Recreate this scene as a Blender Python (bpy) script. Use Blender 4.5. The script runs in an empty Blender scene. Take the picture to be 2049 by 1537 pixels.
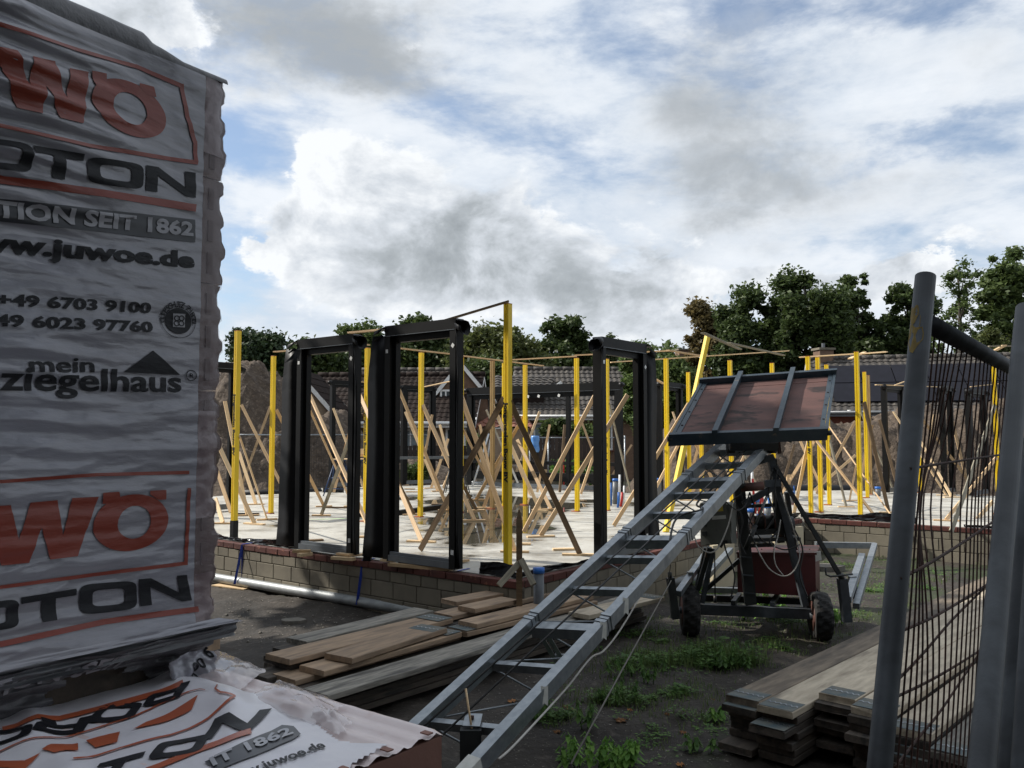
import bpy, bmesh, math, random
import numpy as np
from mathutils import Vector, Matrix, noise
R = math.radians
rnd = random.Random(7)
rng = np.random.default_rng(11)
SC = bpy.context.scene
COL = SC.collection
# ---------------------------------------------------------------- camera
FPX, PITCH, EYE = 1680.0, math.atan(103 / 1680), 1.285   # focal length in photo pixels, tilt, height over the slab
cd = bpy.data.cameras.new('camera'); cam = bpy.data.objects.new('camera', cd); COL.objects.link(cam)
cd.sensor_width = 36.0; cd.lens = FPX / 2049 * 36.0; cd.clip_start = .05; cd.clip_end = 600
cam.location = (0, 0, EYE); cam.rotation_euler = (R(90) + PITCH, 0, 0); SC.camera = cam
# ---------------------------------------------------------------- sun, exposure
SUN = Vector((-.74, .22, .64)).normalized()              # towards the sun: left, a little ahead
sl = bpy.data.lights.new('sun', 'SUN'); sl.energy = 5.0; sl.angle = R(.6); sl.color = (1, .95, .87)
so = bpy.data.objects.new('sun', sl); COL.objects.link(so); so.rotation_euler = SUN.to_track_quat('Z', 'Y').to_euler()
SC.view_settings.view_transform = 'Standard'; SC.view_settings.look = 'None'
SC.view_settings.exposure = 0.2; SC.view_settings.gamma = 1.0
try: SC.view_settings.use_curve_mapping = False
except Exception: pass

def ray(u, v):
    x = (u - 1024.5) / FPX; up = -(v - 768.5) / FPX; c, s = math.cos(PITCH), math.sin(PITCH)
    return Vector((x, c - up * s, s + up * c))
def G(u, v, z=0.0):                                       # point of the level plane z seen at photo pixel u, v
    d = ray(u, v); return Vector((0, 0, EYE)) + d * ((z - EYE) / d.z)
def D(u, v, y):                                           # point at distance y
    d = ray(u, v); return Vector((0, 0, EYE)) + d * (y / d.y)
def PL(u, v, P, N):                                       # point of the plane through P with normal N
    d = ray(u, v); O = Vector((0, 0, EYE)); return O + d * ((Vector(P) - O).dot(N) / d.dot(N))

# ---------------------------------------------------------------- sky
W = bpy.data.worlds.new('World'); SC.world = W; W.use_nodes = True
nt = W.node_tree; nt.nodes.clear(); N_ = nt.nodes; L_ = nt.links
def wn(t, **k):
    n = N_.new(t)
    for a, b in k.items(): setattr(n, a, b)
    return n
def wm(op, a, b=None, c=None, clamp=False):
    n = wn('ShaderNodeMath', operation=op, use_clamp=clamp)
    for i, x in enumerate((a, b, c)):
        if x is None: continue
        if hasattr(x, 'type') or hasattr(x, 'links'): L_.new(x, n.inputs[i])
        else: n.inputs[i].default_value = x
    return n.outputs[0]
tc = wn('ShaderNodeTexCoord'); dirv = tc.outputs['Generated']
sx = wn('ShaderNodeSeparateXYZ'); L_.new(dirv, sx.inputs[0]); dx_, dy_, dz_ = sx.outputs
az = wm('ARCTAN2', dx_, dy_); el = wm('ARCSINE', dz_)
def wnoise(off, sc, det, rough, zs=2.0, dist=0.0):
    mp = wn('ShaderNodeMapping'); mp.inputs['Location'].default_value = off; mp.inputs['Scale'].default_value = (1, 1, zs)
    L_.new(dirv, mp.inputs[0]); n = wn('ShaderNodeTexNoise'); n.inputs['Scale'].default_value = sc
    n.inputs['Detail'].default_value = det; n.inputs['Roughness'].default_value = rough; n.inputs['Distortion'].default_value = dist
    L_.new(mp.outputs[0], n.inputs['Vector']); return n.outputs['Fac']
# slow warp of az/el so that the cloud masses get ragged outlines
wx = wnoise((3.1, .2, .7), 5.0, 7, .62); wz = wnoise((8.3, 2.2, 4.7), 5.0, 7, .62)
azw = wm('ADD', az, wm('MULTIPLY', wm('SUBTRACT', wx, .5), .20)); elw = wm('ADD', el, wm('MULTIPLY', wm('SUBTRACT', wz, .5), .16))
def blob(u, v, ru, rv, amp, rot=0.0):
    d = ray(u, v).normalized(); a0 = math.atan2(d.x, d.y); e0 = math.asin(d.z); sa, se = ru / FPX, rv / FPX
    da = wm('SUBTRACT', azw, a0); de = wm('SUBTRACT', elw, e0)
    c, s = math.cos(R(rot)), math.sin(R(rot))
    p = wm('DIVIDE', wm('ADD', wm('MULTIPLY', da, c), wm('MULTIPLY', de, s)), sa)
    q = wm('DIVIDE', wm('SUBTRACT', wm('MULTIPLY', de, c), wm('MULTIPLY', da, s)), se)
    r2 = wm('ADD', wm('MULTIPLY', p, p), wm('MULTIPLY', q, q))
    return wm('MULTIPLY', wm('EXPONENT', wm('MULTIPLY', r2, -1.0)), amp)
def total(lst):
    t = lst[0]
    for x in lst[1:]: t = wm('ADD', t, x)
    return t
n1 = wnoise((0, 0, 0), 7.5, 10, .60, 1.35, .25); n2 = wnoise((.016, -.004, -.022), 7.5, 10, .60, 1.35, .25)
soft = wnoise((2, 7, 1), 3.6, 6, .55, 1.6); streak = wnoise((5, 1, 2), 7.5, 9, .62, 2.6, .15)
def mrange(x, a, b, c=0.0, d=1.0, sm=True):
    q = wn('ShaderNodeMapRange', interpolation_type='SMOOTHSTEP' if sm else 'LINEAR'); L_.new(x, q.inputs[0])
    for i, w in enumerate((a, b, c, d)): q.inputs[i + 1].default_value = w
    return q.outputs[0]
def wmix(f, A, B):
    q = wn('ShaderNodeMix', data_type='RGBA'); L_.new(f, q.inputs['Factor'])
    for k, w in (('A', A), ('B', B)):
        if isinstance(w, tuple): q.inputs[k].default_value = (*w, 1)
        else: L_.new(w, q.inputs[k])
    return q.outputs['Result']
sky = wn('ShaderNodeTexSky', sky_type='NISHITA'); sky.sun_disc = False; sky.sun_elevation = math.asin(SUN.z)
sky.sun_rotation = math.atan2(SUN.x, SUN.y); sky.air_density = 1.0; sky.dust_density = .5; sky.ozone_density = 2.0
# high thin veil, torn open over the blue
veil = total([wm('MULTIPLY', wm('SUBTRACT', streak, .5), 2.2), wm('MULTIPLY', wm('SUBTRACT', soft, .5), 1.2),
    blob(1250, 380, 500, 200, .35), blob(2000, 180, 300, 100, .3), blob(1700, 60, 200, 60, .1), blob(600, 640, 500, 80, .35),
    blob(470, 240, 110, 70, -.5), blob(445, 540, 100, 170, -.42), blob(960, 255, 260, 50, -.5, -6), blob(1180, 330, 140, 50, -.35),
    blob(1520, 40, 260, 60, -.55), blob(1850, 275, 170, 45, -.75, 12), blob(1690, 470, 120, 35, -.35), blob(1850, 15, 140, 50, -.5), blob(1100, 280, 90, 60, -.2)])
va = mrange(veil, -.80, .15, .18, .99)
vcol = wmix(mrange(wm('ADD', streak, wm('MULTIPLY', soft, .5)), .55, .95), (.58, .65, .74), (.78, .82, .87))
# heavier grey cloud, soft edged
gd = total([wm('MULTIPLY', wm('SUBTRACT', soft, .5), 1.5), wm('MULTIPLY', wm('SUBTRACT', n1, .5), 1.3),
    blob(500, 30, 380, 130, .85, -12), blob(760, 105, 150, 75, .5, -25), blob(900, 190, 90, 70, .25), blob(1430, 250, 170, 190, .70, 25), blob(1560, 90, 220, 110, .25), blob(1500, 370, 190, 75, .45),
    blob(1780, 400, 220, 60, .35), blob(1980, 110, 180, 90, .35), blob(1120, 560, 250, 90, .2)])
ga = mrange(gd, -.15, 1.15, 0, .9)
gcol = wmix(mrange(wm('ADD', gd, wm('MULTIPLY', wm('SUBTRACT', n2, n1), 1.8)), .15, .85), (.66, .695, .735), (.33, .355, .375))
# cumulus with crisp tops
cd_ = total([wm('MULTIPLY', wm('SUBTRACT', n1, .5), 2.3), blob(860, 500, 330, 150, 1.15), blob(640, 400, 130, 120, .75), blob(760, 340, 150, 60, .35), blob(1150, 560, 230, 100, .7), blob(560, 560, 140, 90, .45),
    blob(1330, 640, 260, 60, .75), blob(1700, 545, 330, 50, .75), blob(1960, 520, 160, 60, .3), blob(240, 40, 130, 90, .7), blob(960, 250, 300, 50, -.3), blob(445, 400, 70, 160, -.35)])
ca = mrange(cd_, .40, .66)
cl_ = total([wm('MULTIPLY', wm('SUBTRACT', n1, n2), 2.4), mrange(cd_, .45, 1.1, .86, .60), blob(620, 350, 220, 90, .30), blob(600, 560, 200, 90, .14),
    blob(1010, 530, 250, 100, -.22, -14), blob(1130, 590, 230, 60, -.12), blob(900, 440, 150, 65, -.07), blob(700, 600, 120, 40, -.06), blob(1650, 590, 300, 26, -.12), blob(1300, 640, 240, 60, .08)])
r_ = wn('ShaderNodeValToRGB'); L_.new(cl_, r_.inputs[0]); e = r_.color_ramp.elements
e[0].position = .0; e[0].color = (.30, .33, .355, 1); e[1].position = 1.0; e[1].color = (.84, .865, .89, 1)
x_ = e.new(.32); x_.color = (.40, .435, .465, 1); x_ = e.new(.66); x_.color = (.61, .65, .70, 1)
b1 = wn('ShaderNodeBackground'); L_.new(sky.outputs[0], b1.inputs[0]); b1.inputs[1].default_value = .12
col_ = wmix(ga, vcol, gcol); col_ = wmix(ca, col_, r_.outputs[0])
al = wm('MAXIMUM', wm('MAXIMUM', va, ga), ca)
b2 = wn('ShaderNodeBackground'); L_.new(col_, b2.inputs[0]); b2.inputs[1].default_value = 1.0
mx = wn('ShaderNodeMixShader'); L_.new(al, mx.inputs[0]); L_.new(b1.outputs[0], mx.inputs[1]); L_.new(b2.outputs[0], mx.inputs[2])
ow = wn('ShaderNodeOutputWorld'); L_.new(mx.outputs[0], ow.inputs[0])

# ---------------------------------------------------------------- materials
MATS = {}
def mat(name, col, rough=.7, col2=None, nscale=4.0, stretch=(1, 1, 1), detail=6, lo=.35, hi=.65, bump=0.0, bscale=None, metal=0.0, spec=.5,
        col3=None, n3=30.0, f3=(.55, .7), coat=0.0, coord='Object', vary=0.0, rough2=None, alpha=1.0, bstretch=None):
    m = bpy.data.materials.new(name); m.use_nodes = True; t = m.node_tree; n = t.nodes; l = t.links
    b = n['Principled BSDF']; b.inputs['Roughness'].default_value = rough; b.inputs['Metallic'].default_value = metal
    b.inputs['Specular IOR Level'].default_value = spec; b.inputs['Coat Weight'].default_value = coat; b.inputs['Alpha'].default_value = alpha
    b.inputs['Base Color'].default_value = (*col, 1)
    tcx = n.new('ShaderNodeTexCoord'); vec = tcx.outputs[coord]
    if vary and coord == 'Object':
        oi = n.new('ShaderNodeObjectInfo'); va = n.new('ShaderNodeVectorMath'); va.operation = 'MULTIPLY_ADD'
        cx = n.new('ShaderNodeCombineXYZ'); l.new(oi.outputs['Random'], cx.inputs[0]); l.new(oi.outputs['Random'], cx.inputs[1]); l.new(oi.outputs['Random'], cx.inputs[2])
        l.new(cx.outputs[0], va.inputs[0]); va.inputs[1].default_value = (37, 53, 71); l.new(vec, va.inputs[2]); vec = va.outputs[0]
    mp = n.new('ShaderNodeMapping'); mp.inputs['Scale'].default_value = stretch; l.new(vec, mp.inputs[0])
    def nz(sc, det=detail, v=mp.outputs[0]):
        q = n.new('ShaderNodeTexNoise'); q.inputs['Scale'].default_value = sc; q.inputs['Detail'].default_value = det; q.inputs['Roughness'].default_value = .6
        l.new(v, q.inputs['Vector']); return q.outputs['Fac']
    def rng_(x, a, c, d=0., e_=1.):
        q = n.new('ShaderNodeMapRange'); l.new(x, q.inputs[0]); q.inputs[1].default_value = a; q.inputs[2].default_value = c
        q.inputs[3].default_value = d; q.inputs[4].default_value = e_; return q.outputs[0]
    cur = None
    if col2 is not None:
        f = nz(nscale); mr = rng_(f, lo, hi); q = n.new('ShaderNodeMix'); q.data_type = 'RGBA'; l.new(mr, q.inputs['Factor'])
        q.inputs['A'].default_value = (*col, 1); q.inputs['B'].default_value = (*col2, 1); cur = q.outputs['Result']
        if rough2 is not None: l.new(rng_(f, lo, hi, rough, rough2), b.inputs['Roughness'])
    if col3 is not None:
        f = nz(n3, 4); mr = rng_(f, *f3); q = n.new('ShaderNodeMix'); q.data_type = 'RGBA'; l.new(mr, q.inputs['Factor'])
        if cur: l.new(cur, q.inputs['A'])
        else: q.inputs['A'].default_value = (*col, 1)
        q.inputs['B'].default_value = (*col3, 1); cur = q.outputs['Result']
    if vary:
        oi = n.new('ShaderNodeObjectInfo'); hs = n.new('ShaderNodeHueSaturation'); l.new(rng_(oi.outputs['Random'], 0, 1, 1 - vary, 1 + vary), hs.inputs['Value'])
        if cur: l.new(cur, hs.inputs['Color'])
        else: hs.inputs['Color'].default_value = (*col, 1)
        cur = hs.outputs[0]
    if cur: l.new(cur, b.inputs['Base Color'])
    if bump:
        v2 = mp.outputs[0]
        if bstretch:
            m2 = n.new('ShaderNodeMapping'); m2.inputs['Scale'].default_value = bstretch; l.new(vec, m2.inputs[0]); v2 = m2.outputs[0]
        f = nz(bscale or nscale * 4, 5, v2); q = n.new('ShaderNodeBump'); q.inputs['Strength'].default_value = 1.0; q.inputs['Distance'].default_value = bump
        l.new(f, q.inputs['Height']); l.new(q.outputs[0], b.inputs['Normal'])
    MATS[name] = m; return m
def M_(n): return MATS[n]

WOODS = (2, 26, 26)
mat('yellow', (.82, .57, .012), .45, (.72, .48, .01), 3, (1, 1, .4), bump=.0008, bscale=60, vary=.06, col3=(.30, .18, .02), n3=55, f3=(.70, .76))
mat('postwood', (.36, .24, .09), .7, (.26, .16, .06), 4, (8, 8, 1), bump=.001, bscale=8)
mat('batten', (0.6624, 0.4637, 0.265), .7, (0.4858, 0.3202, 0.1656), 1.6, WOODS, bump=.0015, bscale=2, vary=.22, col3=(.20, .12, .06), n3=1.2, f3=(.68, .8))
mat('batten_pale', (0.777, 0.588, 0.357), .7, (0.651, 0.4515, 0.252), 1.6, WOODS, bump=.0012, bscale=2, vary=.12)
mat('batten_dark', (.20, .13, .07), .75, (.12, .08, .045), 1.6, WOODS, bump=.0015, bscale=2, vary=.1)
mat('batten_grey', (.30, .27, .20), .8, (.17, .15, .11), 1.6, WOODS, bump=.0015, bscale=2, vary=.15)
mat('formply', (.42, .13, .05), .6, (.30, .09, .04), 3, vary=.2)
mat('board', (0.323, 0.255, 0.1827), .8, (0.1615, 0.1275, 0.0935), 3.5, (1.2, 7, 7), bump=.002, bscale=3, vary=.3, col3=(.055, .045, .036), n3=1.1, f3=(.5, .72), lo=.3, hi=.62)
mat('board_warm', (0.3854, 0.2706, 0.1763), .82, (0.2378, 0.1722, 0.1189), 3.4, (1.2, 7, 7), bump=.002, bscale=3, vary=.2, col3=(.09, .065, .045), n3=1.1, f3=(.55, .78))
mat('board_pale', (0.5888, 0.506, 0.3818), .82, (0.3864, 0.322, 0.2392), 3.2, (1.2, 6, 6), bump=.002, bscale=3, vary=.12, col3=(.11, .09, .07), n3=1.3, f3=(.56, .78))
mat('board_grey', (0.289, 0.2677, 0.2295), .85, (0.136, 0.1275, 0.1105), 3.6, (1.4, 12, 12), bump=.0025, bscale=3, vary=.15, col3=(.045, .042, .04), n3=1.0, f3=(.5, .7))
mat('end_paint', (.05, .085, .10), .75, (.15, .145, .12), 7, bump=.001, bscale=40)
mat('galv', (0.2429, 0.2686, 0.2907), .42, (0.3238, 0.3496, 0.3717), 22, (1, 1, 1), bump=.0004, bscale=80, metal=.75, col3=(.20, .22, .24), n3=7, f3=(.55, .75))
mat('galv_dull', (0.03341, 0.03859, 0.04435), .6, (0.05184, 0.0576, 0.06451), 14, bump=.0006, bscale=120, metal=.25, col3=(.10, .115, .13), n3=5, f3=(.5, .72))
mat('galv_pipe', (.36, .375, .38), .55, (.26, .275, .28), 18, (.3, 1, 1), bump=.0004, bscale=60, metal=.45)
mat('steel_dark', (0.0182, 0.02015, 0.02145), .5, (0.03575, 0.039, 0.039), 8, bump=.0008, bscale=60, metal=.3, col3=(.12, .06, .03), n3=14, f3=(.62, .75))
mat('steel_blue', (0.02625, 0.045, 0.06375), .45, (0.0525, 0.07125, 0.08625), 7, bump=.0008, bscale=60, metal=.3, col3=(.15, .13, .11), n3=16, f3=(.64, .74))
mat('rust', (.075, .032, .022), .85, (.04, .02, .016), 30, bump=.0008, bscale=150, col3=(.05, .035, .03), n3=60, f3=(.5, .65))
mat('rust_tube', (.12, .045, .03), .7, (.07, .035, .028), 10, bump=.001, bscale=40)
mat('plywood_red', (0.144, 0.0684, 0.0576), .75, (0.0828, 0.0432, 0.03744), 3, (.8, 2.2, 2.2), bump=.0012, bscale=14, col3=(.03, .018, .016), n3=2.6, f3=(.56, .63), detail=9)
mat('red_box', (0.088, 0.0144, 0.0144), .5, (0.06, 0.0112, 0.0112), 5, bump=.0006, bscale=50, col3=(.05, .02, .018), n3=12, f3=(.6, .72))
mat('cabinet', (0.124, 0.128, 0.112), .5, (0.096, 0.1, 0.088), 7, bump=.0004, bscale=60, col3=(.06, .06, .055), n3=16, f3=(.62, .76))
mat('label_white', (.62, .62, .58), .6, (.5, .5, .46), 20)
mat('label_yellow', (.55, .42, .04), .6, (.4, .3, .04), 20)
mat('rubber', (0.0112, 0.0112, 0.0112), .75, (0.024, 0.0224, 0.0208), 12, bump=.001, bscale=60, col3=(.08, .065, .05), n3=20, f3=(.6, .75))
mat('frame_black', (0.00245, 0.00266, 0.00294), .5, (0.0042, 0.00441, 0.0049), 4, bump=.0003, bscale=50, spec=.2)
mat('frame_grey', (.10, .115, .13), .35, (.14, .155, .17), 5, bump=.0003, bscale=50)
mat('epdm', (.0035, .0035, .0045), .5, (.007, .0075, .0095), 3, bump=.003, bscale=7, lo=.4, hi=.7, spec=.28)
mat('foil', (.012, .013, .016), .16, (.03, .032, .036), 5, bump=.006, bscale=12, lo=.4, hi=.7)
mat('white', (.80, .80, .78), .5, (.68, .68, .66), 12)
mat('alu', (.62, .64, .66), .3, (.5, .52, .54), 12, metal=.85)
mat('pvc', (0.136, 0.1487, 0.1615), .45, (0.102, 0.1105, 0.1232), 8, bump=.0003, bscale=40)
mat('pvc_blue', (.02, .15, .52), .4, (.015, .11, .42), 12)
mat('conduit_red', (.52, .025, .02), .45, (.4, .02, .018), 12)
mat('conduit_white', (.72, .74, .76), .4, (.6, .62, .65), 12)
mat('strap_blue', (.008, .03, .24), .6, (.012, .04, .30), 30)
mat('trestle_blue', (.006, .03, .10), .5, (.01, .04, .13), 20)
mat('brick_end', (0.1283, 0.07125, 0.0646), .4, (0.095, 0.0551, 0.05225), 8, bump=.002, bscale=50, coat=.35, vary=.12)
mat('brick_slot', (.085, .05, .047), .6, (.07, .045, .042), 20)
mat('cable', (.02, .02, .02), .6, (.035, .035, .035), 30)
mat('cable_grey', (.16, .15, .13), .7, (.11, .10, .09), 30)
mat('cable_white', (.48, .46, .42), .6, (.38, .36, .33), 30)
mat('cream', (0.558, 0.486, 0.342), .7, (0.468, 0.396, 0.27), 4, bump=.001, bscale=20)
mat('sandlime', (0.2167, 0.1915, 0.1445), .9, (0.1553, 0.1373, 0.1047), 3, bump=.0015, bscale=40, vary=.16, col3=(.15, .13, .10), n3=5, f3=(.6, .78))
mat('mortar', (.15, .13, .10), .95, (.08, .07, .055), 9, bump=.003, bscale=40)
mat('redbrick', (0.1105, 0.0306, 0.0221), .85, (0.07225, 0.0238, 0.0187), 9, bump=.002, bscale=50, vary=.25, col3=(.30, .11, .07), n3=18, f3=(.6, .72))
mat('housebrick', (.20, .125, .08), .9, (.13, .08, .055), 5, bump=.002, bscale=30, vary=.15, col3=(.26, .2, .15), n3=22, f3=(.6, .7))
mat('housebrick_red', (.21, .06, .035), .9, (.14, .045, .03), 6, bump=.002, bscale=30, col3=(.07, .04, .03), n3=22, f3=(.58, .68))
mat('housebrick_light', (.36, .27, .19), .9, (.27, .20, .14), 6, bump=.002, bscale=30, col3=(.2, .14, .1), n3=22, f3=(.58, .68))
mat('tiles_brown', (0.02772, 0.0189, 0.01575), .8, (0.01638, 0.01197, 0.01071), 3, bump=.002, bscale=20, spec=.1, col3=(.055, .04, .032), n3=9, f3=(.58, .72))
mat('tiles_grey', (0.05508, 0.04666, 0.03888), .75, (0.0324, 0.02786, 0.02462), 3, bump=.002, bscale=20, col3=(.17, .15, .12), n3=9, f3=(.56, .72))
mat('tiles_red', (.24, .085, .045), .8, (.15, .06, .04), 5, bump=.002, bscale=20)
mat('solar', (.006, .006, .010), .5, (.010, .010, .016), 3, spec=.15)
mat('solar_frame', (.05, .05, .055), .4, (.03, .03, .032), 4)
mat('glass', (.30, .36, .38), .08, (.18, .22, .24), 1.5, spec=.8)
mat('glass_dark', (.04, .05, .055), .06, (.10, .12, .125), 1.2, spec=.8)
mat('fence_wood', (.055, .04, .032), .85, (.035, .026, .022), 6, (1, 1, .3), bump=.002, bscale=20, vary=.2)
mat('terracotta', (0.285, 0.1472, 0.114), .8, (0.228, 0.114, 0.09025), 6, bump=.0015, bscale=40, vary=.12)
mat('hole', (.02, .012, .01), .9, (.012, .008, .007), 9)
mat('film', (.305, .31, .36), .24, (0.264, 0.26, 0.288), 2.2, bump=.0014, bscale=26, bstretch=(1, 1, 3.5), coat=.5, lo=.3, hi=.7)  # white film, the shade on the front face put into its darker tone
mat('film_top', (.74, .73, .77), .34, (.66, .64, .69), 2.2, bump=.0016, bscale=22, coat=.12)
mat('film_clear', (.60, .50, .50), .26, (.66, .58, .58), 7, bump=.002, bscale=24, coat=.3, col3=(.50, .30, .25), n3=6, f3=(.5, .68))
mat('film_edge', (0.272, 0.216, 0.232), .3, (0.192, 0.136, 0.144), 7, bump=.003, bscale=30, coat=.25)
mat('film_wrap', (.45, .38, .40), .2, (.30, .24, .25), 9, bump=.003, bscale=40, coat=.5, alpha=.30)
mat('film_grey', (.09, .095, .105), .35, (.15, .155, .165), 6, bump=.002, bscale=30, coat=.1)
mat('film_skirt', (0.1275, 0.1275, 0.1387), .4, (0.0675, 0.0675, 0.075), 7, bump=.004, bscale=26, coat=.1)  # darkened film; the shade below the deck is put into its colour
mat('print_red', (0.216, 0.036, 0.0198), .36, (0.27, 0.045, 0.027), 3, bump=.0012, bscale=26, bstretch=(1, 1, 3.5), coat=.1)
mat('print_red_top', (.45, .105, .04), .36, (.36, .08, .035), 3, coat=.1)
mat('print_black', (.006, .0065, .010), .5, (.015, .016, .02), 3, bump=.0012, bscale=26, bstretch=(1, 1, 3.5), spec=.3)
mat('print_band', (.03, .032, .04), .36, (.05, .053, .062), 3)
mat('print_light', (.36, .36, .39), .36, (.32, .32, .35), 3, coat=.1)
mat('bark', (.05, .04, .03), .9, (.03, .025, .02), 8, (1, 1, .3), bump=.01, bscale=20)
mat('dead_leaf', (.34, .16, .05), .8, (.22, .10, .04), 20, vary=.4)
mat('stone', (.22, .20, .17), .9, (.15, .14, .12), 20, bump=.002, bscale=40, vary=.3)
mat('marking_green', (.30, .78, .18), .7, (.42, .74, .30), 30)
mat('marking_red', (.75, .22, .17), .7, (.6, .33, .28), 30)
mat('blue_bag', (.06, .22, .62), .3, (.16, .36, .72), 9, bump=.004, bscale=18)

mat('film_loose', (.80, .76, .78), .18, (.66, .56, .56), 5, bump=.0015, bscale=14, coat=.5, alpha=.55)
mat('paint_patch', (.36, .25, .05), .7, (.22, .16, .05), 30)
mat('board_dark_shaded', (.10, .08, .062), .85, (.05, .042, .035), 3.5, (1.2, 7, 7), bump=.002, bscale=3, vary=.3, col3=(.03, .027, .024), n3=2.4, f3=(.5, .7))  # dark dirty wood, with shade inside piles and under the deck painted in
mat('film_pink', (.80, .70, .69), .3, (.72, .60, .585), 5, bump=.0015, bscale=24, coat=.2, col3=(.62, .43, .38), n3=7, f3=(.56, .72))
def leafmat(name, c1, c2, trans=.35):
    m = bpy.data.materials.new(name); m.use_nodes = True; t = m.node_tree; n = t.nodes; l = t.links; b = n['Principled BSDF']
    g = n.new('ShaderNodeNewGeometry'); r = n.new('ShaderNodeValToRGB'); l.new(g.outputs['Random Per Island'], r.inputs[0])
    r.color_ramp.elements[0].color = (*c1, 1); r.color_ramp.elements[1].color = (*c2, 1)
    l.new(r.outputs[0], b.inputs['Base Color']); b.inputs['Roughness'].default_value = .55; b.inputs['Specular IOR Level'].default_value = .35
    tr = n.new('ShaderNodeBsdfTranslucent'); l.new(r.outputs[0], tr.inputs[0]); mxx = n.new('ShaderNodeMixShader'); mxx.inputs[0].default_value = trans
    l.new(b.outputs[0], mxx.inputs[1]); l.new(tr.outputs[0], mxx.inputs[2]); l.new(mxx.outputs[0], n['Material Output'].inputs[0])
    MATS[name] = m; return m
leafmat('leaf_dark', (.034, .056, .018), (.085, .12, .036))
leafmat('leaf_olive', (.05, .068, .02), (.13, .15, .045))
leafmat('leaf_mid', (.05, .08, .024), (.12, .165, .05))
leafmat('leaf_light', (.07, .12, .035), (.15, .21, .065))
leafmat('leaf_brown', (.10, .08, .032), (.20, .155, .065))
leafmat('leaf_spruce', (.02, .038, .017), (.05, .08, .03), .2)
leafmat('weed', (.06, .14, .03), (.14, .26, .055))
leafmat('weed_bright', (.10, .24, .035), (.22, .40, .07))
leafmat('grass', (.08, .13, .04), (.18, .24, .08))

# ---------------------------------------------------------------- object helpers
WM = {}                                                    # world matrix of everything placed
def tag(o, label=None, cat=None, group=None, kind=None):
    if label: o['label'] = label
    if cat: o['category'] = cat
    if group: o['group'] = group
    if kind: o['kind'] = kind
    return o
def link(o, parent=None, M=None):
    M = M if M is not None else Matrix.Identity(4); COL.objects.link(o)
    if parent is not None: o.parent = parent; o.matrix_basis = WM[parent.name].inverted() @ M
    else: o.matrix_basis = M
    WM[o.name] = M; return o
def empty(name, loc, label, cat, group=None, rz=0.0):
    o = bpy.data.objects.new(name, None); o.empty_display_size = .1
    link(o, None, Matrix.Translation(Vector(loc)) @ Matrix.Rotation(rz, 4, 'Z')); return tag(o, label, cat, group)
def mesh(name, V, F, m, parent=None, M=None, smooth=False):   # V in world coordinates unless M is given
    me = bpy.data.meshes.new(name)
    if M is None:
        base = WM[parent.name] if parent is not None else Matrix.Identity(4)
        if parent is None:                                     # origin at the thing's own foot
            a = np.array([tuple(v) for v in V]); c = (a.min(0) + a.max(0)) / 2; c[2] = a[:, 2].min(); M = Matrix.Translation(c)
        else: M = Matrix.Translation(base.translation)
        V = [tuple(v[i] - M.translation[i] for i in range(3)) for v in V]
    me.from_pydata([tuple(v) for v in V], [], F); me.update()
    if m: me.materials.append(MATS[m] if isinstance(m, str) else m)
    if smooth: me.polygons.foreach_set('use_smooth', [True] * len(me.polygons))
    return link(bpy.data.objects.new(name, me), parent, M)
BOXF = [(0, 3, 2, 1), (4, 5, 6, 7), (0, 1, 5, 4), (1, 2, 6, 5), (2, 3, 7, 6), (3, 0, 4, 7)]
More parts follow.
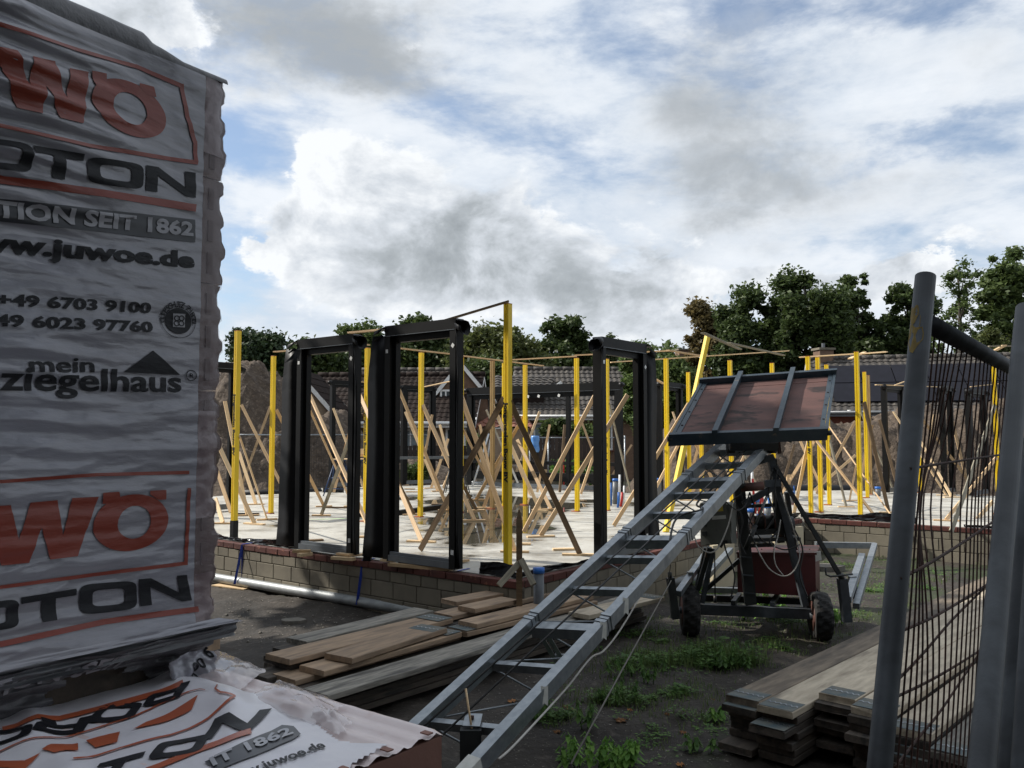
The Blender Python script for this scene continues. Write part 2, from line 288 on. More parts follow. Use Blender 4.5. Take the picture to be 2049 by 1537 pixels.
class MB:
    def __init__(s): s.V = []; s.F = []
    def add(s, V, F):
        n = len(s.V); s.V += [tuple(v) for v in V]; s.F += [tuple(i + n for i in f) for f in F]; return s
    def hexa(s, b, t): return s.add(list(b) + list(t), BOXF)         # four bottom, four top points, counter-clockwise
    def box(s, c, sz, rz=0.0):
        x, y, z = (q / 2 for q in sz); ca, sa = math.cos(rz), math.sin(rz)
        P = [(c[0] + a * ca - b * sa, c[1] + a * sa + b * ca, c[2] + h) for h in (-z, z) for a, b in ((-x, -y), (x, -y), (x, y), (-x, y))]
        return s.add(P, BOXF)
    def beam(s, A, B, w, t, up=(0, 0, 1)):                           # w across, t along `up`
        A, B = Vector(A), Vector(B); X = (B - A).normalized(); Y = Vector(up).cross(X)
        if Y.length < 1e-4: Y = Vector((1, 0, 0)).cross(X)
        Y.normalize(); Z = X.cross(Y); P = [q + Y * a * w / 2 + Z * b * t / 2 for q, a, b in
            ((A, -1, -1), (B, -1, -1), (B, 1, -1), (A, 1, -1), (A, -1, 1), (B, -1, 1), (B, 1, 1), (A, 1, 1))]
        return s.add(P, BOXF)
    def tube(s, pts, r, n=10, cap=True):
        pts = [Vector(p) for p in pts]; rings = []; up = None
        for i, p in enumerate(pts):
            t = (pts[min(i + 1, len(pts) - 1)] - pts[max(i - 1, 0)]).normalized()
            if up is None: up = Vector((0, 0, 1)) if abs(t.z) < .9 else Vector((1, 0, 0))
            a = t.cross(up).normalized(); up = a.cross(t).normalized(); rr = r[i] if hasattr(r, '__len__') else r
            rings.append([p + (a * math.cos(k * 2 * math.pi / n) + up * math.sin(k * 2 * math.pi / n)) * rr for k in range(n)])
        V = [q for g in rings for q in g]; F = []
        for i in range(len(pts) - 1):
            for k in range(n): a, b = i * n + k, i * n + (k + 1) % n; F.append((a, a + n, b + n, b))
        if cap: F.append(tuple(range(n))); F.append(tuple(range(len(V) - 1, len(V) - n - 1, -1)))
        return s.add(V, F)
    def prism(s, poly, z0, z1):
        n = len(poly); V = [(p[0], p[1], z0) for p in poly] + [(p[0], p[1], z1) for p in poly]
        return s.add(V, [tuple(range(n - 1, -1, -1)), tuple(range(n, 2 * n))] + [(i, (i + 1) % n, n + (i + 1) % n, n + i) for i in range(n)])
    def extr(s, poly, d):                                            # planar polygon extruded by vector d
        n = len(poly); d = Vector(d); P = [Vector(p) for p in poly]; V = P + [p + d for p in P]
        return s.add(V, [tuple(range(n - 1, -1, -1)), tuple(range(n, 2 * n))] + [(i, (i + 1) % n, n + (i + 1) % n, n + i) for i in range(n)])
    def build(s, name, m, parent=None, smooth=False): return mesh(name, s.V, s.F, m, parent, None, smooth)
def beam_obj(name, A, B, w, t, m, up=(0, 0, 1), parent=None, rough=0.0):
    """A board as its own mesh along local X, so that the grain of its material follows it."""
    A, B = Vector(A), Vector(B); X = (B - A); Ln = X.length; X.normalize(); Y = Vector(up).cross(X)
    if Y.length < 1e-4: Y = Vector((1, 0, 0)).cross(X)
    Y.normalize(); Z = X.cross(Y); M = Matrix(((X.x, Y.x, Z.x, A.x), (X.y, Y.y, Z.y, A.y), (X.z, Y.z, Z.z, A.z), (0, 0, 0, 1)))
    if rough:                                                      # worn scaffold board: chamfered, a little wavy
        n = max(3, int(Ln / .25)); V = []; F = []; c = .004; ph = rnd.random() * 9
        prof = [(-w/2, -t/2 + c), (-w/2 + c, -t/2), (w/2 - c, -t/2), (w/2, -t/2 + c), (w/2, t/2 - c), (w/2 - c, t/2), (-w/2 + c, t/2), (-w/2, t/2 - c)]
        for i in range(n + 1):
            x = Ln * i / n; dz = math.sin(x * 1.3 + ph) * rough; dy = math.sin(x * 2.1 + ph * 2) * rough * .6
            V += [(x + (rnd.uniform(-.004, .004) if i in (0, n) else 0), a + dy + rnd.uniform(-1, 1) * rough * .25, b + dz) for a, b in prof]
        for i in range(n):
            for k in range(8): a = i * 8 + k; b = i * 8 + (k + 1) % 8; F.append((a, b, b + 8, a + 8))
        F += [tuple(range(7, -1, -1)), tuple(range(n * 8, n * 8 + 8))]
    else: V = [(x, a, b) for b in (-t/2, t/2) for x, a in ((0, -w/2), (Ln, -w/2), (Ln, w/2), (0, w/2))]; F = BOXF
    return mesh(name, V, F, m, parent, M)
def fbm(x, y, z=0.0, o=5): return noise.fractal(Vector((x, y, z)), 1.0, 2.0, o)
def inpoly(x, y, P):
    c = False; n = len(P)
    for i in range(n):
        x1, y1 = P[i][0], P[i][1]; x2, y2 = P[(i + 1) % n][0], P[(i + 1) % n][1]
        if (y1 > y) != (y2 > y) and x < (x2 - x1) * (y - y1) / (y2 - y1) + x1: c = not c
    return c
# ---------------------------------------------------------------- the new building's axes
C0 = Vector((.05, 7.47, 0)); AX = Vector((.62, .785, 0)).normalized(); BX = Vector((-.785, .62, 0)).normalized()
def bl(s, t, z=0.0): return C0 + AX * s + BX * t + Vector((0, 0, z))
GZ = -.5                                                   # ground level
# ================================================================ GROUND
def axis(lo, hi, step, far):
    a = list(np.arange(lo, hi, step)); x = a[-1]; s = step
    while x < far: s *= 1.35; x += s; a.append(x)
    x = a[0]; s = step
    while x > -far: s *= 1.35; x -= s; a.insert(0, x)
    return a
gx, gy = axis(-5, 8, .055, 400), axis(3.2, 13, .055, 400)
def ground_z(x, y):
    k = min(1.0, max(0.0, (40 - y) / 20))
    z = GZ + (.03 * fbm(x * .7, y * .7, 0, 4) + .022 * fbm(x * 3.1, y * 3.1, 3, 5) + .016 * abs(fbm(x * 8, y * 8, 5, 3)) - .030 * max(0, 1 - abs(math.sin((x * .74 - y * .67) * 1.15 + .5 * fbm(x, y, 4, 2))) * 4.5) * (1 if fbm(x * .9, y * .9, 12, 2) > -.1 else .2)) * k
    z += .09 * math.exp(-((x + 1.1) ** 2 / 1.0 + (y - 7.0) ** 2 / .12)) * (1 + .5 * fbm(x * 3, y * 3, 1, 3))   # low spoil ridge by the wall
    s_ = (x - C0.x) * AX.x + (y - C0.y) * AX.y; t_ = (x - C0.x) * BX.x + (y - C0.y) * BX.y
    if s_ > .2 and t_ > .2 and s_ < 12: z -= .15
    return z
V = [(x, y, ground_z(x, y)) for y in gy for x in gx]; nx = len(gx)
F = [(j * nx + i, j * nx + i + 1, (j + 1) * nx + i + 1, (j + 1) * nx + i) for j in range(len(gy) - 1) for i in range(nx - 1)]
gm = mat('soil', (.040, .031, .023), .8, (.016, .0125, .0095), 1.3, bump=.012, bscale=26, col3=(.075, .062, .05), n3=14, f3=(.56, .70), detail=10)
t = gm.node_tree; n = t.nodes; l = t.links; bs = n['Principled BSDF']                  # moss and short growth towards the right, grit
src = bs.inputs['Base Color'].links[0].from_socket
tcg = n.new('ShaderNodeNewGeometry'); q1 = n.new('ShaderNodeTexNoise'); q1.inputs['Scale'].default_value = 1.1; q1.inputs['Detail'].default_value = 9; q1.inputs['Roughness'].default_value = .68
l.new(tcg.outputs['Position'], q1.inputs['Vector']); sp = n.new('ShaderNodeSeparateXYZ'); l.new(tcg.outputs['Position'], sp.inputs[0])
mr = n.new('ShaderNodeMapRange'); l.new(sp.outputs[0], mr.inputs[0]); mr.inputs[1].default_value = .2; mr.inputs[2].default_value = 3.2; mr.inputs[3].default_value = -.10; mr.inputs[4].default_value = .06
ad = n.new('ShaderNodeMath'); l.new(q1.outputs['Fac'], ad.inputs[0]); l.new(mr.outputs[0], ad.inputs[1])
m2 = n.new('ShaderNodeMapRange'); l.new(ad.outputs[0], m2.inputs[0]); m2.inputs[1].default_value = .53; m2.inputs[2].default_value = .63
mi = n.new('ShaderNodeMix'); mi.data_type = 'RGBA'; l.new(m2.outputs[0], mi.inputs['Factor']); l.new(src, mi.inputs['A']); mi.inputs['B'].default_value = (.028, .038, .012, 1)
vo = n.new('ShaderNodeTexVoronoi'); vo.inputs['Scale'].default_value = 26; l.new(tcg.outputs['Position'], vo.inputs['Vector'])
m3 = n.new('ShaderNodeMapRange'); l.new(vo.outputs['Distance'], m3.inputs[0]); m3.inputs[1].default_value = .10; m3.inputs[2].default_value = .05
q2 = n.new('ShaderNodeTexNoise'); q2.inputs['Scale'].default_value = 9; l.new(tcg.outputs['Position'], q2.inputs['Vector'])
m4 = n.new('ShaderNodeMapRange'); l.new(q2.outputs['Fac'], m4.inputs[0]); m4.inputs[1].default_value = .5; m4.inputs[2].default_value = .62
mu = n.new('ShaderNodeMath'); mu.operation = 'MULTIPLY'; l.new(m3.outputs[0], mu.inputs[0]); l.new(m4.outputs[0], mu.inputs[1])
mj = n.new('ShaderNodeMix'); mj.data_type = 'RGBA'; l.new(mu.outputs[0], mj.inputs['Factor']); l.new(mi.outputs['Result'], mj.inputs['A']); mj.inputs['B'].default_value = (.20, .18, .14, 1)
l.new(mj.outputs['Result'], bs.inputs['Base Color'])
g_ = mesh('ground', V, F, 'soil', None, Matrix.Identity(4), True); g_['kind'] = 'structure'

# ================================================================ SLAB
cm = bpy.data.materials.new('concrete'); cm.use_nodes = True; MATS['concrete'] = cm; t = cm.node_tree; n = t.nodes; l = t.links; bs = n['Principled BSDF']
pos = n.new('ShaderNodeNewGeometry').outputs['Position']
def cn(sc, det=6, ro=.6, st=None):
    q = n.new('ShaderNodeTexNoise'); q.inputs['Scale'].default_value = sc; q.inputs['Detail'].default_value = det; q.inputs['Roughness'].default_value = ro
    if st:
        mp = n.new('ShaderNodeMapping'); mp.inputs['Rotation'].default_value = (0, 0, R(-38)); mp.inputs['Scale'].default_value = st; l.new(pos, mp.inputs[0]); l.new(mp.outputs[0], q.inputs['Vector'])
    else: l.new(pos, q.inputs['Vector'])
    return q.outputs['Fac']
def cmr(x, a, b, c=0., d=1.):
    q = n.new('ShaderNodeMapRange'); l.new(x, q.inputs[0])
    for i, w in enumerate((a, b, c, d)): q.inputs[i + 1].default_value = w
    return q.outputs[0]
def cmix(f, a, b):
    q = n.new('ShaderNodeMix'); q.data_type = 'RGBA'; l.new(f, q.inputs['Factor'])
    for s_, w in (('A', a), ('B', b)):
        if isinstance(w, tuple): q.inputs[s_].default_value = (*w, 1)
        else: l.new(w, q.inputs[s_])
    return q.outputs['Result']
def cma(op, a, b):
    q = n.new('ShaderNodeMath'); q.operation = op
    for i, w in enumerate((a, b)):
        if isinstance(w, (int, float)): q.inputs[i].default_value = w
        else: l.new(w, q.inputs[i])
    return q.outputs[0]
c1 = cmix(cmr(cn(.9, 8, .65), .3, .7), (.55, .535, .485), (.41, .395, .35))
c1 = cmix(cmr(cn(1.7, 9, .70), .50, .66), c1, (.29, .275, .24))
c1 = cmix(cmr(cn(.55, 6, .7), .52, .66), c1, (.36, .335, .285))
c1 = cmix(cmr(cn(38, 3), .62, .72), c1, (.20, .18, .15))
seps = n.new('ShaderNodeSeparateXYZ'); l.new(pos, seps.inputs[0])
pud = None
for (u, v, ru, rv, a) in ((968, 1024, 75, 36, 1.15), (1062, 1012, 70, 14, .95), (900, 1003, 42, 7, .75), (820, 997, 30, 4, .7), (1000, 1040, 60, 16, .9), (1092, 1058, 26, 5, .7), (1066, 1062, 16, 6, .7), (950, 1078, 36, 7, .7), (1130, 1012, 50, 5, .5),
                          (860, 1046, 26, 4, .55), (1300, 1010, 60, 5, .45), (560, 1050, 30, 5, .5), (1250, 1075, 40, 4, .4), (1190, 1003, 40, 4, .6)):
    c = G(u, v); r1 = (G(u, v - rv) - G(u, v + rv)).length / 2; rx = ru / FPX * c.y
    p = cma('DIVIDE', cma('SUBTRACT', seps.outputs[0], c.x), rx); q = cma('DIVIDE', cma('SUBTRACT', seps.outputs[1], c.y), r1)
    e_ = cma('MULTIPLY', cma('EXPONENT', cma('MULTIPLY', cma('ADD', cma('MULTIPLY', p, p), cma('MULTIPLY', q, q)), -1.0), 0), a)
    pud = e_ if pud is None else cma('ADD', pud, e_)
pud = cma('ADD', pud, cma('MULTIPLY', cma('SUBTRACT', cn(1.5, 7, .62), .5), 1.35))
pm = cmr(pud, .27, .34); wet = cmr(pud, .02, .32)
c1 = cmix(wet, c1, (.20, .18, .145)); c1 = cmix(pm, c1, (.075, .068, .05)); l.new(c1, bs.inputs['Base Color'])
l.new(cma('MINIMUM', cmr(pud, .0, .31, .62, .2), cmr(pud, .27, .34, .9, .015)), bs.inputs['Roughness'])
bu = n.new('ShaderNodeBump'); bu.inputs['Distance'].default_value = .006; l.new(cma('SUBTRACT', 1.0, pm), bu.inputs['Strength']); l.new(cn(7, 8, .7), bu.inputs['Height']); l.new(bu.outputs[0], bs.inputs['Normal'])
SP = [bl(*p) for p in ((.13, .13), (7.38, .13), (7.38, -8), (14.6, -8), (14.6, 1.5), (13.3, 2.7), (10.55, 5), (10.7, 10.3), (7.6, 11.9), (.13, 10.8))]
m_ = MB().prism([(p.x, p.y) for p in SP], -.22, 0); o = mesh('concrete_slab', m_.V, m_.F, 'concrete', None, Matrix.Identity(4)); o['kind'] = 'structure'

# sprayed level marks on the slab
for (u, v, ru, rz_, mm, lab) in ((676, 1038, .42, .3, 'marking_green', 'bright green sprayed line on the concrete seen through the left door frame'), (1606, 986 + 24, .30, .1, 'marking_red', 'faint red sprayed mark on the concrete between the right yellow posts'),
                                 (1100, 993, .3, .2, 'marking_red', 'faint red sprayed mark on the wet concrete behind the middle posts')):
    c = G(u, v, .004); V = []; F = []
    for i in range(9):
        k = (i / 8 - .5) * 2 * ru; w = .022 * (1 - abs(i / 4 - 1) ** 2 * .8) * (.7 + .5 * rnd.random())
        V += [(c.x + k, c.y + k * rz_ - w, .004), (c.x + k, c.y + k * rz_ + w, .004)]
    F = [(2 * i, 2 * i + 2, 2 * i + 3, 2 * i + 1) for i in range(8)]
    tag(mesh('paint_mark', V, F, mm), lab, 'paint mark', 'sprayed marks on the slab')

# ================================================================ BLOCK WALLS
def block_wall(P, dirv, outv, length, label, start=0.0):
    root = empty('block_wall', P, label, 'wall', 'low block walls round the slab'); ang = math.atan2(dirv.y, dirv.x); cache = {}
    def piece(nm, m, x0, x1, z0, z1, dep, push):
        ck = (nm, round(x1 - x0, 3), round(z1 - z0, 3))
        c = P + dirv * (x0 + x1) / 2 - outv * (dep / 2 - push); Mx = Matrix.Translation((c.x, c.y, (z0 + z1) / 2)) @ Matrix.Rotation(ang, 4, 'Z')
        if ck not in cache:
            a, b, d = (x1 - x0) / 2, dep / 2, (z1 - z0) / 2; bmx = bmesh.new(); bmesh.ops.create_cube(bmx, size=1.0)
            for v in bmx.verts: v.co = Vector((v.co.x * 2 * a, v.co.y * 2 * b, v.co.z * 2 * d))
            bmesh.ops.bevel(bmx, geom=bmx.edges[:], offset=.0035, segments=1, affect='EDGES')
            me = bpy.data.meshes.new(nm); bmx.to_mesh(me); bmx.free(); me.materials.append(MATS[m]); cache[ck] = me
        o = bpy.data.objects.new(nm, cache[ck]); link(o, root, Mx)
    def course(nm, m, z0, z1, L, off, dep, push, jt=.009):
        x = -off
        while x < length - .03:
            a, b = max(0, x), min(length, x + L - jt)
            if b - a > .04: piece(nm, m, a, b, z0 + rnd.uniform(-.001, .001), z1, dep, push + rnd.uniform(-.003, .003))
            x += L
    course('brick', 'redbrick', -.062, 0.0, .215, start, .10, .008)
    course('block', 'sandlime', -.170, -.072, .215, .10, .10, 0)
    course('block', 'sandlime', -.335, -.179, .325, .05, .10, 0)
    course('block', 'sandlime', -.500, -.344, .325, .20, .10, 0)
    a, b = P - outv * .012, P + dirv * length - outv * .012
    k = MB().hexa([a - Vector((0, 0, .52)), b - Vector((0, 0, .52)), b - outv * .085 - Vector((0, 0, .52)), a - outv * .085 - Vector((0, 0, .52))] if dirv.cross(-outv).z > 0 else
                  [b - Vector((0, 0, .52)), a - Vector((0, 0, .52)), a - outv * .085 - Vector((0, 0, .52)), b - outv * .085 - Vector((0, 0, .52))],
                  [a - Vector((0, 0, .006)), b - Vector((0, 0, .006)), b - outv * .085 - Vector((0, 0, .006)), a - outv * .085 - Vector((0, 0, .006))] if dirv.cross(-outv).z > 0 else
                  [b - Vector((0, 0, .006)), a - Vector((0, 0, .006)), a - outv * .085 - Vector((0, 0, .006)), b - outv * .085 - Vector((0, 0, .006))])
    k.build('mortar', 'mortar', root); return root
block_wall(C0, BX, -AX, 10.8, 'low buff block wall with the silver pipe along its foot')
block_wall(C0 + AX * .1, AX, -BX, 7.05, 'low block wall running back behind the ladder lift to the inner corner')
block_wall(bl(7.25, 0), -BX, -AX, 7.0, 'low block wall of the right wing, seen between lift and mesh fence')

def foil_strip(pts, h, name, label, seed, out, lean=.03, m='foil', wd=.0):
    """Crumpled damp-proof foil standing up along the wall head."""
    V = []; F = []; k = 0; L = sum((pts[i + 1] - pts[i]).length for i in range(len(pts) - 1)); n = max(6, int(L / .05))
    for i in range(n + 1):
        s = i / n * (len(pts) - 1); j = min(int(s), len(pts) - 2); p = pts[j].lerp(pts[j + 1], s - j); q = i * .05
        hh = h * (.75 + .5 * fbm(q * 1.2, seed, 0, 3)); a = fbm(q * 3, seed + 5, 0, 3) * .05
        for r in range(6):
            f = r / 5; V.append(tuple(p + out * (a * f + lean * f + wd * (1 - f) + .018 * fbm(q * 7, f * 4, seed, 2)) + Vector((0, 0, hh * f + .006 * fbm(q * 9, f * 5, seed + 2, 2)))))
    for i in range(n):
        for r in range(5): a = i * 6 + r; F.append((a, a + 6, a + 7, a + 1))
    o = mesh(name, V, F, m, None, None, False); sm = o.modifiers.new('thick', 'SOLIDIFY'); sm.thickness = .003
    return tag(o, label, 'foil', 'black damp-proof foil along the walls')
foil_strip([bl(.125, 5.6, .003), bl(.125, 2.9, .003)], .085, 'damp_proof_foil', 'shiny crumpled black foil along the wall head left of the left door frame', 1, -AX, .02)
foil_strip([bl(.125, 1.75, .003), bl(.125, 1.35, .003)], .06, 'damp_proof_foil', 'short scrap of foil on the wall head between the two near door frames', 4, -AX, .02)
foil_strip([bl(.12, .55, .003), bl(.12, .12, .003)], .14, 'damp_proof_foil', 'big folded black foil flap at the wall corner by the near yellow post', 9, -AX, -.02, 'epdm')
foil_strip([bl(.12, .12, .003), bl(3.2, .12, .003)], .055, 'damp_proof_foil', 'dark foil edge on the wall running from the corner behind the ladder lift', 13, -BX, .02, 'epdm')
foil_strip([bl(5.2, .12, .003), bl(7.3, .12, .003)], .09, 'damp_proof_foil', 'crumpled foil on the wall behind the pipe stubs', 15, -BX, .02)
foil_strip([bl(7.38, .1, .003), bl(7.38, -1.6, .003)], .12, 'damp_proof_foil', 'crumpled black foil at the foot of the right pair of tall yellow posts', 17, -AX, .02)
foil_strip([bl(7.38, -2.2, .003), bl(7.38, -6, .003)], .05, 'damp_proof_foil', 'low foil edge on the right wing wall seen through the mesh fence', 19, -AX, .02)

def pipe(name, pts, r, m, label, cat='pipe', group=None, n=18, sm=True):
    o = MB().tube(pts, r, n).build(name, m, None, sm); return tag(o, label, cat, group)
pipe('pipe', [G(405, 1152, -.42), G(432, 1156, -.42), G(749, 1209, -.42), G(930, 1241, -.43)], .052, 'galv_pipe', 'long shiny silver pipe lying along the foot of the left block wall', group='pipes lying along the walls')
pipe('pipe', [G(1215, 1190, -.41), G(1360, 1163, -.41), G(1440, 1146, -.41)], .06, 'pvc', 'grey drain pipe lying behind the left wheel of the ladder lift', group='pipes lying along the walls')
pipe('pipe', [G(1765, 1092, -.40), G(1870, 1100, -.40), G(1972, 1110, -.42)], .065, 'pvc', 'dark grey drain pipe along the right wing wall behind the fence', group='pipes lying along the walls')
for k, (ut, vt, ul, vl, ur, vr, lab) in enumerate(((490, 1089, 472, 1168, 488, 1156, 'blue strap slung from the wall round the silver pipe, the leftmost'), (731, 1121, 716, 1208, 729, 1196, 'blue strap round the silver pipe between the two door frames'),
                                             (921, 1142, 911, 1205, 922, 1196, 'blue strap hanging from the wall behind the stacked boards'))):
    T = G(ut, vt, .0); s_ = empty('strap', (T.x, T.y, GZ), lab, 'strap', 'blue straps round the silver pipe')
    a = G(ul, vl, -.44); b = G(ur, vr, -.40)
    for q, nm in ((a, 'strap_end'), (b, 'strap_end')):
        MB().beam(T + Vector((-.02, -.03, 0)), q + Vector((0, -.05, 0)), .028, .003, (.3, -1, 0)).build(nm, 'strap_blue', s_)
    MB().beam(T + AX * .13 + Vector((0, 0, .006)), T + Vector((-.02, -.03, .004)), .028, .003).build('wall_loop', 'strap_blue', s_)

# ================================================================ SAND HEAPS
def heap(name, rect, fn, res, label_seed, m):
    x0, x1, y0, y1 = rect; nx = int((x1 - x0) / res); ny = int((y1 - y0) / res); V = []; F = []
    for j in range(ny + 1):
        for i in range(nx + 1):
            x = x0 + (x1 - x0) * i / nx; y = y0 + (y1 - y0) * j / ny; h = fn(x, y)
            rough = .34 * fbm(x * .8, y * .8, label_seed, 4) + .20 * (1 - abs(fbm(x * 2.2, y * 1.2, label_seed + 3, 4)) * 2.4) * .6 + .16 * fbm(x * 3.2, y * 3.2, label_seed + 9, 5) + .07 * fbm(x * 9, y * 9, label_seed + 19, 3)
            V.append((x, y, GZ - .1 + max(0, h + rough * min(1, h)))) 
    F = [(j * (nx + 1) + i, j * (nx + 1) + i + 1, (j + 1) * (nx + 1) + i + 1, (j + 1) * (nx + 1) + i) for j in range(ny) for i in range(nx)]
    o = mesh(name, V, F, m, None, Matrix.Identity(4), True); o['kind'] = 'structure'; return o
mat('sand', (.105, .078, .056), .95, (.055, .040, .029), 4.5, bump=.07, bscale=9, col3=(.16, .122, .09), n3=14, f3=(.54, .68), detail=10)
def h_left(x, y):
    a = 3.9 * math.exp(-(((x + 8.2) / 2.7) ** 2) ** 1.4) * math.exp(-(((y - 25.5) / 3.2) ** 2) ** 1.2)
    b = 2.7 * math.exp(-(((x + 5.6) / 1.5) ** 2)) * math.exp(-(((y - 26) / 2.6) ** 2))
    return max(a, b) - .05
heap('sand_heap', (-14, -2.2, 20.5, 31), h_left, .085, 2, 'sand')
def h_right(x, y):
    ramp = min(1, max(0, (x - 3.0) / 2.2)); ramp = ramp * ramp * (3 - 2 * ramp)
    top = 2.25 + .25 * math.sin(x * .55) + (.1 if x > 8 else 0)
    front = 20.6 if x < 9 else 20.6 - (x - 9) * .25
    prof = min(1, max(0, (y - front) / 2.6)); prof = prof * prof * (3 - 2 * prof); back = min(1, max(0, (28 - y) / 3))
    return top * ramp * prof * back
heap('sand_heap', (2.4, 19, 17.6, 28.5), h_right, .085, 5, 'sand')
def h_mid(x, y): return .9 * math.exp(-((x + 3.0) / 1.7) ** 2 - ((y - 25.5) / 1.5) ** 2) + .5 * math.exp(-((x - .5) / 3) ** 2 - ((y - 27) / 1.5) ** 2)
heap('sand_heap', (-6.5, 4, 23, 30), h_mid, .16, 8, 'sand')

# ================================================================ HOUSES
def tile_slope(A, B, C, Dd, nu, nv, m, parent, amp=.026, name='roof_tiles'):
    """A (eave left) B (eave right) C (ridge right) D (ridge left): pantiles as one waved, stepped sheet."""
    A, B, C, Dd = map(Vector, (A, B, C, Dd)); N = (B - A).cross(Dd - A).normalized()
    if N.z < 0: N = -N
    V = []; F = []; ku = 5; cols = nu * ku + 1; prof = (0, .55, 1, .8, .25)
    for r in range(nv):
        for k in (0, 1):
            f = (r + k) / nv
            for c in range(cols):
                g = c / (cols - 1); p = (A.lerp(B, g)).lerp(Dd.lerp(C, g), f)
                V.append(tuple(p + N * (amp * prof[c % ku] + (amp * .9 if k == 0 else 0) + rnd.uniform(-.003, .003))))
    for r in range(2 * nv - 1):
        for c in range(cols - 1): a = r * cols + c; F.append((a, a + 1, a + cols + 1, a + cols))
    o = mesh(name, V, F, m, parent); o['kind'] = 'stuff'; return o
def ridge_row(A, B, m, parent, step=.42, r=.11):
    A, B = Vector(A), Vector(B); L = (B - A).length; n = max(2, int(L / step)); base = None
    for i in range(n):
        a, b = A.lerp(B, i / n), A.lerp(B, (i + 1.08) / n)
        if base is None: o = MB().tube([a, b], [r * 1.08, r * .92], 8).build('ridge_tile', m, parent, True); base = (o, a)
        else:
            o = base[0].copy(); COL.objects.link(o); o.matrix_basis = Matrix.Translation(a - base[1]) @ base[0].matrix_basis; WM[o.name] = Matrix.Translation(a - base[1]) @ WM[base[0].name]
def window(c, w, h, X, N, parent, frame='white', pane='glass_dark', muntin=1, sill=True):
    """window centred at c in a wall with horizontal direction X and outward normal N"""
    c = Vector(c); Z = Vector((0, 0, 1)); f = MB(); t = .07
    for s in (-1, 1): f.beam(c + X * s * (w / 2 - t / 2) - Z * h / 2 + N * .02, c + X * s * (w / 2 - t / 2) + Z * h / 2 + N * .02, t, .08, N)
    for s in (-1, 1): f.beam(c - X * (w / 2 - t) + Z * s * (h / 2 - t / 2) + N * .02, c + X * (w / 2 - t) + Z * s * (h / 2 - t / 2) + N * .02, t, .078, N)
    for k in range(1, muntin + 1): q = c + X * (w * (k / (muntin + 1) - .5)); f.beam(q - Z * (h / 2 - t) + N * .02, q + Z * (h / 2 - t) + N * .02, .05, .07, N)
    fr = f.build('window', frame, parent)
    MB().beam(c - X * (w / 2 - t) + N * .012, c + X * (w / 2 - t) + N * .012, .012, h - 2 * t, Z).build('pane', pane, fr)
    if sill: MB().beam(c - X * (w / 2 + .05) - Z * (h / 2 + .04) + N * .06, c + X * (w / 2 + .05) - Z * (h / 2 + .04) + N * .06, .16, .05).build('sill', 'redbrick', fr)
def house(label, P, X, L, Y, Dp, he, hr, wallm, tilem, tl, tr, over=.35, verge='white', gutter='white', rid=True, name='house', amp=.022, tw=.20, th=.30):
    """Gable house: P front-left foot, X along the ridge (unit), Y into the depth (unit), eave and ridge heights are world z."""
    root = empty(name, P, label, 'house'); P = Vector(P); z0 = GZ - .1; Z = Vector((0, 0, 1)); P0 = Vector((P.x, P.y, 0))
    def q(a, b, z): return P0 + X * a + Y * b + Z * z
    w = MB(); n = 5; ins = .0
    poly = [q(0, 0, z0), q(0, Dp, z0), q(0, Dp, he), q(0, Dp / 2, hr - .12), q(0, 0, he)]
    w.extr(poly, X * L).build('wall', wallm, root)
    ov = over; sl_ = (hr - he) / (Dp / 2); ze = he - sl_ * ov + .05
    tile_slope(q(-.15, -ov, ze), q(L + .15, -ov, ze), q(L + .15, Dp / 2, hr + .05), q(-.15, Dp / 2, hr + .05), int((L + .3) / tw), int((Dp / 2 + ov) / math.cos(math.atan(sl_)) / th), tilem, root, amp)
    tile_slope(q(L + .15, Dp + ov, ze), q(-.15, Dp + ov, ze), q(-.15, Dp / 2, hr + .05), q(L + .15, Dp / 2, hr + .05), int((L + .3) / tw), int((Dp / 2 + ov) / math.cos(math.atan(sl_)) / th), tilem, root, amp)
    if rid: ridge_row(q(-.15, Dp / 2, hr + .08), q(L + .15, Dp / 2, hr + .08), tilem, root)
    for s, a in ((0, -.13), (1, L + .13)):
        for b0, b1 in ((-ov, Dp / 2), (Dp + ov, Dp / 2)):
            MB().beam(q(a, b0, ze - .06), q(a, b1, hr - .06), .035, .13, Z).build('bargeboard', verge, root)
    MB().beam(q(-.15, -ov - .03, ze - .09), q(L + .15, -ov - .03, ze - .09), .05, .20).build('fascia', gutter, root)
    MB().tube([q(-.15, -ov - .11, ze - .04), q(L + .15, -ov - .11, ze - .04)], .06, 8).build('gutter', 'pvc' if gutter != 'white' else 'white', root, True)
    return root, q
def chimney(root, c, w, d, h, m='housebrick'):
    ch = MB().box((c[0], c[1], c[2] + h / 2), (w, d, h), .2).build('chimney', m, root)
    MB().box((c[0], c[1], c[2] + h + .05), (w + .12, d + .12, .09), .2).build('chimney_cap', 'sandlime', ch)
    MB().tube([(c[0], c[1], c[2] + h + .1), (c[0], c[1], c[2] + h + .3)], .07, 8).build('flue', 'pvc', ch)
X0, Y0 = Vector((1, 0, 0)), Vector((0, 1, 0))
def rot(a): return Vector((math.cos(R(a)), math.sin(R(a)), 0)), Vector((-math.sin(R(a)), math.cos(R(a)), 0))
# low brown house behind the near door frames
P1 = D(600, 871, 30); Xh, Yh = rot(-4)
r1, q1_ = house('long low house with dark brown tiled roof behind the near door frames', (P1.x, P1.y, GZ), Xh, 6.2, Yh, 5.2, 1.92, 3.55, 'housebrick_light', 'tiles_brown', 0, 0)
window(q1_(4.0, -.02, 1.15), 1.5, .75, Xh, -Yh, r1, pane='glass', muntin=1); window(q1_(.9, -.02, 1.05), 1.0, 1.0, Xh, -Yh, r1, muntin=0)
window(q1_(5.6, -.02, 1.1), .7, .9, Xh, -Yh, r1, muntin=0)
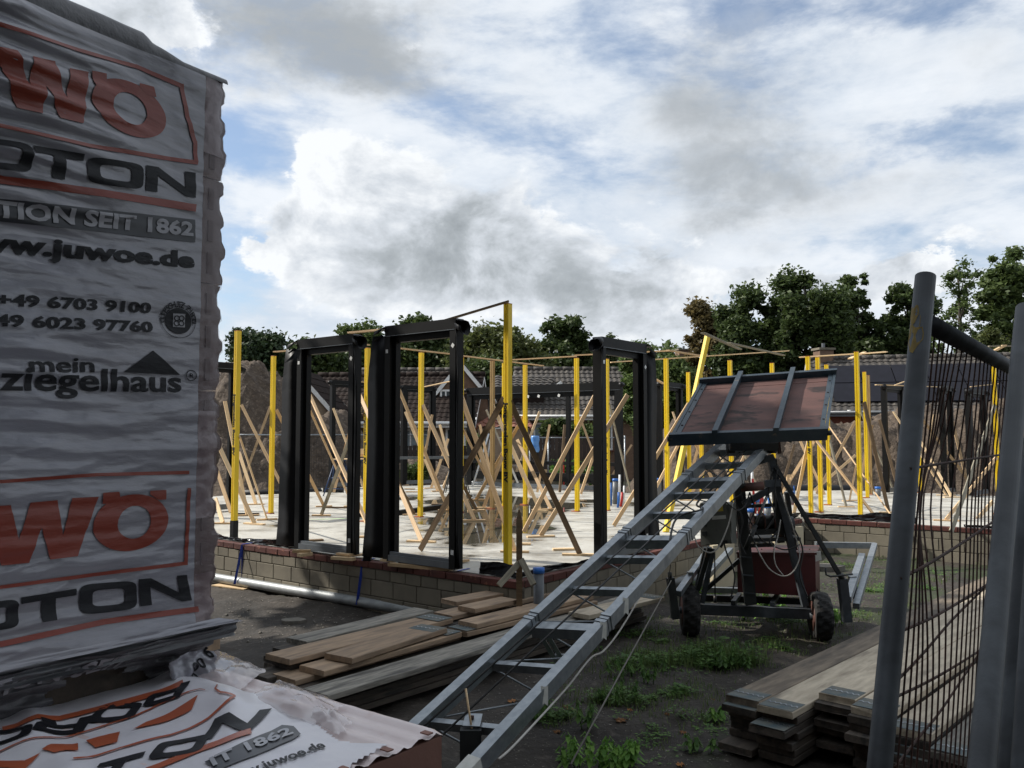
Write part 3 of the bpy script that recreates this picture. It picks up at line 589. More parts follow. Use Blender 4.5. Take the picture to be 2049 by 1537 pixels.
# its grey wing behind, and the brick gable facing the site
P2 = D(700, 871, 36); Xh, Yh = rot(-2)
r2, q2_ = house('house with weathered grey tiled roof rising behind the low brown one', (P2.x, P2.y, GZ), Xh, 4.0, Yh, 6.0, 2.4, 4.25, 'housebrick', 'tiles_grey', 0, 0)
P3 = D(868, 871, 30.9); Xg, Yg = rot(0)
root3, q3_ = house('brown brick gable house with white bargeboards and one tall upstairs window', (P3.x + 1.98, P3.y, GZ), Yg, 3.0, -Xg, 1.98, 2.75, 3.98, 'housebrick', 'tiles_brown', 0, 0, over=.12, rid=False)
window((D(892, 800, 30.85).x, 30.88, D(892, 800, 30.85).z), .42, .75, Xg, -Yg, root3, muntin=1)
# small gable at the left with the white bargeboard
P4 = D(588, 871, 27.2)
root4, q4_ = house('pale brick gable with one white bargeboard beside the left sand heap', (P4.x + 1.3, P4.y, GZ), Vector((0, 1, 0)), 3.0, Vector((-1, 0, 0)), 2.4, 2.0, 3.4, 'housebrick_light', 'tiles_brown', 0, 0, over=.1, rid=False)
# middle house with dormer
P5 = D(1040, 871, 34); Xh, Yh = rot(1.5)
r5, q5_ = house('brick house with grey pantile roof, dormer and white eaves beyond the middle of the slab', (P5.x, P5.y, GZ), Xh, 4.9, Yh, 6.4, 2.25, 4.15, 'housebrick', 'tiles_grey', 0, 0, tw=.22, th=.38, amp=.036)
window(q5_(1.3, -.02, 1.25), 1.5, 1.1, Xh, -Yh, r5, pane='glass', muntin=1); window(q5_(3.4, -.02, 1.35), .7, 1.3, Xh, -Yh, r5, muntin=0)
dm = MB().hexa([q5_(-.9, .5, 2.4), q5_(1.0, .5, 2.4), q5_(1.0, 2.6, 2.9), q5_(-.9, 2.6, 2.9)], [q5_(-.9, .5, 3.02), q5_(1.0, .5, 3.02), q5_(1.0, 2.6, 3.1), q5_(-.9, 2.6, 3.1)]).build('dormer', 'tiles_brown', r5)
MB().beam(q5_(-1.0, .42, 3.06), q5_(1.1, .42, 3.06), .06, .13).build('dormer_fascia', 'white', dm)
MB().beam(q5_(1.12, .42, 3.02), q5_(1.75, .55, 3.48), .05, .12).build('dormer_verge', 'white', dm)
tile_slope(q5_(-1.0, .35, 3.12), q5_(1.1, .35, 3.12), q5_(1.7, 2.2, 3.85), q5_(-1.0, 2.2, 3.85), 9, 6, 'tiles_grey', r5, .04, 'dormer_tiles')
# small red-tiled lean-to left of it
P6 = D(952, 871, 29.5)
rt = empty('shed', (P6.x, P6.y, GZ), 'small garden shed with a worn terracotta hipped roof behind the stepladder', 'shed')
a, b, c, d_ = D(950, 856, 29.5), D(1065, 858, 29.5), D(1050, 838, 31), D(985, 834, 31)
MB().hexa([Vector((a.x + .1, a.y + .1, GZ - .1)), Vector((b.x - .1, b.y + .1, GZ - .1)), Vector((b.x - .1, 32, GZ - .1)), Vector((a.x + .1, 32, GZ - .1))],
          [Vector((a.x + .1, a.y + .1, a.z - .03)), Vector((b.x - .1, b.y + .1, b.z - .03)), Vector((b.x - .1, 32, a.z)), Vector((a.x + .1, 32, a.z))]).build('wall', 'housebrick_light', rt)
tile_slope(a, b, c, d_, 8, 3, 'tiles_red', rt, .04); ridge_row(a, d_, 'tiles_red', rt, .3, .09); ridge_row(d_, c, 'tiles_red', rt, .3, .09); ridge_row(b, c, 'tiles_red', rt, .3, .09)
# tiny gable between the trees
P7 = D(1372, 871, 52)
r7, q7_ = house('far house showing only a small white-edged gable and its chimney among the trees', (P7.x + 2.4, P7.y, GZ), Vector((0, 1, 0)), 5, Vector((-1, 0, 0)), 4.2, 3.9, 6.15, 'housebrick', 'tiles_brown', 0, 0, over=.2, rid=False)
chimney(r7, (D(1368, 700, 54).x, 54, 5.4), .9, .7, 1.35)
# right house with the solar panels
P8 = D(1640, 871, 31.5); Xh, Yh = rot(-14)
r8, q8_ = house('red brick house at the right with grey tiled roof full of black solar panels', (P8.x, P8.y, GZ), Xh, 8.3, Yh, 6.2, 2.35, 4.35, 'housebrick_red', 'tiles_grey', 0, 0, tw=.24, th=.34, amp=.034, gutter='pvc')
chimney(r8, tuple(q8_(.55, 3.1, 4.05)), .62, .5, .72)
A8, B8, C8 = q8_(.55, .05, 2.35 + .16), q8_(7.7, .05, 2.35 + .16), q8_(.55, 2.4, 2.35 + 2.4 * (2.0 / 3.1) + .16)
ux = (B8 - A8) / 6; uy = (C8 - A8) / 2; pn = ux.cross(uy).normalized()
for j in range(2):
    for i in range(6):
        k = A8 + ux * (i + .5) + uy * (j + .5)
        o = MB().hexa([k + ux * (a * .485) + uy * (b * .48) for a, b in ((-1, -1), (1, -1), (1, 1), (-1, 1))], [k + ux * (a * .485) + uy * (b * .48) + pn * .04 for a, b in ((-1, -1), (1, -1), (1, 1), (-1, 1))]).build('solar_panel', 'solar', r8)
for a, z_ in ((1.0, 2.2), (3.4, 2.2), (5.2, 2.2), (7.4, 2.2)): MB().tube([q8_(a, -.42, z_ - .12), q8_(a, -.42, z_ + .02)], .07, 8).build('eaves_lamp', 'white', r8, True)
window(q8_(6.9, -.02, 1.6), .8, 1.0, Xh, -Yh, r8, muntin=1)
# unseen house added left of the site to shade the foreground (it stands behind the tall pallet)
P9 = Vector((-10.5, 7.0, GZ)); 
r9, q9_ = house('unseen tall brick house added left of the yard to shade the foreground', (P9.x, P9.y - 15, GZ), Vector((0, 1, 0)), 14.2, Vector((-1, 0, 0)), 8.0, 5.6, 9.4, 'housebrick', 'tiles_brown', 0, 0)
for k in range(4): window((-10.48, -5.5 + 3.3 * k, 1.2), 1.3, 1.4, Y0, X0, r9); window((-10.48, -5.5 + 3.3 * k, 4.2), 1.3, 1.3, Y0, X0, r9)

r10, q10_ = house('unseen brick house added behind the photographer to block sky light', (9.5, -5.5, GZ), Vector((-1, 0, 0)), 20.0, Vector((0, -1, 0)), 8.0, 5.2, 8.6, 'housebrick', 'tiles_brown', 0, 0)  # unseen house, added to block sky light from behind
for k in range(5): window(q10_(2 + 3.8 * k, -.02, 1.2), 1.3, 1.4, Vector((-1, 0, 0)), Y0, r10); window(q10_(2 + 3.8 * k, -.02, 4.0), 1.3, 1.2, Vector((-1, 0, 0)), Y0, r10)
# ================================================================ GARDEN FENCES AT THE BACK
def board_fence(u0, u1, y, ztop, label, m='fence_wood', wb=.13, n=None):
    a, b = D(u0, 871, y), D(u1, 871, y); L = b.x - a.x; n = int(L / wb); root = empty('garden_fence', (a.x, y, GZ), label, 'fence'); me = None
    for i in range(n):
        x = a.x + (i + .5) * wb; c = Vector((x, y + rnd.uniform(-.006, .006), GZ - .1))
        if me is None: o = MB().box((x, y, (ztop + GZ - .1) / 2), (wb - .012, .02, ztop - GZ + .1)).build('fence_board', m, root); me = (o, x)
        else: o = me[0].copy(); COL.objects.link(o); Mq = Matrix.Translation((x - me[1], rnd.uniform(-.006, .006), rnd.uniform(-.01, .01))); o.matrix_basis = Mq @ me[0].matrix_basis
    for z_ in (GZ + .3, ztop - .25): MB().box(((a.x + b.x) / 2, y + .035, z_), (L, .04, .07)).build('rail', m, root)
board_fence(1062, 1200, 27.5, 1.27, 'dark brown board fence of the garden behind the middle house hedge')
board_fence(740, 945, 28.2, .95, 'low brown board fence in front of the low brown house')
def mesh_fence(pts, z1, label, sp=.12, red=None):
    root = empty('site_fence', (pts[0].x, pts[0].y, GZ), label, 'fence', 'mesh site fences behind the slab')
    for i in range(len(pts) - 1):
        a, b = pts[i], pts[i + 1]; L = (b - a).length; X = (b - a) / L
        MB().tube([Vector((a.x, a.y, z1)), Vector((b.x, b.y, z1))], .019, 6).build('top_rail', 'galv', root, True)
        MB().tube([Vector((a.x, a.y, GZ + .15)), Vector((b.x, b.y, GZ + .15))], .019, 6).build('bottom_rail', 'galv', root, True)
        MB().tube([Vector((a.x, a.y, GZ)), Vector((a.x, a.y, z1 + .06))], .021, 6).build('fence_post', 'conduit_red' if red == i else 'galv', root, True)
        w = MB(); k = int(L / sp)
        for j in range(k):
            p = a + X * (j + .5) * sp; w.beam((p.x, p.y, GZ + .16), (p.x, p.y, z1 - .01), .0045, .0045, X)
        for j in range(8): z_ = GZ + .3 + j * (z1 - GZ - .4) / 7; w.beam((a.x, a.y, z_), (b.x, b.y, z_), .0045, .0045)
        o = w.build('wire_mesh', 'steel_dark', root); o['kind'] = 'stuff'
    MB().tube([Vector((pts[-1].x, pts[-1].y, GZ)), Vector((pts[-1].x, pts[-1].y, z1 + .06))], .021, 6).build('fence_post', 'galv', root, True)
mesh_fence([D(470, 871, 19.6), D(590, 871, 20.3), D(720, 871, 23.5), D(860, 871, 26.5)], 1.30, 'mesh site fence with thin grey top rail in front of the left sand heap')
mesh_fence([D(1060, 871, 24), D(1097, 871, 24), D(1128, 871, 24), D(1192, 871, 24), D(1250, 871, 24.5)], 1.22, 'mesh site fence with one red post between the dark garden fence and the slab', red=2)
# pale kerb slabs behind the middle frames
m_ = MB().beam(D(955, 967, 25), D(1200, 955, 25), .5, .3).build('garden_wall', 'sandlime'); tag(m_, 'low pale wall at the back of the site behind the wide frame', 'wall')
# ================================================================ TREES
def leaf_cloud(centers, radii, n, size, seed, squash=.8, aspect=1.6, hollow=.1, droop=0.0):
    """n leaf-clump quads scattered through clumps at `centers`."""
    g = np.random.default_rng(seed); C = np.array(centers); Rr = np.array(radii); w = Rr ** 1.7; w = w / w.sum()
    k = g.choice(len(C), n, p=w); d = g.normal(size=(n, 3)); d /= np.linalg.norm(d, axis=1)[:, None]
    r = (hollow + (1 - hollow) * g.random(n) ** .6)[:, None] * Rr[k][:, None] * (1 + np.clip(.42 * g.normal(size=(n, 1)), -.8, .55)); P = C[k] + d * r * np.array([1, 1, squash])
    P[:, 2] -= droop * g.random(n) * Rr[k]
    a = g.normal(size=(n, 3)); a[:, 2] *= .6; a /= np.linalg.norm(a, axis=1)[:, None]; b = g.normal(size=(n, 3)); b = np.cross(a, b); b /= np.linalg.norm(b, axis=1)[:, None]
    s = size * (.5 + g.random(n) * .9); a *= (s * aspect / 2)[:, None]; b *= (s / 2)[:, None]; c = np.cross(a, b); c /= (np.linalg.norm(c, axis=1)[:, None] + 1e-9); c *= (s * .18)[:, None]
    V = np.stack([P - a, P - b * .9 + c, P + a, P + b * .9 + c], 1).reshape(-1, 3); return V
def mesh_np(name, V, nper, m, parent=None):
    me = bpy.data.meshes.new(name); nV = len(V); nF = nV // nper
    base = WM[parent.name].translation if parent is not None else Vector((0, 0, 0)); V = V - np.array(base)
    me.vertices.add(nV); me.vertices.foreach_set('co', V.astype(np.float32).ravel()); me.loops.add(nV); me.loops.foreach_set('vertex_index', np.arange(nV, dtype=np.int32))
    me.polygons.add(nF); me.polygons.foreach_set('loop_start', np.arange(0, nV, nper, dtype=np.int32)); me.polygons.foreach_set('loop_total', np.full(nF, nper, dtype=np.int32))
    me.update(calc_edges=True); me.materials.append(MATS[m]); return link(bpy.data.objects.new(name, me), parent, Matrix.Translation(base))
def tree(label, u0, u1, vtop, y, m='leaf_dark', n=7000, size=.26, seed=1, kind='round', vbase=None, group='trees behind the houses', nc=26, trunkx=None, clump=.30, hollow=.1):
    a, b = D(u0, 871, y), D(u1, 871, y); top = D((u0 + u1) / 2, vtop, y).z; Wd = (b.x - a.x) / 2; cx = (a.x + b.x) / 2
    zb = D(0, vbase, y).z if vbase else GZ + (top - GZ) * .25; H = top - zb; g = random.Random(seed)
    root = empty('tree', (cx, y, GZ), label, 'tree', group); cs = []; rs = []; tr = MB(); tx = cx if trunkx is None else D(trunkx, 871, y).x
    fork = Vector((tx, y, zb + H * .12)); tr.tube([(tx, y, GZ - .2), tuple(fork * 1), (cx, y, zb + H * .55), (cx, y, top - H * .12)], [.16 + Wd * .05, .13 + Wd * .035, .07, .025], 7)
    bz = zb + H * (.5 if kind != 'willow' else .45); ncl = nc * 3
    for i in range(ncl):
        while True:
            px, py, pz = g.uniform(-1, 1), g.uniform(-1, 1), g.uniform(-1, 1); w_ = 1.0 if kind == 'spruce' else 1
            lim = 1 + .28 * fbm(px * 1.6 + seed, py * 1.6, pz * 1.6, 3)
            if kind == 'spruce': lim = (.95 - .85 * (pz + 1) / 2); ok = math.hypot(px, py) < lim
            elif kind == 'open': ok = px * px + py * py + pz * pz < lim * lim and (fbm(px * 2.4 + seed, py * 2.4, pz * 2.4, 2) > -.05)
            else:
                lw_ = lim * (1.0 if pz > -.35 else .9); ok = (px * px + py * py) ** 1.15 + abs(pz) ** 2.4 < lw_ * lw_ * .92
            if ok: break
        r = Wd * (clump + .04) * g.uniform(.45, 1.15) if i >= 6 or kind == 'open' else Wd * .42; c = (cx + px * (Wd - r * .6), y + py * Wd * .75, min(bz + pz * H * .5, top - r * .75)); cs.append(c); rs.append(max(.15, r))
        if i % 3 == 0:
            f = min(.85, max(.02, (c[2] - zb) / H * .8)); st = Vector((cx, y, zb + H * f)) if f > .14 else fork; tr.tube([st, st.lerp(Vector(c), .6) + Vector((0, 0, -.06 * Wd)), c], [.045 + .01 * Wd, .03, .012], 5, False)
    tr.build('trunk', 'bark', root, True)
    mesh_np('crown', leaf_cloud(cs, rs, n, size, seed, .8, 1.6, hollow, .6 if kind == 'willow' else 0), 4, m, root)
TR = [
 ('broad dark evergreen tree just right of the tall pallet stack', 448, 580, 652, 38, 'leaf_spruce', 9000, .24, 'round', 800, .26),
 ('bushy tree filling in behind the left sand heap, lower than its neighbours', 560, 700, 690, 40, 'leaf_dark', 8000, .26, 'round', 800, .28),
 ('tree showing above the left end of the left door frame', 640, 765, 640, 46, 'leaf_mid', 8000, .27, 'round', 800, .24),
 ('dark tree rising between the two near door frames', 765, 900, 633, 44, 'leaf_dark', 9000, .26, 'round', 800, .24),
 ('wide rounded olive tree behind the nearest yellow post', 885, 1105, 655, 42, 'leaf_olive', 16000, .24, 'round', 820, .22),
 ('taller loose crown right of the rounded olive tree', 1070, 1185, 634, 48, 'leaf_dark', 8000, .28, 'round', 790, .22),
 ('thin feathery treetop above the single right door frame', 1180, 1262, 668, 50, 'leaf_dark', 1900, .22, 'open', 800, .24),
 ('light green weeping tree hanging beside the grey pantile house', 1238, 1322, 668, 31, 'leaf_light', 9500, .15, 'willow', 868, .24),
 ('mid green bushes behind the third yellow post from the lift', 1300, 1400, 715, 36, 'leaf_mid', 8500, .20, 'round', 870, .28),
 ('loose brownish tree at the left end of the tall tree row', 1366, 1470, 602, 50, 'leaf_brown', 7500, .26, 'round', 800, .20),
 ('tall dark tree behind the lift platform, second in the row', 1425, 1562, 569, 47, 'leaf_dark', 15000, .27, 'round', 830, .20),
 ('largest dark tree of the row, right above the lift platform', 1530, 1702, 538, 46, 'leaf_dark', 19000, .27, 'round', 830, .18),
 ('tall dark tree behind the chimney of the solar roof house', 1672, 1775, 546, 49, 'leaf_dark', 10500, .28, 'round', 800, .20),
 ('dark tree just left of the leaning fence post', 1762, 1885, 562, 49, 'leaf_dark', 10500, .28, 'round', 800, .21),
 ('sparse see-through birch between the two fence posts', 1872, 1985, 508, 44, 'leaf_mid', 1500, .20, 'open', 760, .22),
 ('full green tree at the right edge of the picture', 1962, 2085, 500, 45, 'leaf_mid', 11000, .27, 'round', 800, .20),
 ('far low dark tree closing the gap under the tall row', 1440, 1640, 690, 56, 'leaf_dark', 8000, .34, 'round', 860, .28),
 ('yellowish bush below the right edge tree', 1958, 2049, 655, 37, 'leaf_olive', 4500, .17, 'round', 800, .26),
 ('low far tree filling the skyline left of the left door frame', 560, 690, 678, 58, 'leaf_dark', 7000, .34, 'round', 850, .28),
 ('low far tree in the skyline gap between the two near door frames', 680, 800, 668, 58, 'leaf_mid', 7000, .34, 'round', 850, .28),
 ('low far tree right behind the second door frame', 850, 960, 672, 60, 'leaf_dark', 7000, .34, 'round', 850, .28),
 ('low far tree beyond the grey pantile house, left part', 1040, 1140, 690, 60, 'leaf_olive', 6500, .34, 'round', 850, .28),
 ('low far tree beyond the grey pantile house, right part', 1130, 1260, 680, 60, 'leaf_dark', 7500, .34, 'round', 850, .28),
 ('low far tree behind the weeping tree', 1280, 1400, 690, 60, 'leaf_mid', 7500, .34, 'round', 850, .28),
 ('low far tree behind the chimney house between the tall crowns', 1690, 1900, 668, 60, 'leaf_dark', 8000, .36, 'round', 850, .26),
 ('dark hedge-like tree between the olive tree and the middle house', 930, 1075, 720, 39, 'leaf_dark', 9000, .22, 'round', 862, .28),
]
for i, (lab, u0, u1, vt, y, m, n_, sz, kd, vb, cl) in enumerate(TR):
    tree(lab, u0, u1, vt, y, m, int(n_ * (2.4 if y < 55 else 1.2)), sz * (.62 if y < 55 else .8), 40 + i, kd, vb, clump=cl, nc=30 if n_ > 9000 else 22)
def bush(label, u0, u1, vt, vb, y, m, n_, sz, seed):
    a, b = D(u0, vb, y), D(u1, vt, y); root = empty('bush', ((a.x + b.x) / 2, y, GZ), label, 'bush', 'garden shrubs behind the site'); W2 = (b.x - a.x) / 2; g = random.Random(seed)
    cs = [((a.x + b.x) / 2 + g.uniform(-.6, .6) * W2, y + g.uniform(-.4, .4) * W2, a.z + (b.z - a.z) * g.uniform(.2, .75)) for _ in range(14)]
    st = MB()
    for c in cs: st.tube([((a.x + b.x) / 2, y, GZ - .05), c], [.03, .01], 5, False)
    st.build('stem', 'bark', root); mesh_np('foliage', leaf_cloud(cs, [W2 * .4] * 14, n_, sz, seed), 4, m, root)
bush('round dark shrub in front of the windows of the grey pantile house', 1080, 1145, 835, 880, 29, 'leaf_dark', 4200, .10, 3)
bush('low light shrub right of the round dark one', 1128, 1200, 850, 880, 28.6, 'leaf_mid', 3000, .09, 5)
bush('small overgrown shrub beside the terracotta shed roof', 930, 975, 850, 950, 27.5, 'leaf_mid', 2200, .09, 6)
bush('weedy shrub behind the wide mesh fence', 1095, 1190, 925, 960, 25, 'weed', 2200, .08, 8)
bush('weeds growing on the earth between the far door frames', 795, 870, 925, 960, 24.5, 'leaf_mid', 1600, .08, 9)
# unseen big trees added left of and behind the photographer to shade the foreground
def shade_tree(label, x, y, z0, z1, r, n, sd):
    root = empty('tree', (x, y, GZ), label, 'tree', 'unseen big trees added to shade the yard'); g_ = random.Random(sd); cs = []; rs = []; tr = MB(); tr.tube([(x, y, GZ - .2), (x, y, z0), (x, y, z1 - 1)], [.32, .24, .05], 9)
    while len(cs) < 60:
        a, b, c = g_.uniform(-1, 1), g_.uniform(-1, 1), g_.uniform(-1, 1)
        if a * a + b * b + c * c < 1:
            p = (x + a * r, y + b * r, (z0 + z1) / 2 + c * (z1 - z0) / 2); cs.append(p); rs.append(r * .24); 
            if len(cs) % 3 == 0: tr.tube([(x, y, z0 + (z1 - z0) * .3 * (c + 1) / 2), p], [.08, .02], 5, False)
    tr.build('trunk', 'bark', root, True); mesh_np('crown', leaf_cloud(cs, rs, n, .34, sd), 4, 'leaf_dark', root)
shade_tree('unseen tall maple added left of the yard, first of three shading the pallets', -8.0, .5, 2.5, 12.5, 3.3, 9000, 201)
shade_tree('unseen tall maple added left of the yard, the middle one', -8.2, 4.6, 2.5, 13.0, 3.2, 9000, 202)
shade_tree('unseen tall maple added left of the yard, the farthest of the three', -8.6, 8.4, 3.0, 13.5, 2.5, 7500, 203)
shade_tree('unseen spreading maple added behind the spot where the photograph was taken', 1.5, -6.5, 2.6, 10.5, 4.8, 15000, 204)
shade_tree('unseen maple added right of the fence behind the photographer', 8.2, -2.6, 2.4, 10.5, 3.6, 9000, 205)
# distant wood closing the horizon
g = np.random.default_rng(5); cs = []; rs = []
for i in range(150):
    x = -75 + 150 * i / 149; y = 74 + 5 * math.sin(i * 1.7); h = 5.2 + 1.3 * math.sin(i * .9) + 1.2 * fbm(i * .3, 0, 0, 2)
    for z_ in (1.2, 3.2): cs.append((x, y, z_)); rs.append(2.0)
    cs.append((x, y, h)); rs.append(1.2)
o = mesh_np('distant_wood', leaf_cloud(cs, rs, 30000, .8, 77), 4, 'leaf_dark'); tag(o, 'dark line of far woods closing the horizon behind the houses', 'wood', kind='stuff')
# ================================================================ LETTERS (built-in font, as flat geometry)
def text_polys(body, size=1.0, bold=0.0, sx=1.0, res=3):
    """2-D triangles of a text line: (points, faces), left aligned on the baseline."""
    cu = bpy.data.curves.new('t', 'FONT'); cu.body = body; cu.size = size; cu.offset = bold; cu.resolution_u = res; cu.fill_mode = 'FRONT'
    ob = bpy.data.objects.new('t', cu); me = bpy.data.meshes.new_from_object(ob)
    V = [(v.co.x * sx, v.co.y) for v in me.vertices]; F = [tuple(p.vertices) for p in me.polygons]
    bpy.data.objects.remove(ob); bpy.data.curves.remove(cu); bpy.data.meshes.remove(me); return V, F
# ================================================================ YELLOW POSTS
PH = 2.6
def post_mesh(m, txt=None):
    w = .031; V = []; F = []; pr = [(-w, -w), (w, -w), (w, w), (.006, w), (.004, w - .006), (-.004, w - .006), (-.006, w), (-w, w)]
    b = MB().prism(pr, .012, PH); return b
POSTS = []
post_src = {}
def post(label, u, vt, vb, txt=None, m='yellow', top=None, zb=0.0, h=PH, rz=None, wrap=False, d=None, group='yellow posts standing on the slab'):
    if d is None: d = FPX * PH / (vb - vt) * (1 if h == PH else 1)
    p = D(u, 871 + (vb - vt) * .494, d); p.z = zb; rz_ = math.atan2(BX.y, BX.x) if rz is None else rz
    name = 'yellow_post' if m == 'yellow' else 'timber_post'
    Mx = Matrix.Translation(p) @ Matrix.Rotation(rz_, 4, 'Z')
    root = bpy.data.objects.new(name, None); link(root, None, Mx); tag(root, label, 'post', group if m == 'yellow' else 'plain timber posts on the slab')
    key = (m, h)
    if key not in post_src:
        w = .031; pr = [(-w, -w), (w, -w), (w, w), (.006, w), (.004, w - .006), (-.004, w - .006), (-.006, w), (-w, w)]
        b = MB().prism(pr[::1], .018, h); post_src[key] = mesh('shaft', b.V, b.F, m, root, Mx).data
        b = MB().box((0, 0, h + .004), (.064, .064, .007)); post_src['cap'] = mesh('cap', b.V, b.F, 'formply', root, Mx).data
        b = MB().box((.03, .0, .009), (.13, .09, .017)); post_src['foot'] = mesh('foot_plate', b.V, b.F, 'formply', root, Mx).data
    else:
        for nm, k in (('shaft', key), ('cap', 'cap'), ('foot_plate', 'foot')):
            if nm == 'cap' and h != PH: continue
            link(bpy.data.objects.new(nm, post_src[k]), root, Mx)
    if txt:                                                   # printed down the front-left face (normal -AX)
        z0, size, body = txt; V, F = text_polys(body, size, .003, 1.0, 2); n_ = -AX; dn = Vector((0, 0, -1)); acr = BX   # reads downwards
        P_ = [p + n_ * .0325 + Vector((0, 0, z0)) + dn * x + (-acr) * (-(y - size * .33)) for x, y in V]
        P_ = [p + n_ * .0325 + Vector((0, 0, z0)) + dn * x * 1.42 + (-BX) * (y - size * .33) for x, y in V]
        mesh('printed_lettering', P_, F, 'print_black', root)['kind'] = 'stuff'
    if wrap:
        b = MB().box((0, 0, .10), (.072, .072, .26)); mesh('foil_wrap', b.V, b.F, 'epdm', root, Mx)
    POSTS.append((u, d, p)); return root
JB = 'Jongeneelen Bouw BV'
post('tall yellow post nearest the wrapped pallets, its foot wrapped in black foil', 468, 667, 1082, (1.80, .06, JB), wrap=True)
post('yellow post right of the foil-footed one, in front of the left sand heap', 542, 708, 1022)
post('yellow post seen through the left door frame at its left jamb', 612, 706, 1029)
post('yellow post just right of the left door frame with print down its side', 732, 692, 1038, (1.62, .06, JB))
post('yellow post standing in the middle of the second door frame opening', 841, 703, 1031)
post('yellow post half hidden by the right jamb of the second door frame', 922, 712, 1021)
post('nearest and tallest yellow post, at the wall corner, printed down its side', 1016, 605, 1127, (1.61, .062, JB), zb=.0)
post('yellow post almost hidden directly behind the nearest one', 1009, 722, 1008)
post('plain brown timber post left of the nearest yellow post', 985, 719, 1013, m='postwood')
post('yellow post standing in the puddle right of the nearest yellow post', 1051, 728, 1007)
post('yellow post left of the single door frame, free on both sides', 1155, 714, 1020)
post('yellow post seen inside the single door frame behind the lift', 1216, 723, 1025, (1.25, .05, JB))
post('yellow post between the single door frame and the lift platform', 1336, 703, 1008)
post('short-looking yellow post just left of the leaning one', 1380, 742, 988, d=17.5)
post('yellow post behind the upper part of the leaning one', 1405, 745, 990, d=17.2)
post('yellow post rising above the left third of the lift platform', 1465, 693, 990)
post('yellow post rising above the middle of the lift platform', 1550, 708, 994)
post('yellow post standing on the brick cap at the inner corner, printed', 1623, 727, 1043, (1.75, .06, 'Jongeneelen Bouw BV'), zb=-.012)
post('yellow post second from the inner corner, with its top above the batten', 1643, 714, 1023)
post('small yellow post third from the inner corner, farthest back of the three', 1660, 729, 1009)
post('thick front yellow post of the right pair, at the wall foil', 1722, 706, 1037)
post('rear yellow post of the right pair', 1736, 746, 997)
post('plain timber post right behind the right pair of yellow posts', 1743, 759, 996, m='postwood')
post('yellow post partly covered by the thick leaning fence post', 1842, 752, 984)
post('yellow post behind the bent wires at the far right', 1999, 694, 1010)
# the leaning one
A_, B_ = G(1332, 1065), None; B_ = D(1416, 672, A_.y + 1.1)
root = empty('yellow_post', A_, 'leaning yellow post tilted to the right behind the ladder lift', 'post', 'yellow posts standing on the slab')
beam_obj('shaft', A_, B_, .062, .062, 'yellow', (.5, -1, 0), root); beam_obj('cap', B_, B_ + (B_ - A_).normalized() * .012, .064, .064, 'formply', (.5, -1, 0), root)
def near_depth(u, d, dflt, rad=17):
    c = [(abs(u - q[0]) + abs(q[1] - d) * 4, q[1]) for q in POSTS if abs(u - q[0]) < rad and abs(q[1] - d) < 4.5]
    return min(c)[1] if c else dflt
# ================================================================ TOP BATTENS
def topbatten(label, u0, v0, u1, v1, m='batten', w=.06, d0=None, d1=None):
    def dep(v, dd): return dd if dd else (PH - EYE) * FPX / (871 - v)
    A, B = D(u0, v0, dep(v0, d0)), D(u1, v1, dep(v1, d1))
    o = beam_obj('batten', A, B, w, .018, m, (0, 0, 1)); return tag(o, label, 'batten', 'thin battens linking the post tops')
topbatten('batten running from the top of the nearest yellow post down to the second door frame', 1018, 603, 868, 648, 'batten_dark', d1=8.2)
topbatten('orange-stained batten on top of the two near door frames', 699, 666, 795, 657, 'batten', d0=9.5, d1=9.0)
topbatten('batten from the second post of the left row to the printed post', 549, 704, 738, 690)
topbatten('batten inside the second door frame, meeting the post there', 800, 697, 925, 711)
topbatten('batten from behind the second frame to the post standing in the puddle', 925, 712, 1086, 732)
topbatten('long thin batten left of the single door frame', 1027, 720, 1153, 713)
topbatten('batten from the free middle post over the single door frame', 1151, 711, 1338, 702)
topbatten('long batten passing behind the leaning post', 1222, 725, 1578, 702, 'batten_pale', d0=15.5, d1=16.2)
topbatten('short batten running right from the post left of the lift platform', 1336, 701, 1402, 712)
topbatten('batten nailed on the head of the leaning yellow post', 1406, 666, 1481, 699, 'batten_grey', d0=11.2, d1=13)
topbatten('grey batten between the two posts above the lift platform', 1458, 686, 1568, 711, 'batten_grey')
topbatten('pale batten over the three posts at the inner corner', 1600, 715, 1716, 708, 'batten_pale')
topbatten('pale batten running right from the right pair of posts', 1712, 709, 1775, 704, 'batten_pale')
topbatten('short stub batten across the head of the right pair', 1700, 718, 1730, 705, 'batten_pale', d0=13.3, d1=14.2)
topbatten('thin batten on the far black frame left of the leaning fence post', 1752, 770, 1896, 775, 'batten_pale', d0=18.5, d1=19)
topbatten('small diagonal batten on the far right black frame', 1790, 771, 1812, 763, 'batten_pale', d0=18.5, d1=18.5)
topbatten('thin batten behind the bent fence wires', 1942, 774, 1997, 768, 'batten_pale', d0=19, d1=19)
topbatten('batten on the head of the far right yellow post', 1978, 693, 2036, 692, 'batten_grey')
topbatten('tilted batten stub by the far right yellow post', 1992, 701, 2010, 691, 'batten_pale')
topbatten('thin batten on the small far frame in the second door opening', 850, 774, 902, 763, 'batten_pale', d0=21, d1=20)
topbatten('thin batten on the far frame left of the second door frame', 720, 764, 752, 767, 'batten', d0=20, d1=20.5)
topbatten('short sloping batten right of the single door frame', 1295, 750, 1328, 768, 'batten', d0=14.5, d1=17)

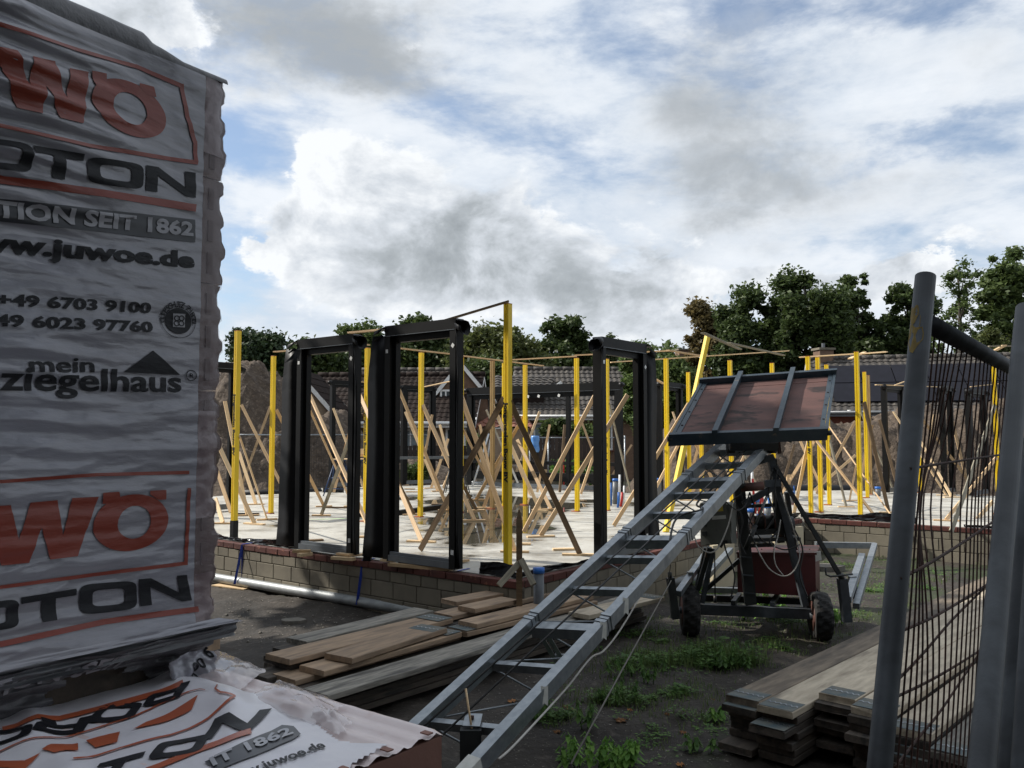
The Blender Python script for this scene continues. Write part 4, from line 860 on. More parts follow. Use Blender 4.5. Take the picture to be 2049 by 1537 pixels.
# ================================================================ BRACES
BR = [ # u0 v0 (top) u1 v1 (foot) material foot-board label
 (450, 803, 495, 1030, 'batten_pale', 1, 'pale brace leaning left of the foil-footed yellow post, its top in the black far frame'),
 (437, 890, 509, 1047, 'batten_pale', 1, 'pale brace crossing behind the foil-footed yellow post to a foot board right of it'),
 (469, 805, 435, 935, 'batten_grey', 0, 'mouldy grey brace running down left from the foil-footed yellow post'),
 (435, 944, 462, 1025, 'batten', 0, 'short brace end beside the brick pallet below the mouldy one'),
 (431, 998, 446, 1046, 'batten_pale', 1, 'lowest brace foot showing right at the edge of the wrapped pallet'),
 (479, 872, 534, 1038, 'batten_pale', 1, 'pale brace with a foot board between the two leftmost yellow posts'),
 (478, 905, 512, 1008, 'batten_pale', 1, 'pair member behind it, brace with its foot just right of the foil-footed post'),
 (541, 813, 482, 975, 'batten', 0, 'brace running down left from the second yellow post'),
 (483, 810, 573, 990, 'batten', 0, 'brownish brace from the first to the foot of the left door frame'),
 (553, 820, 648, 1012, 'batten', 1, 'brace passing behind the left jamb of the left door frame'),
 (612, 773, 746, 1073, 'batten', 1, 'long brace crossing the whole opening of the left door frame'),
 (620, 820, 706, 1012, 'batten', 1, 'orange-tinted brace parallel to the long one in the left door frame'),
 (723, 815, 643, 1030, 'batten_grey', 1, 'grey brace crossing the others in the left door opening, rising to the right'),
 (667, 817, 731, 985, 'batten_pale', 0, 'thin pale brace at the far frame inside the left door opening'),
 (717, 783, 843, 1082, 'batten', 1, 'long brace from the left door frame passing behind the second frame'),
 (727, 826, 828, 1028, 'batten_dark', 1, 'darker short brace right behind that long one'),
 (795, 771, 897, 1020, 'batten', 1, 'long brace from upper left to lower right inside the second door frame'),
 (811, 824, 876, 982, 'batten_pale', 1, 'thin pale brace behind the long one in the second door frame'),
 (845, 809, 949, 1040, 'batten', 1, 'brace leaning on the post in the second door frame, foot beyond its right jamb'),
 (897, 878, 863, 976, 'batten', 1, 'small far brace rising right at the right jamb of the second door frame'),
 (899, 945, 887, 976, 'batten', 0, 'tiny far brace end next to the right jamb of the second door frame'),
 (1009, 797, 841, 1100, 'batten_dark', 0, 'dark brown brace crossing low through the second door frame from the nearest post'),
 (922, 791, 1030, 1102, 'batten', 1, 'brace leaning away right of the second door frame towards the nearest post'),
 (949, 826, 903, 930, 'batten', 0, 'short pale brace crossing above the black jamb right of the second frame'),
 (927, 860, 1000, 1010, 'batten', 1, 'orange-tinted thin brace between second frame and brown timber post'),
 (918, 955, 953, 1020, 'batten_dark', 1, 'dark short brace with its foot at the edge of the puddle'),
 (1020, 803, 1160, 1108, 'batten_dark', 1, 'dark brown brace running from the nearest yellow post down to the right wall edge'),
 (984, 807, 1080, 1020, 'batten_pale', 1, 'pale brace behind the nearest yellow post with foot in the puddle'),
 (1006, 912, 968, 1015, 'batten', 1, 'brace left of the brown timber post with its foot in the puddle'),
 (1050, 830, 953, 999, 'batten', 1, 'brace crossing behind the nearest post from the puddle post'),
 (1080, 824, 1022, 975, 'batten_pale', 0, 'slim pale brace rising right beside the blue bag'),
 (1049, 802, 1015, 900, 'batten', 0, 'short brace against the post standing in the puddle'),
 (1035, 880, 1102, 1018, 'batten', 1, 'thin brace parallel under the dark brown one, foot right of the puddle'),
 (1190, 792, 1048, 1064, 'batten', 0, 'long brace rising right to the single door frame, knotty'),
 (1256, 790, 1082, 1072, 'batten', 1, 'long pale brace through the single door frame opening, foot board near the middle'),
 (1160, 834, 1208, 962, 'batten', 0, 'brace falling right from the free middle post'),
 (1218, 806, 1262, 985, 'batten_grey', 0, 'weathered brace inside the single door frame'),
 (1190, 905, 1162, 988, 'batten', 0, 'short far brace left of the single door frame'),
 (1264, 890, 1221, 957, 'batten', 0, 'short orange brace seen in the single door frame'),
 (1378, 808, 1228, 1052, 'batten', 0, 'long brace from under the lift platform down left through the single door frame'),
 (1298, 884, 1326, 990, 'batten', 0, 'thin brace falling right beside the single door frame'),
 (1346, 824, 1402, 985, 'batten_pale', 1, 'pale brace left of the leaning yellow post'),
 (1368, 870, 1300, 1000, 'batten', 0, 'brace crossing below the left corner of the lift platform'),
 (1345, 905, 1334, 985, 'batten', 0, 'steep brace under the left corner of the lift platform'),
 (1388, 880, 1440, 990, 'batten', 1, 'brace seen between the lift ladder rails near the top'),
 (1440, 880, 1378, 1000, 'batten', 1, 'brace crossing it between the ladder rails'),
 (1425, 878, 1475, 985, 'batten_pale', 0, 'pale brace under the middle of the lift platform'),
 (1500, 890, 1455, 985, 'batten', 0, 'brace showing behind the upper end of the ladder'),
 (1618, 880, 1583, 1056, 'batten_pale', 0, 'steep pale brace left of the inner corner post reaching below the wall'),
 (1627, 873, 1782, 1073, 'batten', 0, 'long brace from the inner corner posts down right over the wall edge'),
 (1629, 882, 1565, 987, 'batten', 0, 'brace falling left from the inner corner post to the far slab edge'),
 (1712, 911, 1630, 981, 'batten_pale', 0, 'flat-lying pale brace left of the right pair of posts'),
 (1712, 843, 1634, 988, 'batten', 0, 'brace falling left from the right pair of yellow posts'),
 (1655, 848, 1784, 1033, 'batten', 1, 'brace from the small third post crossing behind the right pair'),
 (1660, 880, 1693, 1013, 'batten_grey', 1, 'grey steep brace with a foot board between corner posts and right pair'),
 (1713, 932, 1700, 1001, 'batten', 1, 'short steep brace just left of the right pair'),
 (1714, 803, 1789, 984, 'batten_grey', 0, 'grey brace leaning from the right pair towards the leaning fence post'),
 (1729, 805, 1778, 1024, 'batten_dark', 1, 'darker steep brace behind the grey one right of the pair'),
 (1787, 823, 1893, 990, 'batten_pale', 1, 'pale brace rising left behind the leaning fence post'),
 (1838, 876, 1904, 994, 'batten_pale', 1, 'short pale brace right of the leaning fence post'),
 (1843, 836, 1957, 986, 'batten', 0, 'brace falling right behind the fence wires'),
 (1943, 828, 1930, 962, 'batten_pale', 0, 'nearly upright pale brace behind the fence wires'),
 (1992, 809, 1903, 1064, 'batten_grey', 0, 'grey brace rising right behind the fence wires'),
 (1996, 913, 1893, 1040, 'batten', 1, 'brace rising right to the second fence post with foot on the slab'),
 (1986, 1004, 1917, 1082, 'batten_pale', 0, 'yellowish brace leaning over the right wing wall behind the wires'),
 (700, 860, 668, 985, 'batten', 0, 'thin far brace leaning on the trestle side of the left door frame'),
 (760, 830, 790, 985, 'batten_dark', 0, 'dark far brace hidden partly by the left jamb of the second frame'),
 (865, 830, 838, 975, 'batten', 0, 'thin far brace before the small far frame'),
 (880, 850, 915, 985, 'batten_pale', 0, 'thin pale far brace left of the right jamb of the second frame'),
 (960, 850, 990, 985, 'batten', 0, 'thin brace before the stepladder'),
 (1000, 840, 1060, 990, 'batten', 0, 'thin far brace crossing behind the nearest post, falling right'),
 (1100, 850, 1075, 985, 'batten', 0, 'thin far brace below the blue roll'),
 (1130, 850, 1120, 985, 'batten_dark', 0, 'dark upright-ish far brace left of the free middle post'),
 (1410, 850, 1372, 985, 'batten', 0, 'thin brace between the two short-looking yellow posts'),
 (1480, 885, 1520, 985, 'batten_grey', 0, 'grey thin brace behind the carriage of the lift'),
 (1590, 890, 1560, 990, 'batten_dark', 0, 'dark thin brace before the right sand heap'),
 (1600, 880, 1650, 990, 'batten', 0, 'thin brace falling right behind the inner corner posts'),
 (1745, 850, 1716, 985, 'batten', 0, 'thin brace behind the right pair, falling left'),
 (1760, 840, 1800, 990, 'batten_dark', 0, 'dark thin brace left of the leaning fence post'),
 (1870, 830, 1846, 985, 'batten_pale', 0, 'pale thin brace at the first fence wires'),
 (1905, 840, 1940, 985, 'batten', 0, 'thin brace between the two edge-on far frames'),
 (2010, 860, 2045, 1000, 'batten', 1, 'brace glimpsed between the fence posts at the right edge'),
]
for (u0, v0, u1, v1, m, ft, lab) in BR:
    zf = 0.02
    if lab.startswith(('steep pale', 'long brace from the inner', 'yellowish')): zf = -.25
    A = G(u1, v1, zf); d = near_depth(u0, A.y, A.y + .35); B = D(u0, v0, d)
    if B.z > PH - .1: B = D(u0, v0, A.y)
    root = empty('brace', A, lab, 'brace', 'timber braces shoring the posts and frames')
    X = (B - A).normalized(); side = Vector((X.y, -X.x, 0)); side.normalize(); sgn = rnd.choice((-1, 1))
    beam_obj('board', A, B, rnd.uniform(.052, .064), .021, m, (side * .35 + Vector((0, -1, 0)) + Vector((sgn * .4, 0, 0))), root)
    if ft:
        a = rnd.uniform(-.5, .5); q = Vector((math.cos(a), math.sin(a), 0)); L = rnd.uniform(.13, .2)
        beam_obj('foot_board', Vector((A.x, A.y, .012)) - q * L, Vector((A.x, A.y, .012)) + q * L, .07, .02, rnd.choice(['batten', 'formply', 'batten_pale', 'batten', 'batten_pale', 'batten']), (0, 0, 1), root)

# ================================================================ BLACK WINDOW AND DOOR FRAMES
def tw_left(u):                                             # position along the left wall line seen at column u
    k = (u - 1024.5) / FPX; P = bl(.055, 0); return (k * P.y - P.x) / (BX.x - k * BX.y)
def sw_right(u):
    k = (u - 1024.5) / FPX; P = bl(0, .055); return (k * P.y - P.x) / (AX.x - k * AX.y)
def ribbon(pts_a, pts_b, name, parent, m='epdm', thick=.004, smooth=True):
    V = [tuple(p) for pr in zip(pts_a, pts_b) for p in pr]; F = [(2 * i, 2 * i + 2, 2 * i + 3, 2 * i + 1) for i in range(len(pts_a) - 1)]
    o = mesh(name, V, F, m, parent, None, smooth); q = o.modifiers.new('t', 'SOLIDIFY'); q.thickness = thick; return o
def door_frame(A, B, h, label, Nn, wl=.16, wr=.05, mull=(), rails=(), detail=True, hd=.17, jw=.075, sillm='frame_grey', z0=.03, cat='door frame', dep=.115):
    A, B = Vector(A), Vector(B); A.z = B.z = z0; X = (B - A).normalized(); L = (B - A).length; Z = Vector((0, 0, 1)); Nn = Nn.normalized()
    name = 'window_frame' if cat == 'window frame' else 'door_frame'
    root = empty(name, (A + B) / 2, label, cat, 'black window and door frames on the slab')
    def bar(nm, p, q, w, t, up, m='frame_black'): return MB().beam(p, q, w, t, up).build(nm, m, root)
    for nm, x0, s in (('jamb', 0, 1), ('jamb', L, -1)):
        j = MB(); c = A + X * (x0 + s * jw / 2); j.beam(c + Z * .0, c + Z * (h - hd * .6), dep, jw, X)
        c2 = A + X * (x0 + s * (jw + .021)) - Nn * .022; j.beam(c2 + Z * .05, c2 + Z * (h - hd), dep - .05, .042, X); j.build(nm, 'frame_black', root)
    hb = MB(); c = A + Z * (h - hd * .3); hb.beam(c, c + X * L, dep + .002, hd * .6, Z)
    c = A + X * jw + Z * (h - hd * .8 + .0) - Nn * .022; hb.beam(c - Z * .0, c + X * (L - 2 * jw), dep - .05, hd * .4, Z); hb.build('head', 'frame_black', root)
    hl = A + X * .01 + Z * (h - hd * .6 - .004) + Nn * (dep / 2 + .002); MB().beam(hl, hl + X * (L - .02), .004, .006, Z).build('drip_edge', 'frame_grey', root)
    s0 = A + X * jw + Z * .035; MB().beam(s0, s0 + X * (L - 2 * jw), dep, .06, Z).build('sill', sillm, root)
    s1 = s0 + Nn * .03 + Z * .045; MB().beam(s1 + X * .005, s1 + X * (L - 2 * jw - .005), .03, .03, Z).build('threshold', sillm, root)
    for f in mull: c = A + X * L * f; MB().beam(c + Z * .066, c + Z * (h - hd - .001), dep - .02, .09, X).build('mullion', 'frame_black', root)
    for f, hh in rails: c = A + X * (jw + .001) + Z * f; MB().beam(c, c + X * (L - 2 * jw - .002), dep - .03, hh, Z).build('rail', 'frame_black', root)
    if detail:
        n = 15
        for side, wd in ((-1, wl), (1, wr)):
            if wd <= 0: continue
            base = A + X * (0 if side < 0 else L) + Nn * (dep / 2 - .01); ph = rnd.random() * 9
            a = []; b = []
            for i in range(n):
                f = i / (n - 1); z = h - .10 - f * (h - .12); k = .55 + .45 * min(1, f * 5) + (.25 * max(0, f - .86) / .14)
                wv = .012 * math.sin(f * 7 + ph)
                a.append(base + Z * z - X * side * .004); b.append(base + X * side * (wd * k) + Nn * (.05 * (1 - k) + .02 + wv) + Z * z)
            ribbon(a, b, 'rubber_flap', root)
            # the folded loop at the top corner
            c = A + X * ((-.02) if side < 0 else L + .02) + Z * (h - .06) + Nn * .02; V = []; F = []
            for i in range(13):
                th = 2 * math.pi * i / 12 * .93 + (0 if side < 0 else .5)
                for k, e_ in ((0, -.02), (1, .15)):
                    r = .072 * (1 + .30 * math.cos(th * 2)) * (1 if k else .75); V.append(tuple(c + X * side * (e_ + .02 * math.cos(th)) * .55 + Nn * (r * math.cos(th) * .9 + .01) + Z * (r * 1.25 * math.sin(th) - .25 * e_)))
            F = [(2 * i, 2 * i + 2, 2 * i + 3, 2 * i + 1) for i in range(12)]
            o = mesh('rubber_fold', V, F, 'epdm', root, None, True); q = o.modifiers.new('t', 'SOLIDIFY'); q.thickness = .004
            st = A + X * ((jw * .45) if side < 0 else L - jw * .45) + Z * (h - hd - .09) + Nn * (dep / 2 + .003)
            r = .024; ang = .8 if side < 0 else .1; P4 = [st + X * math.cos(ang + k * math.pi / 2) * r + Z * math.sin(ang + k * math.pi / 2) * r * 1.1 for k in range(4)]
            MB().extr(P4, -Nn * .002).build('sticker', 'white', root)
        st = A + X * (L - jw * .4) + Z * .16 + Nn * (dep / 2 + .003); P4 = [st + X * a_ * .018 + Z * b_ * .022 for a_, b_ in ((-1, -1), (1, -1), (1, 1), (-1, 1))]
        MB().extr(P4, -Nn * .002).build('sticker', 'white', root)
    else:
        for side in (-1, 1):
            c = A + X * ((-.02) if side < 0 else L + .02) + Z * (h - .07) + Nn * .03; MB().tube([c - Nn * .06, c + Nn * .08], .05, 8).build('rubber_fold', 'epdm', root, True)
    return root
l0, l1 = tw_left(601), tw_left(714); door_frame(bl(.055, l0), bl(.055, l1), 2.33, 'left of the two near black door frames, standing on the wall on wooden wedges', -AX, .26, .07)
l0, l1 = tw_left(777), tw_left(919); door_frame(bl(.055, l0), bl(.055, l1), 2.37, 'second near black door frame, right of the left one, at the pallet-side wall', -AX, .24, .04)
s0_, s1_ = sw_right(1196), sw_right(1286); door_frame(bl(s0_, .055), bl(s1_, .055), 2.27, 'single near black door frame right of the nearest post, seen obliquely above the lift ladder', -BX, .05, .20)
b_ = D(468, 1000, 14.5); b_.z = 0; door_frame(b_ - AX * 1.3, b_, 2.5, 'black frame half hidden behind the tall wrapped pallet', -BX, .05, .02)
door_frame(D(660, 960, 20.6), D(742, 960, 21.4), 2.62, 'far black frame seen through the left door opening', -Y0, 0, 0, detail=False)
door_frame(D(803, 960, 21.6), D(869, 960, 22.3), 2.55, 'far black frame seen through the second door opening, with a grey sill', -Y0, 0, 0, detail=False, jw=.12)
fa, fb = Vector((-1.12, 21.5, 0)), Vector((2.48, 18.95, 0)); FN = -((fb - fa).normalized().cross(Vector((0, 0, -1)))) ; FN = Vector((-.57, -.82, 0))
w5 = door_frame(fa, fb, 2.47, 'wide four-light black window frame across the back of the slab', FN, 0, 0, mull=(.165, .40, .68), rails=((.60, .08), (.27, .20)), detail=False, hd=.30, jw=.15, cat='window frame')
for f in (.43, .50, .63): 
    p = fa.lerp(fb, f) + Vector((0, 0, 2.47 - .24)) + FN * .07; MB().extr([p + Vector((math.cos(a) * .045 * .8, -math.cos(a) * .045 * .5, math.sin(a) * .045)) for a in (.4, 1.97, 3.54, 5.1)], FN * .002).build('sticker', 'white', w5)
door_frame(D(1318, 960, 17.6), D(1364, 960, 18.6), 2.40, 'far black frame just left of the lift platform', -BX, 0, 0, detail=False, jw=.11)
door_frame(D(1772, 960, 18.6), D(1808, 960, 19.3), 2.40, 'far black frame left of the leaning fence post', -Y0, 0, 0, detail=False)
door_frame(D(1889, 960, 18.2), D(1889, 960, 18.2) + AX * .9, 2.35, 'far black frame seen edge on behind the fence wires, the slimmer one', -BX, 0, 0, detail=False)
door_frame(D(1941, 960, 17.6), D(1941, 960, 17.6) + (AX + Vector((.18, 0, 0))) * 1.0, 2.25, 'far black frame behind the fence wires, the wider dark one', -BX, 0, 0, detail=False, jw=.12)
# wedges and blocks under the near frames
def block(label, A, B, w, t, m='batten_pale', cat='wood block', name='wood_block', up=(0, 0, 1), grp='wood offcuts on the wall and slab'):
    o = beam_obj(name, A, B, w, t, m, up); return tag(o, label, cat, grp)
def BLK(u0, v0, u1, v1, z, w, t, m, lab): block(lab, G(u0, v0, z), G(u1, v1, z), w, t, m)
BLK(586, 1103, 621, 1103, .05, .06, .03, 'batten', 'upper wooden wedge under the left jamb of the left door frame')
BLK(598, 1111, 622, 1108, .02, .07, .035, 'batten_pale', 'pale wood block on the brick cap under the left jamb of the left door frame')
BLK(665, 1116, 709, 1119, .02, .06, .03, 'batten_pale', 'pale wood block under the right jamb of the left door frame')
BLK(676, 1108, 703, 1111, .05, .06, .022, 'batten', 'thin second block on the one under the right jamb of the left frame')
BLK(611, 1082, 646, 1080, .012, .09, .02, 'batten_dark', 'brown board offcut on the slab behind the sill of the left door frame')
BLK(764, 1120, 795, 1122, .035, .07, .022, 'batten_pale', 'pale strip under the left jamb of the second door frame')
BLK(780, 1129, 902, 1140, .012, .07, .03, 'batten', 'long timber lying on the brick cap under the second door frame')
BLK(869, 1125, 903, 1130, .035, .07, .024, 'batten_pale', 'pale block under the right jamb of the second door frame')
BLK(900, 1127, 936, 1121, .02, .05, .02, 'batten', 'wooden strip sticking out right of the second door frame')
BLK(738, 1108, 705, 1112, .03, .05, .018, 'batten', 'thin strip on the wall between the two near door frames')
o = MB().beam(G(735, 1122, 0), G(738, 1122, 0) + Vector((0, 0, .22)), .08, .08, (0, 1, 0)).build('foil_bundle', 'epdm'); tag(o, 'upright black rubber scrap standing on the wall between the two near door frames', 'rubber strip')
for (u, v, du, m, lab) in ((496, 1028, 22, 'epdm', 'dark rubber scrap on the slab left of the second yellow post'), (875, 1009, 12, 'batten_dark', 'small dark scrap on the slab in the second door opening'), (672, 1015, 22, 'batten_dark', 'dark thin strip on the slab in the left door opening'),
                       (826, 984, 14, 'batten', 'thin board lying at the far end of the second door opening'), (820, 978, 9, 'batten', 'short board lying behind the thin board at the far end'), (1128, 1099, 22, 'batten_pale', 'pale strip lying by the foot of the long dark brown brace'),
                       (1050, 1088, 12, 'batten_pale', 'pale strip on the slab right of the nearest post'), (1165, 1003, 9, 'batten_dark', 'dark scrap on the slab left of the single door frame')):
    block(lab, G(u - du, v, .014), G(u + du, v + rnd.uniform(-1, 1), .014), .07, .02, m)
# black profile lying on the slab
o = MB().beam(G(795, 1026, .04), G(888, 1013, .04), .10, .07).build('steel_profile', 'frame_black'); tag(o, 'black profile lying flat on the slab inside the second door frame', 'profile')
o = MB().beam(G(700, 1031, .03), G(762, 1030, .03), .08, .05).build('steel_profile', 'frame_black'); tag(o, 'black profile end lying behind the jamb of the second door frame', 'profile')

# ================================================================ THINGS ON THE SLAB
def stub(label, u, vt, vb, d=None, r=.055, cap=True, m='pvc', capm='pvc_blue', z=None):
    c = G(u, vb, 0) if d is None else D(u, vb, d); zt = D(u, vt, c.y).z; zb = 0 if d is None else GZ; root = empty('pipe_stub', (c.x, c.y, zb), label, 'pipe', 'capped pipe stubs')
    MB().tube([(c.x, c.y, zb), (c.x, c.y, zt - .03)], r, 14).build('tube', m, root, True)
    if cap: MB().tube([(c.x, c.y, zt - .045), (c.x, c.y, zt)], r * 1.12, 14).build('cap', capm, root, True)
stub('grey pipe stub with blue cap standing at the outer wall corner by the pointed stake', 1078, 1136, 1180, d=7.35, r=.046)
stub('grey stub with blue cap right behind the single door frame', 1232, 958, 1009)
stub('blue-capped stub left of the leaning yellow post', 1318, 957, 998)
stub('blue-capped stub beside the lift upright, the leftmost of the lift group', 1502, 1018, 1052, d=11.8)
stub('nearest blue-capped stub of the group behind the lift frame', 1524, 1029, 1085, d=11.4)
stub('blue-capped stub right of the nearest one in the lift group', 1536, 1010, 1042)
stub('small far blue-capped stub in the lift group', 1517, 999, 1022, r=.04)
stub('blue-capped stub by the steep pale brace', 1585, 983, 1010)
stub('blue-capped stub at the far edge right of the yellow pair', 1757, 974, 993)
def conduit(label, pts, m, r=.014):
    o = MB().tube(pts, r, 8).build('conduit', m, None, True); return tag(o, label, 'conduit', 'coloured conduits rising from the slab')
def CN(lab, m, u0, v0, u1, v1, r=.013): A = G(u0, v0, 0); conduit(lab, [A, D((u0 + u1) / 2 + 1, (v0 + v1) / 2, A.y), D(u1, v1, A.y)], m, r)
CN('blue curved conduit inside the single door frame', 'pvc_blue', 1222, 1012, 1222, 966, .022)
CN('tall white conduit beside the stub in the single door frame', 'conduit_white', 1238, 1012, 1240, 950, .02)
CN('blue conduit next to the tall white one', 'pvc_blue', 1236, 1016, 1238, 985, .02)
CN('red conduit in the single door frame', 'conduit_red', 1242, 1014, 1245, 985, .022)
CN('white conduit right of the red one in the single door frame', 'conduit_white', 1246, 1014, 1249, 972, .018)
CN('red conduit left of the leaning post', 'conduit_red', 1309, 1000, 1307, 965, .018)
CN('blue conduit left of the leaning post', 'pvc_blue', 1314, 1002, 1311, 975, .018)
A = G(1512, 1028); conduit('tall red conduit behind the lift upright', [A, D(1508, 990, A.y), D(1506, 958, A.y)], 'conduit_red', .02); conduit('white conduit continuing above the tall red one', [D(1505, 970, A.y + .3), D(1505, 944, A.y + .3)], 'conduit_white', .022)
CN('blue conduit beside the tall red one', 'pvc_blue', 1505, 1022, 1506, 1000, .02)
CN('left leg of the red conduit pair in the lift group', 'conduit_red', 1518, 1028, 1523, 996, .02); CN('right leg of the red conduit pair in the lift group', 'conduit_red', 1530, 1030, 1525, 994, .02)
CN('small blue conduit right of the red pair', 'pvc_blue', 1539, 1012, 1537, 993, .02); CN('thin blue and white conduit over the stub by the steep pale brace', 'pvc_blue', 1589, 995, 1588, 972, .014)
# stepladder
sl_ = empty('stepladder', G(1000, 976), 'aluminium stepladder standing open behind the brown timber post', 'ladder')
dT = 20.3; T1, T2 = D(973, 820, dT), D(988, 819, dT + .1); B1, B2 = G(1040, 975), G(1049, 977); B1 = D(1040, 975, 20.6); B2 = D(1052, 974, 20.9)
for a, b in ((T1, B1), (T2, B2)): MB().beam(a, b, .05, .035, (0, -1, 0)).build('rail', 'alu', sl_)
for i in range(8): f = .12 + i * .12; MB().beam(T1.lerp(B1, f), T2.lerp(B2, f), .05, .03, (0, 0, 1)).build('rung', 'alu', sl_)
c1_, c2_ = D(978, 868, dT), D(945, 975, 20); MB().beam(c1_, c2_, .04, .03, (0, -1, 0)).build('back_leg', 'alu', sl_); e1, e2 = D(981, 880, dT + .6), D(968, 970, 20.7); MB().beam(e1, e2, .04, .03, (0, -1, 0)).build('back_leg', 'alu', sl_)
MB().tube([c2_ + Vector((0, 0, .12)), D(958, 968, 20.3), e2 + Vector((0, 0, .08))], .018, 6).build('back_brace', 'alu', sl_, True); MB().beam(c1_.lerp(c2_, .3), e1.lerp(e2, .3), .02, .02).build('back_brace', 'alu', sl_)
# trestles with board and offcuts
for k, (u, y, lab) in enumerate(((680, 18.3, 'left blue steel trestle under the work board, behind the left door frame'), (732, 18.3, 'right blue steel trestle under the work board'), (914, 18.6, 'dark trestle under the far end of the long profile'))):
    top = D(u, 921, y); tr = empty('trestle', (top.x, top.y, 0), lab, 'trestle', 'trestles on the slab')
    for s in (-1, 1):
        for q in (-1, 1): MB().tube([top + Vector((s * .10, 0, 0)), (top.x + s * .27, top.y + q * .35, 0)], .014, 6).build('leg', 'trestle_blue' if k < 2 else 'steel_dark', tr, True)
    for zz, f in ((.18, .8), (.42, .5)): MB().tube([(top.x - .1 - .17 * f, top.y - .35 * f, top.z - (top.z) * f), (top.x + .1 + .17 * f, top.y - .35 * f, top.z - top.z * f)], .011, 6).build('crossbar', 'trestle_blue' if k < 2 else 'steel_dark', tr, True)
    MB().beam(top + Vector((-.14, 0, 0)), top + Vector((.14, 0, 0)), .05, .03).build('top_bar', 'trestle_blue' if k < 2 else 'steel_dark', tr)
block('pale work board lying across the two blue trestles', D(668, 919, 18.3), D(757, 918, 18.3), .45, .02, 'batten_pale', 'work board', 'work_board')
tb = D(700, 914, 18.3).z
offl = ('cube-like pale offcut standing highest in the heap on the work board', 'pale offcut lying left of the cube-like one on the work board', 'pale offcut under the cube-like one', 'flat pale offcut in the middle of the heap on the work board', 'tilted pale offcut behind the middle of the heap', 'pale offcut leaning on the middle one', 'pale offcut right of the printed post on the work board', 'flat offcut farther right on the work board', 'rightmost pale offcut on the work board')
for k in range(9):
    x = D((727, 718, 728, 735, 738, 741, 745, 749, 753)[k], 912, 18.3); a = rnd.uniform(-.8, .8); hi = k in (0,); q = Vector((0, 0, .055)) if hi else Vector((math.cos(a), math.sin(a), rnd.uniform(-.04, .10))) * rnd.uniform(.08, .15); zz = tb + .015 + (.10 if hi else .045 if k in (4, 5) else .01)
    c = Vector((x.x, x.y - .05 + .03 * (k % 3), zz)); o = beam_obj('wood_offcut', c - q, c + q, .09 if hi else .07, .08 if hi else .045, 'batten_pale', (0, -1, 0) if hi else (0, 0, 1)); tag(o, offl[k], 'offcut', 'wood offcuts on the work board')
o = MB().beam(D(757, 917, 18.6), D(948, 915, 18.9), .09, .06).build('steel_profile', 'frame_grey'); tag(o, 'long grey-topped profile lying level across the trestles behind the second door frame', 'profile')
# black sheets and junk near the trestles, blue bag on the wide frame
foil_strip([D(648, 985, 19), D(690, 985, 19.2)], .22, 'foil_heap', 'crumpled black foil heap at the far left corner of the slab', 31, -Y0, .1, wd=.1)
foil_strip([D(478, 1012, 16.8), D(512, 1010, 16.9)], .12, 'foil_heap', 'black foil scrap lying between the first two yellow posts', 33, -Y0, .08, wd=.1)
pipe('pipe', [D(485, 990, 18.3), D(545, 990, 18.6), D(640, 985, 19.5)], .10, 'epdm', 'black roll of rubber lying along the far left slab edge', 'rubber roll')
pipe('pipe', [D(1540, 985, 19.8), D(1700, 985, 20.0)], .17, 'epdm', 'black roll of rubber at the foot of the right sand heap', 'rubber roll')
c = D(1071, 888, 19.75); V = []; nz_, na = 9, 12
for i in range(nz_ + 1):
    f = i / nz_; z = D(0, 872, 19.75).z * (1 - f) + D(0, 905, 19.75).z * f
    for k in range(na):
        a = 2 * math.pi * k / na; r = .095 * (1 + .18 * fbm(math.cos(a) * 2, math.sin(a) * 2, f * 3, 3)) * (.9 if i in (0, nz_) else 1); V.append((c.x + r * math.cos(a), c.y + r * math.sin(a) * .8, z))
F = [(i * na + k, (i + 1) * na + k, (i + 1) * na + (k + 1) % na, i * na + (k + 1) % na) for i in range(nz_) for k in range(na)] + [tuple(range(na)), tuple(range((nz_ + 1) * na - 1, nz_ * na - 1, -1))]
o = mesh('blue_bag', V, F, 'blue_bag', None, None, True); tag(o, 'shiny light blue plastic-wrapped roll hung on a mullion of the wide window frame', 'plastic roll')
# pointed stake with its struts at the corner
P = D(1039, 1100, 7.25); st = empty('stake', (P.x, P.y, GZ), 'pointed wooden stake with two struts driven in at the wall corner', 'stake')
zt = D(1039, 1020, 7.25).z; w = .026
MB().add([(P.x - w, P.y - .02, GZ - .1), (P.x + w, P.y - .02, GZ - .1), (P.x + w, P.y + .02, GZ - .1), (P.x - w, P.y + .02, GZ - .1), (P.x - w, P.y - .02, zt - .09), (P.x + w, P.y - .02, zt - .09), (P.x + w, P.y + .02, zt - .09), (P.x - w, P.y + .02, zt - .09), (P.x - .007, P.y - .01, zt), (P.x + .007, P.y - .01, zt), (P.x + .007, P.y + .01, zt), (P.x - .007, P.y + .01, zt)],
         [(0, 3, 2, 1), (0, 1, 5, 4), (1, 2, 6, 5), (2, 3, 7, 6), (3, 0, 4, 7), (4, 5, 9, 8), (5, 6, 10, 9), (6, 7, 11, 10), (7, 4, 8, 11), (8, 9, 10, 11)]).build('shaft', 'batten_dark', st)
beam_obj('strut', D(998, 1172, 7.05), D(1038, 1127, 7.2), .05, .02, 'batten_grey', (0, -1, 0), st); beam_obj('strut', D(1068, 1170, 7.0), D(1043, 1120, 7.2), .05, .02, 'batten_grey', (0, -1, 0), st)
